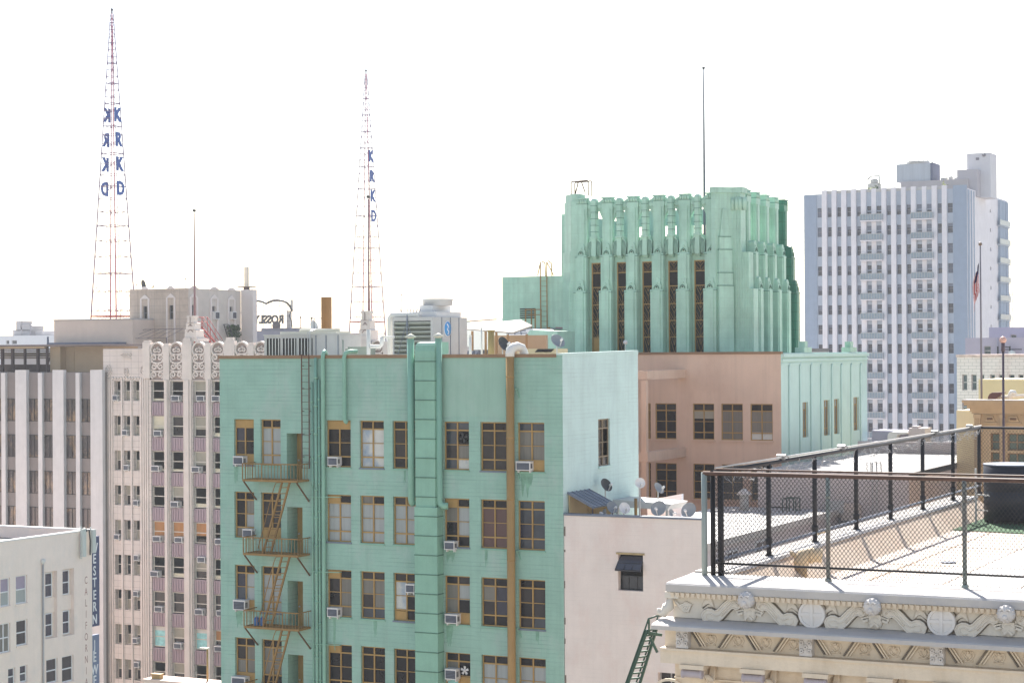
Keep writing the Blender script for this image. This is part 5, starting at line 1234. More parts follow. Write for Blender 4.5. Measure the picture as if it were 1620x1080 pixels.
for a, b, c, d in ((-4, 24, 530, 521), (32, 43, 530, 523), (1, 8, 521, 507), (10, 26, 521, 515)): q.box(uF(a), uF(b), y_, y_ + 4, zF(c) - .2, zF(d))
q.prism(FrY(y_ - .1), [(uF(8), zF(515)), (uF(28), zF(515)), (uF(24), zF(512.5)), (uF(12), zF(512.5))], 0, -4); q.build("rooftop_plant", GREY, t)
whip(48, 513, 531, Yb + 3, "far thin antenna on the white building at the left edge", .08, zF(531)); whip(34.5, 487, 531, Yb + 3, "taller far antenna on the white building at the left edge", .06, zF(531))

# ================================================================== cream corner building with painted sign, bottom left
XA_ = -104.6; FA_ = FrX(XA_)
yA = onX(145.5, 900, XA_)[0]; zA_ = onX(140, 839, XA_)[1]; yA0 = onX(-90, 900, XA_)[0]
cb = thing("cream_corner_building", "cream painted building with recessed window bays and vertical painted lettering", "building", (XA_, yA, 0))
Z2 = lambda x, y: (x / 2.7, 680 + y / 2.7)
wl = []
for x0, x1, y0, y1, M in ((2, 44, 632, 752, 0), (68, 117, 620, 740, 0), (-5, 45, 825, 950, 1), (70, 118, 810, 918, 2), (35, 66, 1015, 1090, 3), (85, 118, 1003, 1075, 3), (198, 247, 975, 1078, 2), (265, 315, 962, 1074, 2)):
    a, b = onX(x0 / 2.7, 680 + y1 / 2.7, XA_), onX(x1 / 2.7, 680 + y1 / 2.7, XA_); zm1 = onX((x0 + x1) / 5.4, 680 + (y0 + y1) / 5.4 - (y1 - y0) / 5.4, XA_)[1]; zm0 = onX((x0 + x1) / 5.4, 680 + y1 / 2.7, XA_)[1]
    wl.append((a[0], b[0], zm0, zm1, M))
by = []
for x0, x1, y0, y1 in ((193, 244, 603, 888), (267, 316, 592, 876)):
    by.append((onX(x0 / 2.7, 900, XA_)[0], onX(x1 / 2.7, 900, XA_)[0], onX((x0 + x1) / 5.4, 680 + y1 / 2.7, XA_)[1], onX((x0 + x1) / 5.4, 680 + y0 / 2.7, XA_)[1]))
q = MB(); q.wall(FA_, yA0, yA, 0, zA_, [w_[:4] + (.22,) for w_ in wl] + [b + (.42,) for b in by], .22)
q.shell(XA_ - 60, XA_, yA0, yA, 0, zA_, "ent"); q.add([(XA_ - 60, yA, 0), (XA_, yA, 0), (XA_, yA, zA_), (XA_ - 60, yA, zA_)], [(0, 1, 2, 3)])
q.add([(XA_ - 60, yA - .4, zA_ - 1), (XA_ - .4, yA - .4, zA_ - 1), (XA_ - .4, yA - .4, zA_), (XA_ - 60, yA - .4, zA_)], [(0, 1, 2, 3)]); q.add([(XA_ - .4, yA0, zA_ - 1), (XA_ - .4, yA - .4, zA_ - 1), (XA_ - .4, yA - .4, zA_), (XA_ - .4, yA0, zA_)], [(0, 1, 2, 3)])
q.build("wall", CREAM, cb)
q = MB(); q.box(XA_ - .43, XA_ + .06, yA0, yA + .06, zA_ + .003, zA_ + .12); q.box(XA_ - 60, XA_ - .433, yA - .43, yA + .06, zA_ + .003, zA_ + .12); q.build("coping", mat("white_coping", (228, 224, 222), var=.04), cb)
q = MB(); q.box(XA_ - 60, XA_ - .403, yA0, yA - .403, zA_ - 1.2, zA_ - .9); q.build("roof", ROOFG, cb)
WF = mat("white_window_frame", (224, 222, 226), var=.04); LP = mat("lilac_blind_behind_glass", (150, 138, 160), .3, var=.1, spec=.5)
pn = [[(0, 1, .5, 1, LP), (0, 1, 0, .5, CURT)], [(0, 1, 0, 1, CURT2)], [(0, 1, 0, 1, GLASSB)], [(0, 1, 0, .6, GLASSN), (0, 1, .5, 1, NAVY)]]
for a, b, c, d, M in wl: sash(cb, FA_, a, b, c, d, .22, WF, pn[M], bz=(.5,), bu=(.5,) if M == 1 else (), fw=.09, sill=CREAM)
for a, b, c, d in by:
    dd = d - c
    back = MB(); back.fb(FA_, a, b, c + dd * .38, c + dd * .60, -.418, -.3); back.quad(FA_, a, b, c, d, -.419); back.build("bay_back", CREAM, cb)
    for z0, z1 in ((c + .1, c + dd * .37), (c + dd * .61, d - .12)): sash(cb, FA_, a + .1, b - .25, z0, z1, .4, WF, [(0, 1, 0, 1, NAVY)], bz=(.5,), fw=.08)
yl, _ = onX(136, 920, XA_)
for k, ch in enumerate("CALIFORNIA"):
    y_, z_ = onX(135.9, 917 + 17.9 * k, XA_); lettering("painted_letter", ch, BRICKT, cb, FA_, yl, z_, .004, .62, .62, .004)
dp = thing("rain_pipe", "thin rain pipe with hopper head on the cream wall beside the recessed bay", "pipe", (XA_ + .1, onX(68, 1000, XA_)[0], 2)); y_, z_ = onX(68, 892, XA_ + .1)
q = MB(); q.tube([(XA_ + .1, y_, 2), (XA_ + .1, y_, z_)], .08, 8); q.build("pipe", GREY, dp); q = MB(); q.lathe([(.08, 0), (.2, .25), (.2, .4), (.05, .45)], (XA_ + .12, y_, z_), 8); q.build("hopper", ACW, dp)
# projecting signs round the corner
FSg = FrX(XA_ - .4)
def blade(p0, p1, word, M, label, z_off):
    y0_, z1 = onX(143.5, p0, XA_ - .4); y1_ = onX(157, p0, XA_ - .4)[0]; z0 = onX(150, p1, XA_ - .4)[1]; y0_ = yA + .25
    t = thing("projecting_sign", label, "sign", (XA_ - .5, yA + .3, z0), "projecting signs on the cream building")
    q = MB(); q.box(XA_ - .7, XA_ - .4, y0_, y1_, z0, z1); q.build("sign_box", M, t); q = MB()
    for z in (z0 + .6, z1 - .6): q.box(XA_ - .6, XA_ - .5, yA + .003, y0_ - .003, z, z + .12)
    q.build("bracket", BLACK, t)
    for k, (ch, py) in enumerate(word): lettering("sign_letter", ch, SIGNW, t, FSg, (y0_ + y1_) / 2 - .05, onX(150, py, XA_ - .4)[1], .012, .78, .75, .02, .015)
blade(849, 990, [("W", 866), ("E", 883), ("S", 902), ("T", 920.5), ("E", 940), ("R", 958.5), ("N", 978.5)], SIGNN, "navy blue projecting sign reading WESTERN in white vertical letters", 0)
blade(1005, 1135, [("J", 1019), ("E", 1038.5), ("W", 1058), ("E", 1075), ("L", 1093), ("R", 1111), ("Y", 1128)], SIGNG, "slate blue projecting sign reading JEWELRY in white vertical letters", 0)
# panel antennas at the corner
t = thing("panel_antenna", "white cell panel antennas and cables clamped to the cream building's corner", "antenna", (XA_ + .3, yA - .5, onX(133, 880, XA_)[1]))
for px, p0, p1 in ((132.5, 836, 880), (148, 837, 874)):
    y_, z0 = onX(px, p1, XA_ + .4); z1 = onX(px, p0, XA_ + .4)[1]; q = MB(); q.box(XA_ + .3, XA_ + .5, y_ - .22, y_ + .22, z0, z1); q.bar((XA_ + .1, y_, z0 - .2), (XA_ + .1, y_, z1 + .2), .05); q.box(XA_ + .003, XA_ + .3, y_ - .05, y_ + .05, z0 + .5, z0 + .6); q.build("panel", mat("panel_antenna_grey", (196, 200, 196), var=.05), t)
y_, z_ = onX(140, 840, XA_ + .2); q = MB(); q.tube([(XA_ + .2, y_ - .6, z_ + .1), (XA_ + .25, y_, z_ + .15), (XA_ + .3, y_ + .1, z_ - .8), (XA_ + .2, y_ + .2, z_ - 2)], .06, 6); q.lathe([(.3, 0), (.3, .2), (.1, .35)], (XA_ + .1, y_ - .5, z_), 8); q.build("cable", BLACK, t)
q = MB(); x_, y_ = onZ(20, 846, zA_ - .9); q.box(x_ - .5, x_ + .5, y_ - .3, y_ + .3, zA_ - .9, zA_ - .5); q.hexa([(x_ - .5, y_ - .3, zA_ - .5), (x_ + .5, y_ - .3, zA_ - .5), (x_ + .5, y_ + .3, zA_ - .5), (x_ - .5, y_ + .3, zA_ - .5), (x_ - .2, y_ - .3, zA_ - .1), (x_ + .7, y_ - .3, zA_ - .1), (x_ + .7, y_ + .3, zA_ - .1), (x_ - .2, y_ + .3, zA_ - .1)])
lone(q, "roof_vent", WHITEDUCT, "small white roof vent behind the cream building's parapet", "vent", (x_, y_, zA_ - .9))
# low roof and lamp at the very bottom
Yl = 110.0; x0, z_ = onY(228, 1073, Yl); x1 = onY(352, 1073, Yl)[0]
t = thing("low_pink_roof", "low pink coped building roof at the photo's bottom edge", "building", (x0, Yl, 0)); q = MB(); q.box(x0, x1, Yl, Yl + 1.6, 0, z_ - .2); q.build("wall", PINK2, t); q = MB(); q.box(x0 - .1, x1 + .1, Yl - .1, Yl + 1.7, z_ - .197, z_); q.build("coping", mat("salmon_coping", (216, 190, 176), var=.05), t)
xx, zz_ = onY(328, 1026, Yl + 1); t = thing("lamp_post", "slim tan lamp post with flat head on the low pink roof", "lamp", (xx, Yl + 1, z_)); q = MB(); q.tube([(xx, Yl + 1, z_), (xx, Yl + 1, zz_)], .07, 8); q.build("post", TANPIPE, t); q = MB(); q.box(xx - .55, xx + .08, Yl + .85, Yl + 1.15, zz_ + .003, zz_ + .09); q.build("lamp_head", CRF, t)
xx, zz_ = onY(249, 1066, Yl + .5); q = MB(); q.box(xx - .35, xx + .35, Yl + .3, Yl + .7, z_, zz_); q.box(xx - .42, xx + .42, Yl + .25, Yl + .75, zz_ + .003, zz_ + .06); lone(q, "roof_box", TANPIPE, "small tan capped box on the low pink roof", "box", (xx, Yl + .5, z_))

# ================================================================== radio towers
def radio(px, ptop, Y, s, letters, label, lgroup, zb, left_letters):
    c, zt = onY(px, ptop, Y)
    t = thing("radio_tower", label, "radio tower", (c, Y, zb), "lattice radio towers")
    Hh = zt - zb; top = .28
    half = lambda z: (s * (1 - (z - zb) / Hh) + top * (z - zb) / Hh) / 2
    P = lambda i, z: Vector((c + half(z) * (-1, 1, 1, -1)[i], Y + half(z) * (-1, -1, 1, 1)[i], z))
    for i in range(4): q = MB(); q.tube([P(i, zb), P(i, zt)], [.10, .055], 4); q.build("leg", TOWR if i in (1, 3) else TOWP, t)
    lv = [zb]; 
    while lv[-1] < zt - 1: lv.append(lv[-1] + max(.9, half(lv[-1]) * 1.25))
    g = MB(); d = MB(); ins = MB()
    for k, z in enumerate(lv):
        g = MB()
        for i in range(4):
            big = k % 3 == 1
            g.bar(P(i, z), P((i + 1) % 4, z), .055 if big else .032)
        g.build("girt", TOWP, t)
        if k + 1 < len(lv):
            for i in range(4):
                a, b = (P(i, z), P((i + 1) % 4, lv[k + 1])) if (k + i) % 2 else (P((i + 1) % 4, z), P(i, lv[k + 1])); d.bar(a, b, .022)
                if k < 2: d.bar(P((i + 1) % 4, z) if (k + i) % 2 else P(i, z), P(i, lv[k + 1]) if (k + i) % 2 else P((i + 1) % 4, lv[k + 1]), .018)
                if 1 < k < 9:
                    m_ = P(i, z).lerp(P((i + 1) % 4, z), .3); ins.lathe([(.02, -.1), (.12, 0), (.02, .1)], m_, 6); m_ = P(i, z).lerp(P((i + 1) % 4, z), .7); ins.lathe([(.02, -.1), (.12, 0), (.02, .1)], m_, 6)
    d.build("diagonal_brace", TOWP, t); ins.build("insulator", mat("dark_red_insulator", (110, 60, 70), var=.1), t)
    q = MB()
    for i in range(4): q.bar(P(i, lv[1]) if False else P(i, zb + 4.8), P((i + 1) % 4, zb + 4.8), .1)
    q.build("base_ring", RED, t)
    q = MB(); q.tube([(c, Y, zt), (c, Y, zt + .5)], .12, 6); q.lathe([(.16, 0), (.2, .2), (.05, .35)], (c, Y, zt + .4), 8); q.bar((c + half(zb + 3) * .6, Y, zb), (c + .1, Y, zt - 2), .03); q.build("beacon", mat("dark_beacon", (80, 80, 92), var=.1), t)
    for k, (ch, py) in enumerate(letters):
        z = onY(px + 8, py, Y)[1]; h_ = half(z); hh = 1.72 if lgroup == 0 else 1.75
        f = FrX(c + h_ + .06); sgn = lettering("sign_letter", ch, BLUE, t, f, Y, z, 0, hh, .86, .06, .04)
        if left_letters:
            f = FrD(c - h_ - .06, Y, R(-90)); lettering("sign_letter", ch, BLUE, t, f, 0, z, 0, hh, .86, .06, .04)
Y1 = 0
dd = ray(177, 300); Yr1 = 260 * dd.y; dd = ray(579, 300); Yr2 = 319 * dd.y
zbase = H + .3
radio(177, 22, Yr1, 4.6, (("K", 181.5), ("R", 220.5), ("K", 259.5), ("D", 298)), "nearer lattice radio tower with KRKD in blue letters on two sides", 0, zbase, True)
radio(579, 117, Yr2, 4.6, (("K", 247), ("R", 278.5), ("K", 310), ("D", 341.5)), "farther lattice radio tower with KRKD down one side, behind a stepped finial", 1, zbase, False)
# red steel footing frame of the nearer tower
c = onY(177, 300, Yr1)[0]
# building carrying both towers
t = thing("tower_base_building", "long low grey office building carrying both radio towers", "building", (c, Yr1 + 20, 0)); q = MB(); q.box(c - 12, c + 75, Yr1 - 8, Yr2 + 12, 0, zbase - .45); q.build("wall", GREY, t); q = MB(); q.box(c - 12.1, c + 75.1, Yr1 - 8.1, Yr2 + 12.1, zbase - .447, zbase); q.build("roof", ROOFG, t)
# roof sign seen from behind
YR = 380.0; uR = lambda px: onY(px, 490, YR)[0]; zR = lambda py: onY(430, py, YR)[1]
t = thing("hotel_roof_sign", "black hotel roof sign seen from behind, reading ROSSLYN mirrored under a double arched outline", "sign", (uR(432), YR, zR(520)))
FRs = FrD(0, 0, 0)
q = MB(); cc = uR(420)
for px, ln in (("a", 0),): pass
hpts = [(462, 493), (459.5, 486), (455, 480), (449, 476.5), (440, 475), (432, 475.5), (425, 478), (421.5, 480), (416, 477), (409, 475.3), (400, 475), (392, 478), (386, 485), (382, 495)]
q.tube([(uR(a), YR, zR(b)) for a, b in hpts], .28, 6)
q.tube([(uR(a), YR, zR(b)) for a, b in ((454, 493), (460.5, 493.5), (457.5, 500), (461, 508), (462, 518))], .16, 6); q.build("outline", BLACK, t)
q = MB()
for px in (404, 415.5, 428, 441, 453): q.bar((uR(px), YR + .3, zR(524)), (uR(px), YR + .3, zR(477)), .05)
for py in (484, 492, 500, 508, 515): q.bar((uR(385), YR + .3, zR(py)), (uR(461), YR + .3, zR(py)), .04)
q.build("lattice_frame", POLE, t)
FRv = FrD(0, YR - .2, 0); lettering("sign_letter", "ROSSLYN", BLACK, t, FRv, uR(420.5), zR(505), 0, 1.8, .92, .06, .055, True)
q = MB(); q.box(uR(446), uR(452), YR + 2, YR + 2.6, zR(520), zR(494)); q.box(uR(452), uR(454), YR + 2, YR + 2.6, zR(492), zR(474)); lone(q, "sign_mast", mat("cream_mast", (196, 190, 180), var=.1), "cream mast beside the mirrored hotel roof sign", "mast", (uR(450), YR + 2, zR(520)))
t = thing("hotel_building", "dark grey hotel roof below the mirrored roof sign", "building", (uR(430), YR + 6, 0)); q = MB(); q.box(uR(380), uR(473), YR - 1, YR + 12, 0, zR(523)); q.box(uR(415), uR(473), YR - .5, YR + 10, zR(523) + .003, zR(519)); q.build("wall", mat("dark_slate_roof", (112, 112, 126), var=.08), t)
q = MB(); q.lathe([(.9, 0), (1, .8), (.6, 1.4), (.1, 1.6)], (uR(440.5), YR - .9, zR(519)), 10); lone(q, "water_cistern", mat("dark_brown_cistern", (62, 50, 54), var=.1), "small dark cistern in front of the mirrored hotel sign", "tank", (uR(440.5), YR - .9, zR(519)))
dish(495, 516, 150, .5, "small white satellite dish left of the brown chimney stack", R(80), R(15), ACW, H - 1)
whip(493, 503, 530, 150, "tv aerial mast left of the brown chimney stack", .05, H - 1); whip(475.5, 502, 530, 152, "thin whip antenna between the hotel sign and the chimney stack", .04, H - 1)
q = MB(); xx, zz_ = onY(497, 504, 150); q.bar((xx - .7, 150, zz_), (xx + 1.0, 150, zz_ + .05), .025)
for k in range(6): q.bar((xx - .6 + k * .28, 149.6 + .02 * k, zz_ + .01), (xx - .6 + k * .28, 150.4, zz_ + .01), .015)
q.bar((xx, 150, zz_ - 1.2), (xx, 150, zz_), .03); lone(q, "roof_aerial", POLE, "small rake shaped tv aerial left of the brown chimney stack", "aerial", (xx, 150, zz_ - 1.2))
whip(635.5, 466, 505, 200, "thin whip antenna rising behind the cooling tower", .04, H + 1)

# ================================================================== low pale pink building at the green building's foot
YE_ = Y0 + .03; FE = FrY(YE_); xe0 = XR + .02
xe1 = onY(1110, 840, YE_)[0]; zE1 = onY(1000, 818.5, YE_)[1]; zER = zE1 - 1.15; yEb = 101.0
pk = thing("pink_plaster_building", "low pale pink plaster building with one open awning window and dish-covered white roof", "building", (xe0, YE_, 0))
wu = (onY(978, 900, YE_)[0], onY(1017.3, 900, YE_)[0], onY(998, 934, YE_)[1], onY(998, 877, YE_)[1])
wu2 = (onY(1041, 1070, YE_)[0], onY(1076, 1070, YE_)[0], onY(1060, 1110, YE_)[1], onY(1060, 1064, YE_)[1])
q = MB(); q.wall(FE, xe0, xe1, 0, zE1, [wu, wu2], .35); q.shell(xe0, xe1, YE_, YE_ + .3, zER - .3, zE1, "s"); q.build("front_wall", PINK2, pk)
q = MB(); q.box(xe0 + .1, xe1, YE_ + .7, yEb, 0, zER - .02); q.box(xe1 - .2, xe1, YE_ + .303, YE_ + .697, 0, zER - .02); q.build("wall", mat("grey_lilac_plaster", (190, 184, 186), var=.05, streak=.15), pk)
q = MB(); q.box(xe0 + .05, xe1 + .08, YE_ + .32, yEb + .1, zER - .017, zER + .04); q.build("roof", ROOFW, pk)
q = MB(); q.box(xe0, xe1 + .05, YE_ - .06, YE_ + .33, zE1 + .003, zE1 + .09); q.build("coping", GALVDK, pk)
q = MB(); q.box(xe1 + .083, xe1 + .16, YE_ + .32, yEb, zER - .22, zER + .1); q.build("gutter", GALV, pk)
# awning window: fixed panes below, two tilted sashes
a, b, c, d = wu
f = MB(); f.fb(FE, a, a + .05, c, d, -.35, -.28); f.fb(FE, b - .05, b, c, d, -.35, -.28); f.fb(FE, a + .05, b - .05, c, c + .05, -.35, -.28)
for k in (1, 2): u = a + (b - a) * k / 3; f.fb(FE, u - .012, u + .012, c + .05, c + (d - c) * .38, -.33, -.3)
f.fb(FE, a + .05, b - .05, c + (d - c) * .38, c + (d - c) * .38 + .04, -.34, -.29); o = f.build("window", BLACK, pk)
g = MB(); g.quad(FE, a, b, c, c + (d - c) * .38, -.32, 0); g.quad(FE, a, b, c + (d - c) * .38, d, -.345, 1); g.build("pane", [mat("wired_grey_glass", (56, 58, 64), .25, var=.2, spec=.5), mat("black_interior", (16, 15, 17), .9)], o)
s = MB(); P = lambda u, z, dd: FE.p(u, z, dd); zt, zb = d - .12, c + (d - c) * .56
s.hexa([P(a - .02, zb, .33), P(b + .02, zb, .33), P(b - .04, zt, -.22), P(a + .04, zt, -.22), P(a - .02, zb + .04, .36), P(b + .02, zb + .04, .36), P(b - .04, zt + .04, -.19), P(a + .04, zt + .04, -.19)])
s.build("tilted_sash", mat("wired_pane_sash", (66, 68, 78), .25, var=.15, spec=.5), o)
s = MB()
for k in (0, .33, .66, 1): uu = a + (b - a) * k; s.bar(P(uu, zb + .05, .365), P(uu, zt - .05, -.16), .014)
for k in (0.02, .5): s.bar(P(a, zb + (zt - zb) * k + .045, .36 - .55 * k), P(b, zb + (zt - zb) * k + .045, .36 - .55 * k), .016)
s.build("glazing_bar", BLACK, o)
s = MB(); s.fb(FE, a - .08, b + .08, d + .003, d + .09, -.1, .05); s.build("lintel", mat("rust_stained_lintel", (170, 150, 112), var=.25, scale=4), o)
sash(pk, FE, *wu2, .35, GREY, [(0, 1, 0, 1, GLASSB)], bu=(.5,), bz=(.5,), fw=.05)
q = MB()          # broken render along the joint with the green wall
random.seed(2)
zz = zE1 - .5
while zz > 20: h_ = random.uniform(.15, .9); q.fb(FE, xe0 - .01, xe0 + random.uniform(.02, .07), zz - h_ * .5, zz, .001, .012); zz -= h_ + random.uniform(.1, 1.6)
q.build("broken_render", mat("crumbled_brick_joint", (120, 112, 104), .9, var=.4, scale=6), pk)
# flank windows and the vent cowl
FXE = FrX(xe1)
for px0, px1, p0, p1 in ((1148, 1166, 872, 893), (1194, 1215, 856, 880)):
    a = onX(px0, 880, xe1)[0]; b = onX(px1, 870, xe1)[0]; d = onX(px0, p0, xe1)[1]; c = onX(px0, p1, xe1)[1]
    q = MB(); q.fb(FXE, a, b, c, d, .003, .06); qw = q.build("window", mat("pale_casement", (196, 200, 204), var=.05), pk); q2 = MB(); q2.quad(FXE, a + .1, (a + b) / 2 - .05, c + .1, d - .1, .064); q2.quad(FXE, (a + b) / 2 + .05, b - .1, c + .1, d - .1, .064); q2.build("pane", GLASSB, qw)
Yv = 99.0; xv, zv0 = onY(1177.5, 808, Yv); zv1 = onY(1177.5, 776, Yv)[1]
t = thing("roof_vent_cowl", "galvanised round vent pipe with cone cowl on the white dish roof", "vent", (xv, Yv, zER)); q = MB(); q.tube([(xv, Yv, zER), (xv, Yv, zv1 - .22)], .24, 14); q.build("pipe", GALV, t); q = MB(); q.lathe([(.42, 0), (.44, .02), (.1, .3), (.02, .32)], (xv, Yv, zv1 - .2), 14); q.build("cowl", ACW, t)
# lean-to against the green side wall
xs = onY(938.6, 805, YE_ + .4)[0]; zl, zh = onY(938.6, 804, YE_ + .4)[1], onY(893, 781, YE_ + .4)[1]; yl1 = onX(931, 777, XR)[0]
t = thing("lean_to_shelter", "grey metal lean-to shelter with tan interior against the mint side wall", "shelter", (XR + .8, YE_ + .5, zER))
q = MB(); q.hexa([(XR + .03, YE_ + .36, zh), (xs, YE_ + .36, zl), (xs, yl1, zl), (XR + .03, yl1, zh), (XR + .03, YE_ + .36, zh + .07), (xs + .06, YE_ + .36, zl + .06), (xs + .06, yl1, zl + .06), (XR + .03, yl1, zh + .07)])
for k in range(6): a = k / 5; yy = YE_ + .38 + (yl1 - YE_ - .45) * a; q.hexa([(XR + .03, yy, zh + .073), (xs + .06, yy, zl + .063), (xs + .06, yy + .04, zl + .063), (XR + .03, yy + .04, zh + .073), (XR + .03, yy, zh + .11), (xs + .06, yy, zl + .1), (xs + .06, yy + .04, zl + .1), (XR + .03, yy + .04, zh + .11)])
q.build("sheet_roof", GALVDK, t); q = MB(); q.box(XR + .03, XR + .08, YE_ + .5, yl1 - .1, zER, zh - .01); q.box(XR + .083, xs - .05, yl1 - .3, yl1 - .2, zER, zl - .02); q.build("back_board", mat("tan_board", (196, 172, 130), var=.1), t)
q = MB(); q.box(xs - .08, xs - .02, YE_ + .4, YE_ + .46, zER, zl - .003); q.box(xs - .08, xs - .02, yl1 - .12, yl1 - .06, zER, zl - .003); q.build("post", DKBR, t)
# further low white walls and trough on that roof
q = MB(); x0, _z = onY(1024, 800, 93); x1 = onY(1078, 800, 93)[0]; z1 = onY(1050, 786, 93)[1]
q.hexa([(x0, 93, zER + .04), (x1, 93, zER + .04), (x1, 93.3, zER + .04), (x0, 93.3, zER + .04), (x0, 93, onY(1024, 791, 93)[1]), (x1, 93, onY(1078, 781, 93)[1]), (x1, 93.3, onY(1078, 781, 93)[1]), (x0, 93.3, onY(1024, 791, 93)[1])])
lone(q, "low_parapet_wall", mat("white_parapet", (224, 224, 228), var=.04), "low white sloping parapet wall behind the satellite dishes", "wall", (x0, 93, zER + .04))
q = MB(); u = lambda px: onY(px, 790, 86)[0]; z_ = lambda py: onY(1000, py, 86)[1]; q.prism(FrY(86), [(u(958), z_(790)), (u(1062), z_(795)), (u(1055), z_(805)), (u(1010), z_(803)), (u(962), z_(802))], 0, -2.2)
for px in (970, 1048): q.box(u(px), u(px) + .1, 86.4, 86.5, zER + .04, z_(803))
lone(q, "metal_trough", GALV, "grey slanted sheet metal trough behind the front dishes", "trough", (u(1000), 86, zER + .04))
DZ = zER + .04
dish(957.5, 768, 84, .33, "dark brown satellite dish on a bent mast above the lean-to roof", R(70), R(30), DISHD, DZ)
dish(1012, 764, 82.5, .24, "small white dish atop a straight white pole", R(40), R(15), ACW, DZ)
dish(1041, 773, 88, .30, "thin edge-on dish with long receiver arm above the white parapet wall", R(75), R(35), DISH, DZ)
dish(957, 811, 81.4, .18, "smallest dish, leftmost in the row along the pink parapet", R(-40), R(20), DISH, DZ)
dish(967, 803, 82.0, .29, "grey dish second from left in the row along the pink parapet", R(60), R(25), DISH, DZ)
dish(987, 804, 81.6, .27, "pale dish third from left in the row, tilted away beside the rust pipe", R(50), R(20), ACW, DZ)
dish(1043, 805, 81.6, .36, "largest round grey dish, facing the street behind the pink parapet", R(0), R(25), DISH, DZ)
dish(1061, 812, 81.4, .2, "small edge-on dish tucked right of the largest dish", R(80), R(20), DISH, DZ)
dish(1091, 808, 81.5, .36, "large round grey dish at the right end of the pink parapet", R(-8), R(25), DISH, DZ)
xx, zz_ = onY(1009, 800, 82.2); q = MB(); q.tube([(xx - .1, 82.2, DZ), (xx - .1, 82.2, onY(1007, 788, 82.2)[1])], .07, 8); lone(q, "vent_pipe", RUST, "short rust coloured pipe between the dishes on the white roof", "pipe", (xx - .1, 82.2, DZ))

# ================================================================== grey block behind the chain-link fence
YG = yEb + .2; xg0, xg1 = onY(1199, 780, YG)[0], onY(1438, 780, YG)[0]; zG = onY(1330, 747, YG)[1]; yGb = onZ(1395, 717, zG)[1]
FG_ = FrY(YG); gb = thing("grey_annex_building", "grey plaster building with white flat roof behind the chain-link fence", "building", ((xg0 + xg1) / 2, YG, 0))
dop = [(onY(1323, 850, YG)[0], onY(1350, 850, YG)[0], onY(1336, 846, YG)[1], onY(1336, 819, YG)[1]), (onY(1218, 810, YG)[0], onY(1249, 810, YG)[0], onY(1230, 814, YG)[1], onY(1230, 801, YG)[1])]
q = MB(); q.wall(FG_, xg0, xg1, 0, zG, dop, .3); q.shell(xg0, xg1, YG, yGb, 0, zG - .003, "st"); q.build("wall", mat("grey_mauve_plaster", (208, 197, 195), var=.05, streak=.12), gb)
q = MB(); q.box(xg0, xg1, YG + .01, yGb, zG - .3, zG + .02); q.build("roof", ROOFW, gb)
q = MB(); q.box(xg0, xg1 + 3.6, yGb, yGb + .4, zG - .5, zG + .75); q.box(xg1, xg1 + 3.6, yGb - 3, yGb - .003, 0, zG + .4); q.build("rear_parapet", LAVW2, gb)
for k, o_ in enumerate(dop): q = MB(); q.fb(FG_, o_[0], o_[1], o_[2], o_[3], -.32, -.26); q.build("door" if k == 0 else "window", mat("blue_grey_door", (142, 152, 164), var=.06) if k == 0 else GLASSB, gb)
u = lambda px: onY(px, 800, YG - .1)[0]; z_ = lambda py: onY(1350, py, YG - .1)[1]
t = thing("wall_ladder", "pale steel ladder with hoop rails on the grey building behind the fence", "ladder", (u(1386), YG - .3, z_(830))); q = MB()
for px in (1382, 1389): q.tube([(u(px), YG - .3, z_(832)), (u(px), YG - .3, z_(731)), (u(px), YG + .5, z_(731)), (u(px), YG + .6, z_(747))], .035, 6)
for px in (1368, 1374): q.tube([(u(px), YG + .4, zG), (u(px), YG + .4, z_(731))], .03, 5)
q.build("rail", GALV, t); q = MB()
for k in range(20): z = z_(830) + (z_(748) - z_(830)) * k / 19; q.bar((u(1382), YG - .3, z), (u(1389), YG - .3, z), .016)
q.build("rung", GALV, t)
t = thing("hooped_ladder", "green hooped roof ladder rails beside the round vent cowl", "ladder", (onY(1248, 800, 99)[0], 99, zER)); q = MB(); u9 = lambda px: onY(px, 810, 99)[0]; z9 = lambda py: onY(1248, py, 99)[1]
for y_ in (99, 99.7): q.tube([(u9(1238), y_, zER), (u9(1238), y_, z9(790)), (u9(1240), y_, z9(788)), (u9(1257), y_, z9(788)), (u9(1259), y_, z9(790)), (u9(1259), y_, z9(862))], .035, 6); q.bar((u9(1249), y_, z9(788)), (u9(1249), y_, z9(815)), .03)
q.build("rail", GRNIRON, t); q = MB()
for k in range(12): q.bar((u9(1259), 99, z9(795 + 6 * k)), (u9(1259), 99.7, z9(795 + 6 * k)), .02)
q.build("rung", GRNIRON, t)
for px, py, w_, h_, lab in ((1318, 800, .7, .45, "small round vent hood on the grey wall behind the fence"), (1337, 808, .9, .7, "square tan exhaust box on the grey wall behind the fence")):
    x_, zc_ = onY(px, py, YG); q = MB(); q.box(x_, x_ + w_, YG - .5, YG - .003, zc_ - h_ / 2, zc_ + h_ / 2); q.hexa([(x_ - .05, YG - .6, zc_ - h_ / 2 - .1), (x_ + w_ + .05, YG - .6, zc_ - h_ / 2 - .1), (x_ + w_ + .05, YG - .5, zc_ - h_ / 2 - .1), (x_ - .05, YG - .5, zc_ - h_ / 2 - .1), (x_ - .05, YG - .55, zc_ + h_ / 2), (x_ + w_ + .05, YG - .55, zc_ + h_ / 2), (x_ + w_ + .05, YG - .503, zc_ + h_ / 2 + .1), (x_ - .05, YG - .503, zc_ + h_ / 2 + .1)]); lone(q, "exhaust_hood", GALV if w_ < .8 else BEIGE, lab, "vent", (x_, YG - .3, zc_ - h_ / 2 - .1))
q = MB(); x0, x1 = onY(1290, 850, 92)[0], onY(1365, 850, 92)[0]; zq = onY(1330, 846, 92)[1]
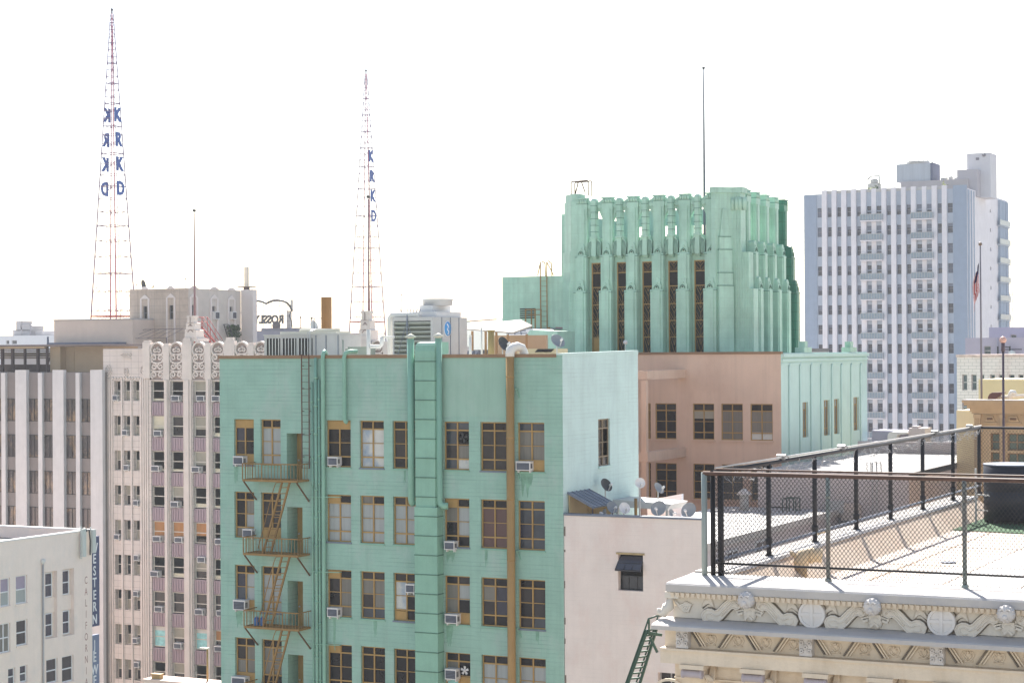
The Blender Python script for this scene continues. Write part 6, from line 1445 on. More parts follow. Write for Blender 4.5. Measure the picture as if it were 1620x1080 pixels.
for k in range(7): q.tube([(x0, 92 + .1 * k, zq + .05 * (k % 3)), ((x0 + x1) / 2, 92 + .12 * k, zq - .08 + .05 * (k % 2)), (x1, 92 + .1 * k, zq + .06 * (k % 3))], .05, 6)
sd = MB(); sd.box(x0 - .3, x1 + .3, 91.6, yEb + .17, 0, zq - .14); sd.build('side_ledge', mat('grey_mauve_plaster', (208, 197, 195)), gb)
lone(q, "timber_stack", mat("yellow_timber", (190, 160, 110), var=.15), "stack of yellow timber and pipes on a ledge behind the fence", "timber", (x0, 92, zq - .14))
# small plant behind on the roof: grey duct housing and pinkish box
Yh = 128.0; u = lambda px: onY(px, 690, Yh)[0]; z_ = lambda py: onY(1420, py, Yh)[1]
t = thing("duct_housing", "grey rooftop duct housing with white curved duct mouth", "duct", (u(1405), Yh, 0)); q = MB(); q.box(u(1374), u(1436), Yh + .8, Yh + 3, 20, z_(682)); q.build("housing", LAVW, t)
q = MB(); n = 9; pr_ = [(u(1404), z_(699)), (u(1404), z_(690))] + [(u(1404) + (u(1410) - u(1404)) * (1 - math.cos(k * math.pi / 2 / 5)), z_(690) + (z_(683) - z_(690)) * math.sin(k * math.pi / 2 / 5)) for k in range(6)] + [(u(1436), z_(683)), (u(1436), z_(686)), (u(1420), z_(687)), (u(1416), z_(699))]; q.prism(FrY(Yh), pr_, 0, -.79); q.build("curved_duct", ACW, t)
q = MB(); q.box(u(1436), u(1462), Yh + .2, Yh + 2, 20, z_(677)); q.box(u(1440), u(1449), Yh + .4, Yh + 1.4, z_(677) + .003, z_(674)); lone(q, "pink_roof_box", LAVW2, "pinkish plastered roof box right of the curved white duct", "roof box", (u(1449), Yh + 1, 20))

# ================================================================== white and blue apartment tower, far right
YT_ = 326.0; FT_ = FrY(YT_); uW = lambda px: onY(px, 480, YT_)[0]; zW = lambda py: onY(1400, py, YT_)[1]
wt = thing("apartment_tower", "tall white and blue grey apartment tower with fins and two columns of balconies", "building", (uW(1400), YT_, 0))
Z5 = lambda x: 1250 + x / 2.25
wx = [(100, 117), (136, 151), (170, 186), (205, 221), (240, 256), (276, 291), (310, 328), (347, 363), (382, 398), (417, 434), (454, 471), (489, 507), (528, 543), (563, 581)]
fx = [(118, 135), (153, 169), (187, 204), (222, 239), (257, 275), (292, 309), (330, 346), (364, 381), (400, 416), (435, 452), (472, 488), (509, 527), (545, 562)]
wr = [((237 + 70.3 * k) / 2.25 + 220, (271 + 70.3 * k) / 2.25 + 220) for k in range(14)]
zrow = [(zW(b), zW(a)) for a, b in wr]; xw0, xw1 = uW(Z5(52)), uW(Z5(632)); bal = (5, 6, 10, 11)
opn = [(uW(Z5(a)), uW(Z5(b)), c - (.7 if i in bal else 0), d) for i, (a, b) in enumerate(wx) for c, d in zrow]
ztw = zW(303); q = MB(); q.wall(FT_, xw0, xw1, 0, ztw, opn, .3); q.build("front_wall", TWB, wt)
yw = onX(Z5(775), 480, xw1)[0]; FXW = FrX(xw1)
q = MB(); q.shell(xw0, xw1, YT_, yw, 0, ztw, "set"); q.fb(FT_, xw0, uW(Z5(97)), 0, zW(305), .003, .12); q.fb(FT_, uW(Z5(583)), xw1, 0, zW(298), .003, .12); q.build("blue_corner", TWBD, wt)
side = MB(); eo = []
for k in range(12):
    a = onX(Z5(713), 480, xw1)[0]; eo.append((a, a + 1.0, zrow[k][0] + 1, zrow[k][1]))
side.wall(FXW, YT_, yw, 0, ztw, eo, .3)
side.build("side_wall", TWW, wt)
o = MB()
for a, b in ((634, 640), (645, 649), (655, 657)): y0_, y1_ = onX(Z5(a), 480, xw1)[0], onX(Z5(b), 480, xw1)[0]; o.fb(FXW, y0_, y1_, 0, ztw - .2, .003, .1)
for a in (742, 752, 763): y0_ = onX(Z5(a), 480, xw1)[0]; o.fb(FXW, y0_, y0_ + 2.2, 0, ztw - .4, .003, .4)
o.build("side_fin", TWBD, wt)
random.seed(31); TWG2 = mat('tower_dark_glass', (52, 58, 78), .12, var=.4, spec=.5); TWG3 = mat('tower_pale_glass', (84, 92, 112), .2, var=.3, spec=.5); TWBL = mat('tower_window_blind', (128, 134, 150), .5, var=.1); big = MB(); nbig = 0
for i, (a, b) in enumerate(wx):
    for k, (c, d) in enumerate(zrow):
        x0, x1 = uW(Z5(a)), uW(Z5(b)); lowz = c - (.7 if i in bal else 0)
        if k < 7:
            f = MB(); f.fb(FT_, x0, x1, (c + d) / 2 - .06, (c + d) / 2 + .06, -.29, -.22); f.fb(FT_, x0, x1, lowz, lowz + .1, -.29, -.2)
            if i in bal: f.fb(FT_, x0, x1, lowz + .1 + (d - lowz) * .55, lowz + .28 + (d - lowz) * .55, -.28, -.15)
            w_ = f.build("window", TWB if i in bal else POLE, wt); p_ = MB(); sp_ = random.choice((0, 0, 0, .3, .45, .6)); p_.quad(FT_, x0, x1, lowz, d - (d - lowz) * sp_, -.295)
            if sp_: p_.quad(FT_, x0, x1, d - (d - lowz) * sp_, d, -.293, 1)
            p_.build("pane", [random.choice((TWG, TWG, TWG2, TWG3)), TWBL], w_)
        else:
            big.quad(FT_, x0, x1, lowz, d, -.295, 0); big.fb(FT_, x0, x1, (c + d) / 2 - .05, (c + d) / 2 + .05, -.29, -.22, 1)
o = big.build("windows", [TWG, POLE], wt, "stuff")
o = MB()
for a, b, c, d in eo: o.quad(FXW, a, b, c, d, -.28)
o.build("side_pane", TWG, wt)
for i, (a, b) in enumerate(fx):
    q = MB(); x0, x1 = uW(Z5(a)), uW(Z5(b)); q.fb(FT_, x0, x1, 0, zW(297.5), .003, .55 if i not in (5, 10) else .12); q.build("fin", TWW, wt)
for (a, b, i0) in ((258, 336, 5), (438, 515, 10)):
    x0, x1 = uW(Z5(a)), uW(Z5(b))
    for k, (c, d) in enumerate(zrow[:12]):
        z = c - .85; q = MB(); q.fb(FT_, x0, x1, z - .2, z, .003, 1.3); s_ = q.build("balcony", TWW, wt); q = MB()
        q.fb(FT_, x0 + .03, x1 - .03, z + .08, z + 1.0, 1.22, 1.26, 0); q.fb(FT_, x0, x0 + .04, z + .08, z + 1.0, .56, 1.2, 0); q.fb(FT_, x1 - .04, x1, z + .08, z + 1.0, .56, 1.2, 0)
        q.fb(FT_, x0, x1, z + 1.0, z + 1.08, 1.2, 1.3, 1)
        for m_ in range(9): uu = x0 + (x1 - x0) * m_ / 8; q.fb(FT_, uu - .03, uu + .03, z, z + 1.0, 1.26, 1.3, 1)
        q.build("railing", [TWBAL, GALV], s_)
for k, (c, d) in enumerate(zrow[:11]):
    y0_, y1_ = onX(Z5(738), 480, xw1)[0], yw + .1; q = MB(); z = c - .85; q.fb(FXW, y0_, y1_, z - .16, z, .003, .62); s_ = q.build("balcony", TWB, wt); q = MB(); q.fb(FXW, y0_, y1_, z + .05, z + 1, .54, .60); q.fb(FXW, y0_, y0_ + .08, z + .05, z + 1, .41, .53); q.build("railing", TWBAL, s_)
q = MB(); q.box(xw0 + .3, xw1 - .3, YT_ + .3, yw - .3, ztw - 1.2, ztw - 1); q.build("roof", ROOFG, wt)
# penthouse storey, tank and lift towers on its roof
y_ = YT_ + 6; uw = lambda px: onY(px, 290, y_)[0]; zw = lambda py: onY(1440, py, y_)[1]
q = MB(); q.box(uw(1425), uw(1532), y_, y_ + 12, ztw - 1, zw(287)); q.box(uw(1345), uw(1424.5), y_ + 1, y_ + 10, ztw - 1, zw(297)); q.build("penthouse_wall", mat("taupe_penthouse", (178, 172, 174), var=.05), wt)
t = thing("water_tank", "grey panelled water tank with guard rail on the apartment tower roof", "tank", (uw(1444), y_ + 2, zw(287))); cx_, r_ = (uw(1418) + uw(1470)) / 2, (uw(1470) - uw(1418)) / 2
q = MB(); q.box(uw(1416), uw(1470), y_ + 1, y_ + 6, zw(287) + .003, zw(258.5)); q.build("tank_body", mat("tank_grey_panel", (176, 182, 190), .4, var=.08, stretch=(3, 3, .2)), t)
q = MB(); q.lathe([(r_ * .72, 0), (r_ * .70, .5), (.2, .7)], (cx_ + .2, y_ + 3, zw(258.5)), 20); q.build("lid", GALV, t)
q = MB(); q.box(uw(1470) + .003, uw(1474), y_ + .9, y_ + 6, zw(287) + .01, zw(258)); q.build("dark_flank", mat("slate_flank", (96, 102, 124), var=.05), t)
q = MB()
for k in range(9): uu = uw(1416) + (uw(1473) - uw(1416)) * k / 8; q.bar((uu, y_ + 1, zw(258.5)), (uu, y_ + 1, zw(251)), .05)
q.bar((uw(1416), y_ + 1, zw(251.5)), (uw(1473), y_ + 1, zw(251.5)), .05); q.bar((uw(1416), y_ + 1, zw(255)), (uw(1473), y_ + 1, zw(255)), .04); q.build("guard_rail", GALV, t)
t = thing("lift_tower", "pale grey lift tower with small vent on the apartment tower roof", "lift tower", (uw(1540), y_, ztw)); 
q = MB(); q.box(uw(1523.5), uw(1561), y_ + 3, y_ + 8, ztw - 1, zw(245)); q.build("tall_block", mat("pale_grey_block", (206, 204, 208), var=.03), t); q = MB(); q.box(uw(1513), uw(1545), y_ + .5, y_ + 2.99, ztw - 1, zw(272)); q.build("low_block", mat("taupe_block", (178, 174, 180), var=.03), t)
q = MB(); FV = FrY(y_ + 3); q.fb(FV, uw(1538), uw(1543), zw(256), zw(252), .003, .1); q.lathe([(.3, 0), (.3, .2), (.1, .3)], FV.p(uw(1551), zw(248.5), .003), 8, axis=(0, -1, 0)); q.build("vent_grille", POLE, t)
random.seed(9)
for k, (px, s_, lab) in enumerate(((1391, .7, "yellow green potted plant by the tank on the apartment tower roof"), (1397, .6, "dark potted shrub beside the tank on the apartment tower roof"), (1504, .6, "yellow green planter shrub near the lift tower"))):
    q = MB(); x_ = uw(px); zb_ = ztw - 1
    q.lathe([(.4, 0), (.55, .9), (.5, .95)], (x_, YT_ + 1.5, zb_), 10, 1)
    for j in range(90):
        P = Vector((x_ + random.gauss(0, .5 * s_), YT_ + 1.5 + random.gauss(0, .3), zb_ + .9 + abs(random.gauss(0, .8 * s_)))); d1 = Vector((random.uniform(-1, 1), random.uniform(-1, 1), random.uniform(-1, 1))) * .28; d2 = Vector((random.uniform(-1, 1), random.uniform(-1, 1), random.uniform(-1, 1))) * .2
        q.add([P - d1, P + d2, P + d1, P - d2], [(0, 1, 2, 3)])
    lone(q, "potted_plant", [mat("yellow_green_leaf", (150, 160, 80), .8, var=.3, scale=3) if k in (0, 2) else PLANT, GREY], lab, "plant", (x_, YT_ + 1.5, zb_))
q = MB(); q.box(uw(1378), uw(1395), y_ - 2, y_ - .5, ztw - 1, zw(289)); q.lathe([(.7, 0), (.7, .6), (.5, .8), (.1, .9)], (uw(1386), y_ - 1.2, zw(289)), 12); q.tube([(uw(1377), y_ - 2, zw(283)), (uw(1384), y_ - 2, zw(277.5)), (uw(1396), y_ - 2, zw(277.5)), (uw(1396), y_ - 2, zw(292))], .14, 6); lone(q, "cooling_unit", GALV, "pale rounded cooling unit with pipes left of the apartment tower's tank", "cooling unit", (uw(1386), y_ - 1.2, ztw - 1))
for k, (a, b, p0) in enumerate(((1484, 1488, 283), (1489, 1493, 283), (1496, 1502, 281.5), (1505, 1512, 283.5))):
    q = MB(); q.box(uw(a), uw(b), y_ + 2, y_ + 3, zw(287) + .003, zw(p0)); q.lathe([(.35, 0), (.35, .12), (.1, .2)], ((uw(a) + uw(b)) / 2, y_ + 2.5, zw(p0)), 10)
    lone(q, "condenser_unit", GALV, ("pale condenser unit, first of four in a row on the apartment tower roof", "pale condenser unit, second of four in a row on the apartment tower roof", "tallest grey condenser unit of four on the apartment tower roof", "condenser unit nearest the lift tower on the apartment tower roof")[k], "condenser", (uw(a), y_ + 2.5, zw(287)), "condensers on the apartment tower")
for i in range(len(fx) - 1): q = MB(); x0, x1 = uW(Z5(fx[i][1])), uW(Z5(fx[i + 1][0])); q.fb(FT_, x0, x1, ztw + .003, ztw + .14, -.02, .1); q.fb(FT_, x0, x1, ztw + .143, ztw + .5, .02, .05); q.build("parapet_rail", GALV, wt)

q = MB(); ym_ = 420.0; um = lambda px: onY(px, 490, ym_)[0]; zm = lambda py: onY(1600, py, ym_)[1]
for a in (1597.5, 1602.5): q.bar((um(a), ym_, zm(560)), (um(a), ym_, zm(462)), .07)
for k in range(14): z0_, z1_ = zm(560 - 7 * k), zm(553 - 7 * k); q.bar((um(1597.5 if k % 2 else 1602.5), ym_, z0_), (um(1602.5 if k % 2 else 1597.5), ym_, z1_), .05)
q.bar((um(1588), ym_, zm(466.5)), (um(1618), ym_, zm(467)), .06); lone(q, "lattice_mast", mat("pale_mast_grey", (170, 170, 182), var=.05), "faint thin lattice mast far behind the lavender annex", "mast", (um(1600), ym_, zm(560)))
# ================================================================== older buildings on the right edge
def block(name, label, Y, x0p, x1p, ptop, M, wins=(), depth=10, coping=None, wm=GLASSN, rec=.25, z0=0):
    u = lambda px: onY(px, ptop, Y)[0]; z = lambda py: onY(x0p, py, Y)[1]; f = FrY(Y)
    t = thing(name, label, "building", (u(x0p), Y, 0)); ops = [(u(a), u(b), z(d), z(c)) for a, b, c, d in wins]
    q = MB(); q.wall(f, u(x0p), u(x1p), 0, z(ptop), ops, rec); q.shell(u(x0p), u(x1p), Y, Y + depth, 0, z(ptop), "s"); q.build("wall", M, t)
    for o_ in ops: sash(t, f, *o_, rec, mat("grey_sash", (176, 172, 172), var=.06), [(0, 1, 0, 1, wm)], bz=(.5,), bu=(.5,) if o_[1] - o_[0] > 1 else (), fw=.07)
    if coping: q = MB(); q.box(u(x0p) - .05, u(x1p), Y - .08, Y + depth, z(ptop) + .003, z(ptop) + .2); q.build("coping", coping, t)
    return t, u, z, f
block("lavender_annex", "taller lavender grey annex with one square window at the right edge", 200, 1564.5, 1690, 518, LAVW, [(1598.5, 1608, 529.5, 544)], 8)
t, u, z, f = block("lavender_block", "lower lavender grey block with one small window behind the flagpole", 190, 1527, 1660, 534.5, mat("pinkish_lavender_plaster", (176, 168, 182), var=.05), [(1556.5, 1567.5, 547.5, 562)], 8)
q = MB(); q.box(u(1578), u(1579.5), 189.7, 189.98, 0, z(534)); q.build("pilaster", LAVW, t)
q = MB(); yk = 189.0
for px in (1582, 1590, 1601): q.bar((u(px), yk, z(566)), (u(px), yk, z(548)), .07)
q.bar((u(1588), yk, z(548)), (u(1602), yk, z(550)), .06); q.bar((u(1590), yk, z(553)), (u(1620), yk, z(553)), .05); lone(q, "black_roof_frame", BLACK, "black iron frame on the roof beside the ball topped pole", "frame", (u(1590), yk, z(566)))
q = MB(); xx = u(1604); q.lathe([(.42, 0), (.42, .3), (.3, .6), (.05, .75)], (xx, 189.0, z(566)), 14); lone(q, "white_dome", WHITEDUCT, "small white dome on the roof below the lavender annex window", "dome", (xx, 189, z(566)))
wn = [(1522, 1530, 592, 617), (1536.5, 1545, 592, 617), (1551, 1557, 592, 617), (1566, 1574, 592, 617), (1580, 1588, 592, 617), (1596, 1605, 592, 617), (1611, 1619, 592, 617), (1521.5, 1530, 632, 655)]
block("peeling_brick_building", "old whitewashed brick building with peeling pink parapet", 150, 1513.5, 1660, 565, OLDP, wn, 10, mat("crumbled_parapet", (196, 172, 164), var=.3, scale=2))
block("yellow_block", "pale yellow plaster block behind the ornate tan cornice", 125, 1548, 1680, 600, YEL, (), 6)
block("yellow_side_wall", "cream yellow plain wall just left of the ornate tan building", 112, 1513, 1560, 649, mat("cream_yellow_plaster", (216, 200, 160), var=.05, streak=.2), (), 5)
# ornate tan building with heavy cornice
YO_ = 98.0; u = lambda px: onY(px, 680, YO_)[0]; z = lambda py: onY(1575, py, YO_)[1]; fO = FrY(YO_)
on = thing("ornate_tan_building", "ornate tan stone building with heavy cornice, coffers and green glass windows", "building", (u(1580), YO_, 0))
wn = [(u(1567), u(1581), z(712), z(685)), (u(1593.5), u(1622), z(712), z(685)), (u(1567), u(1581), z(740), z(715)), (u(1593.5), u(1622), z(750), z(716)), (u(1632), u(1646), z(712), z(685))]
q = MB(); q.wall(fO, u(1541), u(1690), 0, z(640), wn, .3); q.shell(u(1541), u(1690), YO_, YO_ + 12, 0, z(640), "s"); q.build("wall", ORN, on)
for o_ in wn: sash(on, fO, *o_, .3, mat("brown_stone_frame", (150, 124, 98), var=.1), [(0, 1, 0, 1, mat("green_grey_glass", (84, 100, 92), .15, var=.25, spec=.5))], bu=() if o_[1] - o_[0] < .6 else (.5,), bz=(.48,), fw=.06)
q = MB(); e0, e1 = u(1527), u(1690)
for z0, z1, d in ((654.5, 651, .12), (651, 646, .22), (646, 641, .36), (641, 636.5, .52), (636.5, 633, .62)): q.fb(fO, u(1541) - d * .75, e1, z(z0) + .002, z(z1), -.3, d)
q.build("cornice", ORN, on)
q = MB(); q.fb(fO, u(1541) - .42, e1, z(633) + .003, z(631.8), -.3, .66); q.build("cornice_lead", GREY, on)
q = MB()
for a, b in ((1542, 1552), (1583, 1590), (1624, 1631)):
    q.fb(fO, u(a), u(b), 0, z(661), .003, .14); q.fb(fO, u(a) - .03, u(b) + .03, z(661) + .002, z(655), .003, .2)
    for k in range(4): uu = u(a) + (u(b) - u(a)) * (k + .3) / 4; q.fb(fO, uu, uu + .04, 10, z(662), .14, .17)
q.build("pilaster", ORN, on)
for a, b in ((1556, 1578), (1592, 1616), (1634, 1656)):
    q = MB(); q.fb(fO, u(a), u(b), z(656), z(655.2), .003, .12); q.fb(fO, u(a), u(b), z(669.5), z(668), .003, .12)
    q.taper(fO, (u(a) + .1, u(b) - .1, .001, .08, z(667)), (u(a) + .2, u(b) - .2, .001, .16, z(658))); q.fb(fO, u(a) + .22, u(b) - .22, z(664), z(660.5), .08, .2, 1)
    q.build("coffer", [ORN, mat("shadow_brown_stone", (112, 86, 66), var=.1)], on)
q = MB(); zr_ = z(632); q.prism(FrY(YO_ + 1), [(u(1556), zr_), (u(1556.5), zr_ + .12), (u(1559), zr_ + .26), (u(1563), zr_ + .33), (u(1581), zr_ + .36), (u(1570), zr_ + .06), (u(1568), zr_)], 0, -.8); lone(q, "hooded_vent", mat("dark_maroon_metal", (96, 64, 60), .5, var=.15), "dark maroon scoop vent on the ornate building's roof", "vent", (u(1566), YO_ + 1, zr_))
q = MB(); q.tube([(u(1592), YO_ + 1, zr_), (u(1592), YO_ + 1, zr_ + .25), (u(1594), YO_ + 1, zr_ + .36), (u(1598), YO_ + 1, zr_ + .36), (u(1600), YO_ + 1, zr_ + .22)], .12, 10); q.tube([(u(1556), YO_ + 1.4, zr_ + .03), (u(1625), YO_ + 1.4, zr_ + .22)], .09, 8); lone(q, "white_roof_pipe", WHITEDUCT, "white curled roof pipe behind the ornate tan cornice", "pipe", (u(1592), YO_ + 1, zr_))
q = MB(); q.box(u(1617), u(1650), YO_ + 1, YO_ + 3, zr_, z(608)); lone(q, "white_roof_box", ACW, "white roof box cut by the photo's right edge above the ornate cornice", "roof box", (u(1630), YO_ + 2, zr_))
# flag on its pole
yf = YO_ + 1.2; uf = lambda px: onY(px, 500, yf)[0]; zf = lambda py: onY(1551, py, yf)[1]
t = thing("flagpole", "grey flagpole with ball finial on the ornate tan building", "flagpole", (uf(1552), yf, z(632)))
q = MB(); q.tube([(uf(1552), yf, z(632)), (uf(1551.6), yf, zf(388))], [.055, .035], 8); q.build("pole", POLE, t); q = MB(); q.lathe([(.02, -.1), (.09, -.05), (.1, 0), (.07, .07), (.01, .1)], (uf(1551.6), yf, zf(386)), 10); q.build("finial", mat("brass_ball", (120, 104, 92), .4, var=.1), t)
fl = MB(); nu, nv = 13, 26; zt_, zb_ = zf(412), zf(496); x1 = uf(1551) - .05
for j in range(nv + 1):
    for i in range(nu + 1):
        a, b = i / nu, j / nv
        wdt = .17 + .33 * b + (.09 * math.sin(b * 5))
        zz = zt_ + (zb_ - zt_) * (b * (.55 + .45 * a) + .25 * a * (1 - b) * 1.0)
        fl.v.append((x1 - wdt * (a * .9 + .12 * math.sin(a * 9 + b * 3)), yf + .13 * math.sin(a * 12 + b * 2) + .05 * a, zz - .03))
for j in range(nv):
    for i in range(nu):
        o = j * (nu + 1) + i; canton = j < nv * .42 and i >= 0 and (i < nu * .75)
        fl.f.append([o, o + 1, o + nu + 2, o + nu + 1]); fl.sm.append(True); fl.mi.append(2 if j < 10 and i < 9 else (0 if (i + j // 9) % 2 else 1))
lone(fl, "flag", [FLAGR, FLAGW, FLAGB], "limp red white and blue striped flag hanging from the grey flagpole", "flag", (x1, yf, zb_))

# ================================================================== near building with the carved cornice (lower right)
YD = 42.7; FD_ = FrY(YD); xd0 = onY(1127, 915, YD)[0]; zD = onY(1310, 921, YD)[1]; xd1 = 6.0
YL = 41.25; FL = FrY(YL)                                      # face of the top ledge
uL = lambda px: onY(px, 960, YL + .2)[0]
dz = lambda py: onY(1310, py, YL + .2)[1]                     # heights read along one upright through px 1310
cb2 = thing("carved_cornice_building", "cream stone building with carved scroll frieze, brackets and roof deck", "building", (-5, YL + .4, 0))
xl_top = onY(1053, 922, YL)[0]; xl_low = onY(1030, 995, YL - .45)[0]; xw = onY(1068, 1060, YL + .35)[0]
z_led1 = zD; z_led0 = dz(946.5); z_fr1 = z_led0 - .02
zl1, zl0 = onY(1310, 997, YL - .45)[1], onY(1310, 1012, YL - .45)[1]
q = MB(); q.box(xw, xd1, YL + .35, YD + 30, 0, zl0 - .003); q.build("wall", STONEY, cb2)
q = MB(); q.box(xl_top + .1, xd1, YL + .22, YD + .1, zl1 + .003, z_led0 - .003); q.build("frieze_wall", STONE, cb2)
q = MB(); q.prism(FrX(0), [(YL, z_led0), (YL, z_led1 - .04), (YL + .05, z_led1), (YD - .1, z_led1 + .03), (YD + .3, z_led1 + .05), (YD + .3, z_led0), ], xl_top, xd1); q.build("top_ledge", STONEL, cb2)
q = MB(); q.prism(FrX(0), [(YL - .45, zl0), (YL - .45, zl0 + .09), (YL - .40, zl0 + .12), (YL + .3, zl1), (YL + .3, zl0)], xl_low, xd1); q.build("lower_ledge", STONEL, cb2)
q = MB()                                                      # egg and tongue row under the top ledge
q.fb(FL, xl_top + .06, xd1, z_led0 - .12, z_led0 - .003, -.25, -.03); k = xl_top + .12
while k < xd1 - .1: q.taper(FL, (k + .015, k + .075, -.03, .0, z_led0 - .115), (k, k + .09, -.03, .035, z_led0 - .01)); k += .125
q.build("egg_moulding", STONEY, cb2)
zf0, zf1 = zl1 + .02, z_led0 - .13; zmid = (zf0 + zf1) / 2; FZ = FrY(YL + .218)
heads = [onY(px, 945, YL + .1)[0] for px in (1184, 1383.5, 1594)]; meds = [onY(px, 975, YL + .15)[0] for px in (1285, 1488)]
step = (heads[2] - heads[0]) / 2
heads = [heads[0] + step * i for i in range(5)]; meds = [meds[0] + step * i for i in range(4)]
for i, c in enumerate(heads):
    zc = z_led0 - .09
    q = MB(); rr_ = .185                                      # lion mask: dome, muzzle, brows, eyes, mane lobes
    vs_ = []
    q.lathe([(rr_, -.1), (rr_, .06), (rr_ * .92, .12), (rr_ * .7, .17), (rr_ * .4, .20), (.01, .21)], FL.p(c, zc, 0), 24, axis=(0, -1, 0))
    for k in range(14): a = k * 2 * math.pi / 14; q.lathe([(.03, -.06), (.034, .1), (.012, .14)], FL.p(c + rr_ * .86 * math.cos(a), zc + rr_ * .86 * math.sin(a), 0), 8, axis=(0, -1, 0))
    q.lathe([(.07, 0), (.06, .07), (.03, .1)], FL.p(c, zc - .06, .15), 10, axis=(0, -1, 0)); q.lathe([(.03, 0), (.02, .05)], FL.p(c - .06, zc + .05, .17), 8, axis=(0, -1, 0)); q.lathe([(.03, 0), (.02, .05)], FL.p(c + .06, zc + .05, .17), 8, axis=(0, -1, 0))
    q.ribbon(FL, [(c - .11, zc + .08), (c - .05, zc + .11), (c, zc + .07), (c + .05, zc + .11), (c + .11, zc + .08)], .03, .15, .22); q.ribbon(FL, [(c - .06, zc - .12), (c, zc - .10), (c + .06, zc - .12)], .025, .12, .21)
    q.build("lion_mask", STONEW, cb2)
    # shell and wings below the mask
    q = MB(); zb_ = zf0 + .02
    q.lathe([(.16, 0), (.15, .05), (.09, .09), (.02, .1)], FZ.p(c, zmid - .1, 0), 16, axis=(0, -1, 0)); q.prism(FZ, [(c - .16, zmid - .06), (c + .16, zmid - .06), (c + .12, zf1 - .16), (c - .12, zf1 - .16)], .001, .07)
    q.ribbon(FZ, [(c - .09, zb_ + .02), (c, zb_ + .1), (c + .09, zb_ + .02)], .05, .02, .13)
    for sg in (-1, 1):
        for k in range(3): q.ribbon(FZ, [(c + sg * .14, zmid + .08 - .06 * k), (c + sg * .24, zmid + .05 - .06 * k), (c + sg * (.34 - .03 * k), zmid - .0 - .05 * k)], [.07, .08, .04], .001, .07)
    q.build("shell_carving", STONE, cb2)
    for sg in (-1, 1):                                        # the big S-scrolls
        if i == 4 and sg > 0: continue
        raw = [(.213, .293), (.36, .29), (.50, .246), (.66, .12), (.80, -.02), (.87, -.05), (.96, -.01), (1.05, -.008), (1.15, -.06), (1.21, -.15), (1.17, -.26), (1.05, -.31), (.90, -.31), (.78, -.28), (.66, -.18), (.55, -.06), (.46, .03), (.40, .05), (.33, .02), (.25, .05), (.20, .12), (.19, .21)]
        kx = step / 3.08; poly = [(c + sg * x * kx, zmid + z * .98) for x, z in raw]
        q = MB(); q.prism(FZ, poly if sg > 0 else poly[::-1], .001, .085)
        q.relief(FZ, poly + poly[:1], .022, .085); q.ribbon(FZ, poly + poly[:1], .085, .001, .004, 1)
        q.relief(FZ, [(c + sg * x * kx, zmid + z) for x, z in ((.30, .22), (.46, .18), (.60, .05), (.74, -.10), (.86, -.16), (.98, -.10), (1.08, -.12), (1.10, -.20), (1.02, -.25), (.90, -.24))], .02, .085)
        q.relief(FZ, [(c + sg * x * kx, zmid + z) for x, z in ((.27, .10), (.33, .16), (.42, .14), (.52, .05), (.70, -.14))], .02, .085)
        q.build("frieze_scroll", [STONE, GRIME], cb2)
        q = MB(); cx_ = c + sg * 1.22 * kx
        for k in range(4):
            q.relief(FZ, [(cx_, zmid + .02), (cx_ - sg * (.05 + .02 * k), zmid + .12), (cx_ - sg * (.12 + .02 * k), zmid + .2 - .02 * k), (cx_ - sg * (.21 + .015 * k), zmid + .21 - .045 * k), (cx_ - sg * (.25 + .01 * k), zmid + .16 - .045 * k)], [.014, .03, .036, .028, .014], .025)
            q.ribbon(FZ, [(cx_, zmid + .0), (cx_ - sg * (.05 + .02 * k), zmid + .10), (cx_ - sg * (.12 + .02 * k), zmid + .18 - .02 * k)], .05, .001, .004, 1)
        q.build("acanthus_leaf", [STONE, GRIME], cb2)
for c in meds:
    q = MB(); r_ = .305; FM = FrY(YL + .215)
    q.lathe([(r_, 0), (r_, .12), (r_ * .96, .14), (r_ * .80, .14), (r_ * .79, .11), (.01, .11)], FM.p(c, zmid + .005, 0), 36, axis=(0, -1, 0), sm=False)
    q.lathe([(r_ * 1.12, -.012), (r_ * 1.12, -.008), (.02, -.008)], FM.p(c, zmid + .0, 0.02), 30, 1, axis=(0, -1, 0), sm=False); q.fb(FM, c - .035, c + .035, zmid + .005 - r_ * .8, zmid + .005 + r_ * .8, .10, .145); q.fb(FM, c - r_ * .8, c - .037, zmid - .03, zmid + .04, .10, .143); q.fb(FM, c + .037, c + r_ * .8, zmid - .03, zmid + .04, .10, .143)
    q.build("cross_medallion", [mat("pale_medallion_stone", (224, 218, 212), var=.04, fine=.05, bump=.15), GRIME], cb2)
# left end of the frieze: acanthus corner and curl
q = MB(); c = xl_top + .22
for k in range(5): q.relief(FZ, [(xl_top + .12 + .02 * k, zf1 - .03 - .04 * k), (xl_top + .18 + .05 * k, zf1 - .13 - .05 * k), (xl_top + .27 + .05 * k, zf1 - .2 - .03 * k), (xl_top + .38 + .04 * k, zf1 - .15), (xl_top + .42 + .04 * k, zf1 - .08 - .02 * k)], [.02, .03, .036, .03, .015], .03)
q.tube([(xl_top + .08, YL + .1, zf1 + .05), (xl_top + .04, YL + .1, zmid), (xl_top + .0, YL + .1, zf0 + .22), (xl_top - .1, YL + .1, zf0 + .06), (xl_top - .2, YL + .1, zf0 + .08), (xl_top - .2, YL + .1, zf0 + .18)], [.05, .12, .13, .1, .07, .05], 8)
q.box(xl_top - .03, xl_top + .3, YL + .02, YL + .3, zf1 - .02, zf1 + .12)
q.build("corner_acanthus", STONE, cb2)
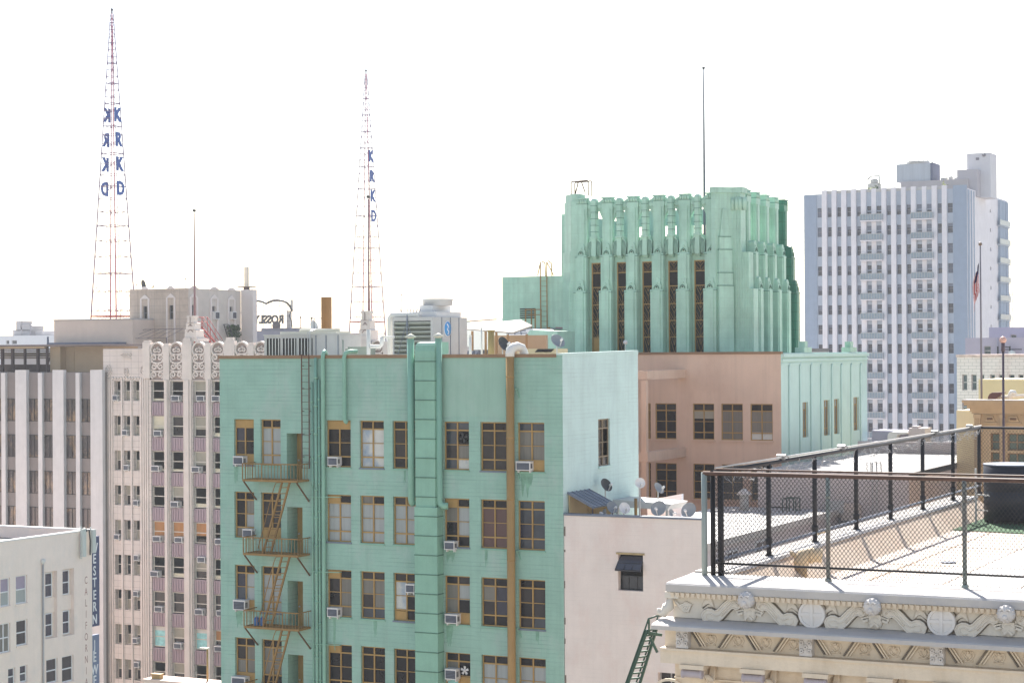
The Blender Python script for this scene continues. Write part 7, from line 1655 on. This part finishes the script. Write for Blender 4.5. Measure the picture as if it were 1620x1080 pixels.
# lower frieze with zigzag scrollwork and rosette blocks
zg1, zg0 = zl0 - .02, onY(1310, 1037, YL + .2)[1]; FG2 = FrY(YL + .1)
q = MB(); q.box(xl_low + .12, xd1, YL + .1, YL + .345, zg0, zl0 - .004); q.build("lower_frieze", STONEY, cb2)
ros = [onY(px, 1030, YL)[0] for px in (1081.5, 1277, 1483.5)]; s2 = (ros[2] - ros[0]) / 2; ros = [ros[0] + s2 * i for i in range(4)]
zg = (zg0 + zg1) / 2; hg = (zg1 - zg0)
for c in ros:
    q = MB(); q.fb(FG2, c - .145, c + .145, zg0 + .01, zg1 - .01, -.05, .2)
    for (dx, dz_) in ((0, 0), (-.09, .09), (.09, .09), (-.09, -.09), (.09, -.09)):
        for k in range(6): a = k * math.pi / 3; q.lathe([(.03, 0), (.02, .03), (.005, .04)], FG2.p(c + dx + .035 * math.cos(a), zg + dz_ + .035 * math.sin(a), .2), 6, axis=(0, -1, 0))
    q.build("rosette_block", STONEW, cb2)
    q = MB(); w_ = s2 / 4
    for k in range(4):
        x0 = c + .16 + (s2 - .3) * k / 4; x1 = c + .16 + (s2 - .3) * (k + 1) / 4; m_ = (x0 + x1) / 2
        for off in (0, .07, .14): q.ribbon(FG2, [(x0 + off, zg0 + .05), (m_ - .1 + off, zg1 - .05)] if k % 2 else [(x0 + off, zg1 - .05), (m_ - .1 + off, zg0 + .05)], .03, .001, .06, 1 if off == 0 else 0)
        for sg in (-1, 1):
            q.relief(FG2, [(m_ + .14 + sg * .02, zg - .09), (m_ + .14 + sg * .09, zg - .06), (m_ + .14 + sg * .13, zg + .02), (m_ + .14 + sg * .10, zg + .09), (m_ + .14 + sg * .05, zg + .09), (m_ + .14 + sg * .04, zg + .04)], .018)
            q.relief(FG2, [(m_ + .14, zg - .07), (m_ + .14 + sg * .05, zg - .02), (m_ + .14 + sg * .07, zg + .04)], .016)
        q.relief(FG2, [(m_ + .03, zg - .11), (m_ + .25, zg - .11)], .018); q.lathe([(.035, 0), (.02, .06)], FG2.p(m_ + .14, zg + .08, 0.001), 8, axis=(0, -1, 0))
    q.build("zigzag_scrollwork", [STONEY, GRIME], cb2)
# plain band, brackets and soffit
zp1_, zp0_ = zg0 - .003, onY(1310, 1062, YL + .2)[1]
q = MB(); q.box(xw - .18, xd1, YL - .1, YL + .345, zp0_, zp1_); q.fb(FrY(YL - .1), xw - .18, xd1, zp1_ - .05, zp1_, .003, .05); q.build("plain_band", STONEY, cb2)
brx = [onY(px, 1060, YL)[0] for px in (1098, 1191, 1288, 1391, 1498, 1608)]; bstep = (brx[5] - brx[0]) / 5; FB2 = FrY(YL + .34)
for i in range(8):
    c = brx[0] + bstep * i; q = MB()
    q.fb(FB2, c - .29, c + .29, zp0_ - .10, zp0_ - .003, 0, .52); o = q.build("bracket", STONEY, cb2)
    q = MB(); zc = zp0_ - .21; q.lathe([(.08, -.25), (.105, -.24), (.105, -.20), (.085, -.18), (.085, .18), (.105, .20), (.105, .24), (.08, .25)], (c - .02, YL - .06, zc), 16, axis=(1, 0, 0)); q.build("bracket_roll", mat("lilac_weathered_stone", (178, 168, 172), var=.08, streak=.2), o)
    q = MB(); FX2 = FrX(c + .24)
    for k in range(3): q.tube([(c + .25 + .03 * k, YL + .02 + .02 * k, zc - .02), (c + .3 + .05 * k, YL + .1, zc - .16), (c + .32 + .04 * k, YL + .2, zc - .06), (c + .34 + .03 * k, YL + .28, zp0_ - .06), (c + .3, YL + .3, zp0_ - .03)], [.03, .05, .05, .05, .03], 6)
    q.box(c - .22, c + .24, YL + .02, YL + .345, zc - .14, zp0_ - .103); q.build("bracket_leaf", STONEY, o)
FW2 = FrY(YL + .35)
q = MB()
for i in range(-1, 8):
    c = brx[0] + bstep * (i + .5); zk = zp0_ - .42
    q.ribbon(FW2, [(c + .34 * math.cos(k * math.pi / 10), zk - .25 + .22 * math.sin(k * math.pi / 10)) for k in range(11)], .06, .001, .05)
q.fb(FW2, xw, xd1, zp0_ - .40, zp0_ - .36, .001, .06)
q.build("arch_moulding", STONEY, cb2)

# roof deck behind the fence
zdk = zD - .55; yd1 = 80.0; q = MB(); q.box(xd0 + .9, xd1 + 12, YD + .31, yd1, zdk - .3, zdk); q.build("roof_deck", DECK, cb2)
q = MB(); q.prism(FrY(YD + .32), [(xd0 - .5, zD - 1.2), (xd0 - .5, zD + .02), (xd0 + .28, zD + .04), (xd0 + .34, zD - .02), (xd0 + 1.1, zdk - .1), (xd0 + 1.1, zdk - .5)], 0, -(68.4 - YD)); q.build("sloped_parapet", mat("tan_sloped_felt", (206, 186, 166), .85, var=.06, scale=.5, stain=(188, 160, 136), stain_amt=.6), cb2)
q = MB(); q.prism(FrY(YD + .305), [(xd0 - .56, zD + .023), (xd0 - .56, zD + .09), (xd0 + .3, zD + .10), (xd0 + .34, zD + .03)], 0, -(68.5 - YD)); q.build("side_coping", STONEL, cb2)
q = MB(); q.box(xd0 - .4, xd0 + .9, YD + .31, yd1, 0, zdk - .6); q.build("side_wall", PINK2, cb2)
q = MB(); wp = [onZ(a_, b_, zdk) for a_, b_ in ((1385, 932), (1640, 862), (1760, 870), (1760, 960), (1400, 935))]; q.add([(x_, max(y_, YD + .35), zdk + .004) for x_, y_ in wp], [list(range(5))]); q.build('white_roof_coating', mat('white_roof_coating', (226, 224, 220), .7, var=.04, scale=.5), cb2)
xx, yy = onZ(1560, 828, zdk + .02); q = MB(); q.prism(FrX(0), [(0, 0), (1, 0), (1, 1)], 0, 1) if False else None
tx0, ty0 = onZ(1500, 838, zdk + .01); tx1, ty1 = onZ(1700, 842, zdk + .01)
q.hexa([(tx0, ty0, zdk + .004), (tx1 + 2, ty0 - 1, zdk + .004), (tx1 + 2, ty0 + 7, zdk + .004), (tx0 + .2, ty0 + 7, zdk + .004), (tx0, ty0, zdk + .03), (tx1 + 2, ty0 - 1, zdk + .03), (tx1 + 2, ty0 + 7, zdk + .03), (tx0 + .2, ty0 + 7, zdk + .03)])
lone(q, "artificial_turf", TURF, "green artificial turf mat under the black tank", "turf mat", (tx0, ty0, zdk + .004))
q = MB()
for k in range(9): xs_ = xd0 + 2.2 + 1.9 * k; q.box(xs_, xs_ + .06, YD + .4, ty0 - .5, zdk + .006, zdk + .012)
for k in range(4): q.box(xd0 + 1.4, xd1 + 6, YD + 4 + 5.1 * k, YD + 4.07 + 5.1 * k, zdk + .013, zdk + .018)
q.build("roof_seam", mat("tarry_roof_seam", (150, 130, 112), .9, var=.3, scale=2), cb2)
q = MB(); dx_, dy_ = onZ(1500, 890, zdk); q.lathe([(.22, .006), (.22, .03), (.12, .05), (.1, .02)], (dx_, dy_, zdk), 16); lone(q, "roof_drain", GALVDK, "round grey drain cover on the bleached roof deck", "drain", (dx_, dy_, zdk))
# black tank
tx, ty = onZ(1608, 831, zdk + .03); zt_ = H + (zdk - H) * 0 - 0; dd_ = ray(1600, 738); tt = ty / dd_.y; ztk = H + dd_.z * tt
t = thing("black_tank", "big black round plastic tank standing on green turf behind the fence", "tank", (tx, ty + 1.4, zdk + .03)); rt = (onY(1650, 800, ty + 1.4)[0] - onY(1557, 800, ty + 1.4)[0]) / 2; cx_ = onY(1557, 800, ty + 1.4)[0] + rt
hk = ztk - zdk - .03
q = MB(); q.lathe([(rt, .08), (rt, hk * .52), (rt * .985, hk * .53), (rt * .985, hk * .56), (rt, hk * .57), (rt, hk), (rt * .97, hk), (rt * .97, hk - .4)], (cx_, ty + 1.4, zdk + .03), 40); q.build("tank_wall", PLASTIC, t)
q = MB(); q.lathe([(rt * 1.01, 0), (rt * 1.012, .05), (rt * .96, .05)], (cx_, ty + 1.4, ztk - .03), 40); q.build("rim", mat("slate_rim", (96, 104, 120), .4, var=.05), t)
q = MB()
for k in range(8): a = k * math.pi / 4 + .3; q.box(cx_ + rt * .9 * math.cos(a) - .06, cx_ + rt * .9 * math.cos(a) + .06, ty + 1.4 + rt * .9 * math.sin(a) - .06, ty + 1.4 + rt * .9 * math.sin(a) + .06, zdk + .03, zdk + .11)
q.build("foot", BLACK, t)
q = MB(); q.bar((cx_ - rt * 1.0, ty + .3, zdk + .03 + hk * .5), (cx_ - rt * .5, ty - .1, zdk + .03 + hk * .5), .03); q.bar((cx_ - rt * 1.03, ty + .3, zdk + .03), (cx_ - rt * 1.03, ty + .3, zdk + .03 + hk * .95), .035); q.bar((cx_ - rt * 1.03, ty + .3, zdk + .03 + hk * .24), (cx_ - rt * .55, ty - .1, zdk + .03 + hk * .24), .02); q.build("level_gauge", GALV, t)
# fat roof pipe with elbow
xp, yp = onZ(1268, 919, zdk); t = thing("roof_elbow_pipe", "fat cream roof pipe with elbow just behind the front fence", "pipe", (xp, yp, zdk)); q = MB()
q.tube([(xp, yp, zdk), (xp, yp, zdk + .42)], .15, 16); q.build("riser", mat("tan_pipe_wrap", (178, 152, 116), .6, var=.12, fine=.1), t); q = MB()
q.tube([(xp, yp, zdk + .40), (xp, yp, zdk + .5), (xp + .05, yp + .02, zdk + .6), (xp + .16, yp + .05, zdk + .66), (xp + .36, yp + .12, zdk + .66), (xp + .5, yp + .16, zdk + .64)], [.2, .2, .2, .19, .18, .18], 16); q.tube([(xp + .22, yp + .07, zdk + .66), (xp + .27, yp + .08, zdk + .66)], .21, 16); q.lathe([(.06, 0), (.06, .14), (.03, .2)], (xp - .12, yp - .05, zdk + .62), 8, axis=(-.7, -.2, .6)); q.build("elbow", mat("cream_pipe_wrap", (214, 192, 158), .6, var=.12, fine=.12), t)

# chain-link fence round the deck
ZT_ = onY(1310, 753, YD)[1]; zb_ = zD + .05
cf = thing("chain_link_fence", "tall chain-link fence with rusty pipe rails round the roof deck", "fence", (xd0, YD, zD))
yb2 = 68.0; xr_ = 6.0
fpx = [(1310, FPOST), (1526, FPOST)]
for px in (1310, 1526, 1742): xx = onY(px, 850, YD)[0]; q = MB(); q.tube([(xx, YD, zb_ - .03), (xx, YD, ZT_ - .03)], .052, 10); q.lathe([(.09, 0), (.07, .08)], (xx, YD, zb_ - .03), 10); q.tube([(xx, YD, ZT_ - .5), (xx, YD, ZT_ - .42)], .06, 10); q.tube([(xx, YD, zb_ + 1.1), (xx, YD, zb_ + 1.18)], .06, 10); q.build("post", FPOST, cf)
xx = onY(1114, 850, YD)[0]; q = MB(); q.tube([(xx, YD + .02, zD - .3), (xx, YD + .02, ZT_ + .02)], .07, 10); q.build("post", FPOST, cf)
for px in (1128, 1140.5): xx = onY(px, 850, YD + .1)[0]; q = MB(); q.tube([(xx, YD + .1, zD - .1), (xx, YD + .1, ZT_)], .06 if px < 1130 else .075, 10); q.build("post", BLACK, cf)
for px in (1216, 1289, 1354.6, 1409, 1460, 1508, 1549.5):
    yy = onX(px, 800, xd0)[0]; q = MB(); q.tube([(xd0, yy, zb_), (xd0, yy, ZT_)], .066, 10); q.lathe([(.12, 0), (.10, .08)], (xd0, yy, zb_), 10); q.tube([(xd0, yy, zb_ + .35), (xd0, yy, zb_ + .5)], .09, 8); q.build("post", BLACK, cf)
yb2 = onX(1552, 800, xd0)[0]
for k in range(1, 4): q = MB(); q.tube([(xd0 + 3.3 * k, yb2, zb_), (xd0 + 3.3 * k, yb2, ZT_)], .06, 8); q.build("post", BLACK, cf)
xcor = onY(1113, 850, YD)[0]
q = MB(); q.tube([(xcor, YD, ZT_), (xr_, YD, ZT_)], .05, 10); q.tube([(xcor + .3, YD + .08, ZT_ + .1), (xr_, YD + .08, ZT_ + .1)], .022, 6); q.build("front_rail", FRUST, cf)
q = MB(); q.tube([(xd0, YD, ZT_ + .02), (xd0, yb2, ZT_ + .02)], .055, 10); q.tube([(xd0, yb2, ZT_ + .02), (xr_ + 6, yb2, ZT_ + .02)], .05, 8); q.build("side_rail", mat("black_pipe_rail", (48, 46, 50), .45, var=.2), cf)
q = MB(); q.tube([(xd0 + .03, YD + .15, ZT_ + .12), (xd0 + .03, yb2, ZT_ + .1)], .02, 6); q.build("wire_conduit", GALV, cf)
zlr = onY(1310, 898, YD)[1]; q = MB(); q.tube([(xd0 + .1, YD, zlr), (xr_, YD, zlr)], .028, 8); q.build("lower_rail", BLACK, cf)
q = MB(); q.tube([(xd0, YD + .2, zb_ + .3), (xd0, yb2, zb_ + .3)], .035, 8); q.build("lower_rail", GALVDK, cf)
WIRE = mat("weathered_fence_wire", (58, 56, 58), .6, var=.2)
def mesh(p0, p1, z0, z1, pitch, r, name):
    """chain-link: two families of crossing wires between two corner points"""
    b = MB(); P0, P1 = Vector((p0[0], p0[1], 0)), Vector((p1[0], p1[1], 0)); Ln = (P1 - P0).length; D = (P1 - P0) / Ln; Hh = z1 - z0; asp = 1.25
    nrm = Vector((-D.y, D.x, 0)); k = -Hh / asp
    while k < Ln:
        for sg in (0, 1):
            s0, s1 = k, k + Hh / asp
            t0, t1 = max(0, (0 - s0) / (s1 - s0)), min(1, (Ln - s0) / (s1 - s0))
            if t1 - t0 > .002:
                A = (s0 + (s1 - s0) * t0, z0 + Hh * (t0 if sg else 1 - t0)); B = (s0 + (s1 - s0) * t1, z0 + Hh * (t1 if sg else 1 - t1))
                off = nrm * (r * (1 if sg else -1)); b.tube([P0 + D * A[0] + off + Vector((0, 0, A[1])), P0 + D * B[0] + off + Vector((0, 0, B[1]))], r, 3, 0, False)
        k += pitch
    return b.build(name, WIRE, cf)
mesh((xd0 + .1, YD - .06), (xr_, YD - .06), zb_ + .02, ZT_ - .04, .095, .0068, "wire_mesh")
mesh((xd0 - .1, YD + .2), (xd0 - .1, yb2), zb_ + .03, ZT_ - .05, .105, .0042, "wire_mesh")
mesh((xd0, yb2 + .08), (xr_ + 2, yb2 + .08), zb_ + .1, ZT_ - .05, .12, .0055, "wire_mesh")
random.seed(4); bw = MB(); pts = []                           # snarled barbed wire along the receding rail
yy = YD + .8
while yy < yb2 - .2:
    pts.append((xd0 + .02 + random.uniform(-.14, .14), yy, ZT_ - random.uniform(.0, .32))); yy += random.uniform(.04, .12)
bw.tube(pts, .007, 3)
for P in pts[::2]: d = Vector((random.uniform(-1, 1), random.uniform(-1, 1), random.uniform(-1, 1))).normalized() * .05; bw.tube([Vector(P) - d, Vector(P) + d], .006, 3)
bw.build("barbed_wire", mat("pale_barbed_wire", (170, 170, 172), .4, var=.1), cf)
wl_ = ("first", "second", "third", "last")
for k, px in enumerate((1238, 1333, 1480, 1535)):
    yy = onX(px, 720, xd0)[0]; q = MB(); zz = ZT_ + .1; q.box(xd0 - .06, xd0 + .09, yy - .10, yy + .06, zz, zz + .08); q.hexa([(xd0 - .1, yy - .17, zz - .05), (xd0 + .12, yy - .17, zz - .05), (xd0 + .12, yy - .103, zz - .01), (xd0 - .1, yy - .103, zz - .01), (xd0 - .1, yy - .21, zz + .07), (xd0 + .12, yy - .21, zz + .07), (xd0 + .12, yy - .103, zz + .10), (xd0 - .1, yy - .103, zz + .10)]); q.bar((xd0, yy, ZT_ + .05), (xd0, yy, zz), .03); q.tube([(xd0, yy + .1, zz + .1), (xd0 + .05, yy + .3, zz), (xd0, yy + .5, ZT_ + .06)], .02, 5)
    lone(q, "flood_light", mat("pale_flood_light_body", (130, 130, 130), .4, var=.2), "small white flood light on the receding fence rail, %s from the front corner" % wl_[k], "flood light", (xd0, yy, ZT_ + .05), "flood lights on the fence")
# ball topped pole standing on the deck
xq, yq = onY(1587.5, 640, 72)[0], 72; zq = onY(1587, 541, 72)[1]
t = thing("ball_topped_pole", "slim dark pole with pinkish ball top in front of the ornate tan building", "pole", (xq, yq, zdk)); q = MB(); q.tube([(xq, yq, zdk), (xq, yq, zq - .35)], .045, 8); q.tube([(xq, yq, zq - .35), (xq, yq, zq)], .07, 8); q.build("pole", mat("dark_purple_pole", (84, 72, 82), .45, var=.1), t); q = MB(); q.lathe([(.02, -.13), (.1, -.09), (.135, 0), (.1, .09), (.02, .13)], (xq, yq, zq + .08), 14); q.build("ball", mat("pinkish_globe", (206, 164, 150), .4, var=.1), t)
# green iron ladder down the pink wall
yl_ = YL + 1.2; u = lambda px: onY(px, 1020, yl_)[0]; z = lambda py: onY(1020, py, yl_)[1]
t = thing("green_iron_ladder", "dark green iron escape ladder slanting down beside the carved cornice", "ladder", (u(1010), yl_, z(1110))); q = MB()
for dx in (0, 14): q.bar((u(1024 + dx * .55), yl_ + .02 * dx, z(996)), (u(983 + dx), yl_ + .02 * dx, z(1110)), .035)
q.build("stringer", GRNIRON, t); q = MB()
for k in range(14): a = k / 13; q.bar((u(1024 - 41 * a), yl_, z(996 + 114 * a)), (u(1031.7 - 34.7 * a), yl_ + .28, z(996 + 114 * a)), .022)
q.build("tread", GRNIRON, t); q = MB()
q.tube([(u(1040), yl_, z(972)), (u(1026), yl_, z(978)), (u(1024), yl_, z(985)), (u(980), yl_, z(1110))], .022, 5); q.tube([(u(1046), yl_ + .3, z(975)), (u(1034), yl_ + .3, z(975)), (u(1031), yl_ + .3, z(985)), (u(990), yl_ + .3, z(1110))], .022, 5); q.bar((u(1027), yl_, z(979)), (u(1027), yl_, z(1000)), .022); q.bar((u(1040), yl_, z(1030)), (u(1028), yl_, z(1006)), .03); q.bar((u(1024), yl_, z(1000)), (u(1042), yl_ + .2, z(1004)), .04); q.build("handrail", GRNIRON, t)

# ------------------------------------------------------------------ air
HAZE = 0.00028
hm = bpy.data.materials.new("haze"); hm.use_nodes = True; N = hm.node_tree.nodes; N.remove(N["Principled BSDF"])
pv = N.new("ShaderNodeVolumePrincipled"); pv.inputs["Color"].default_value = (.92, .95, 1, 1); pv.inputs["Density"].default_value = HAZE
hm.node_tree.links.new(pv.outputs[0], N["Material Output"].inputs["Volume"])
hb = MB(); hb.box(-1600, 1600, -800, 2700, -1.5, H + 70); hz = hb.build("haze", hm, None, "stuff")
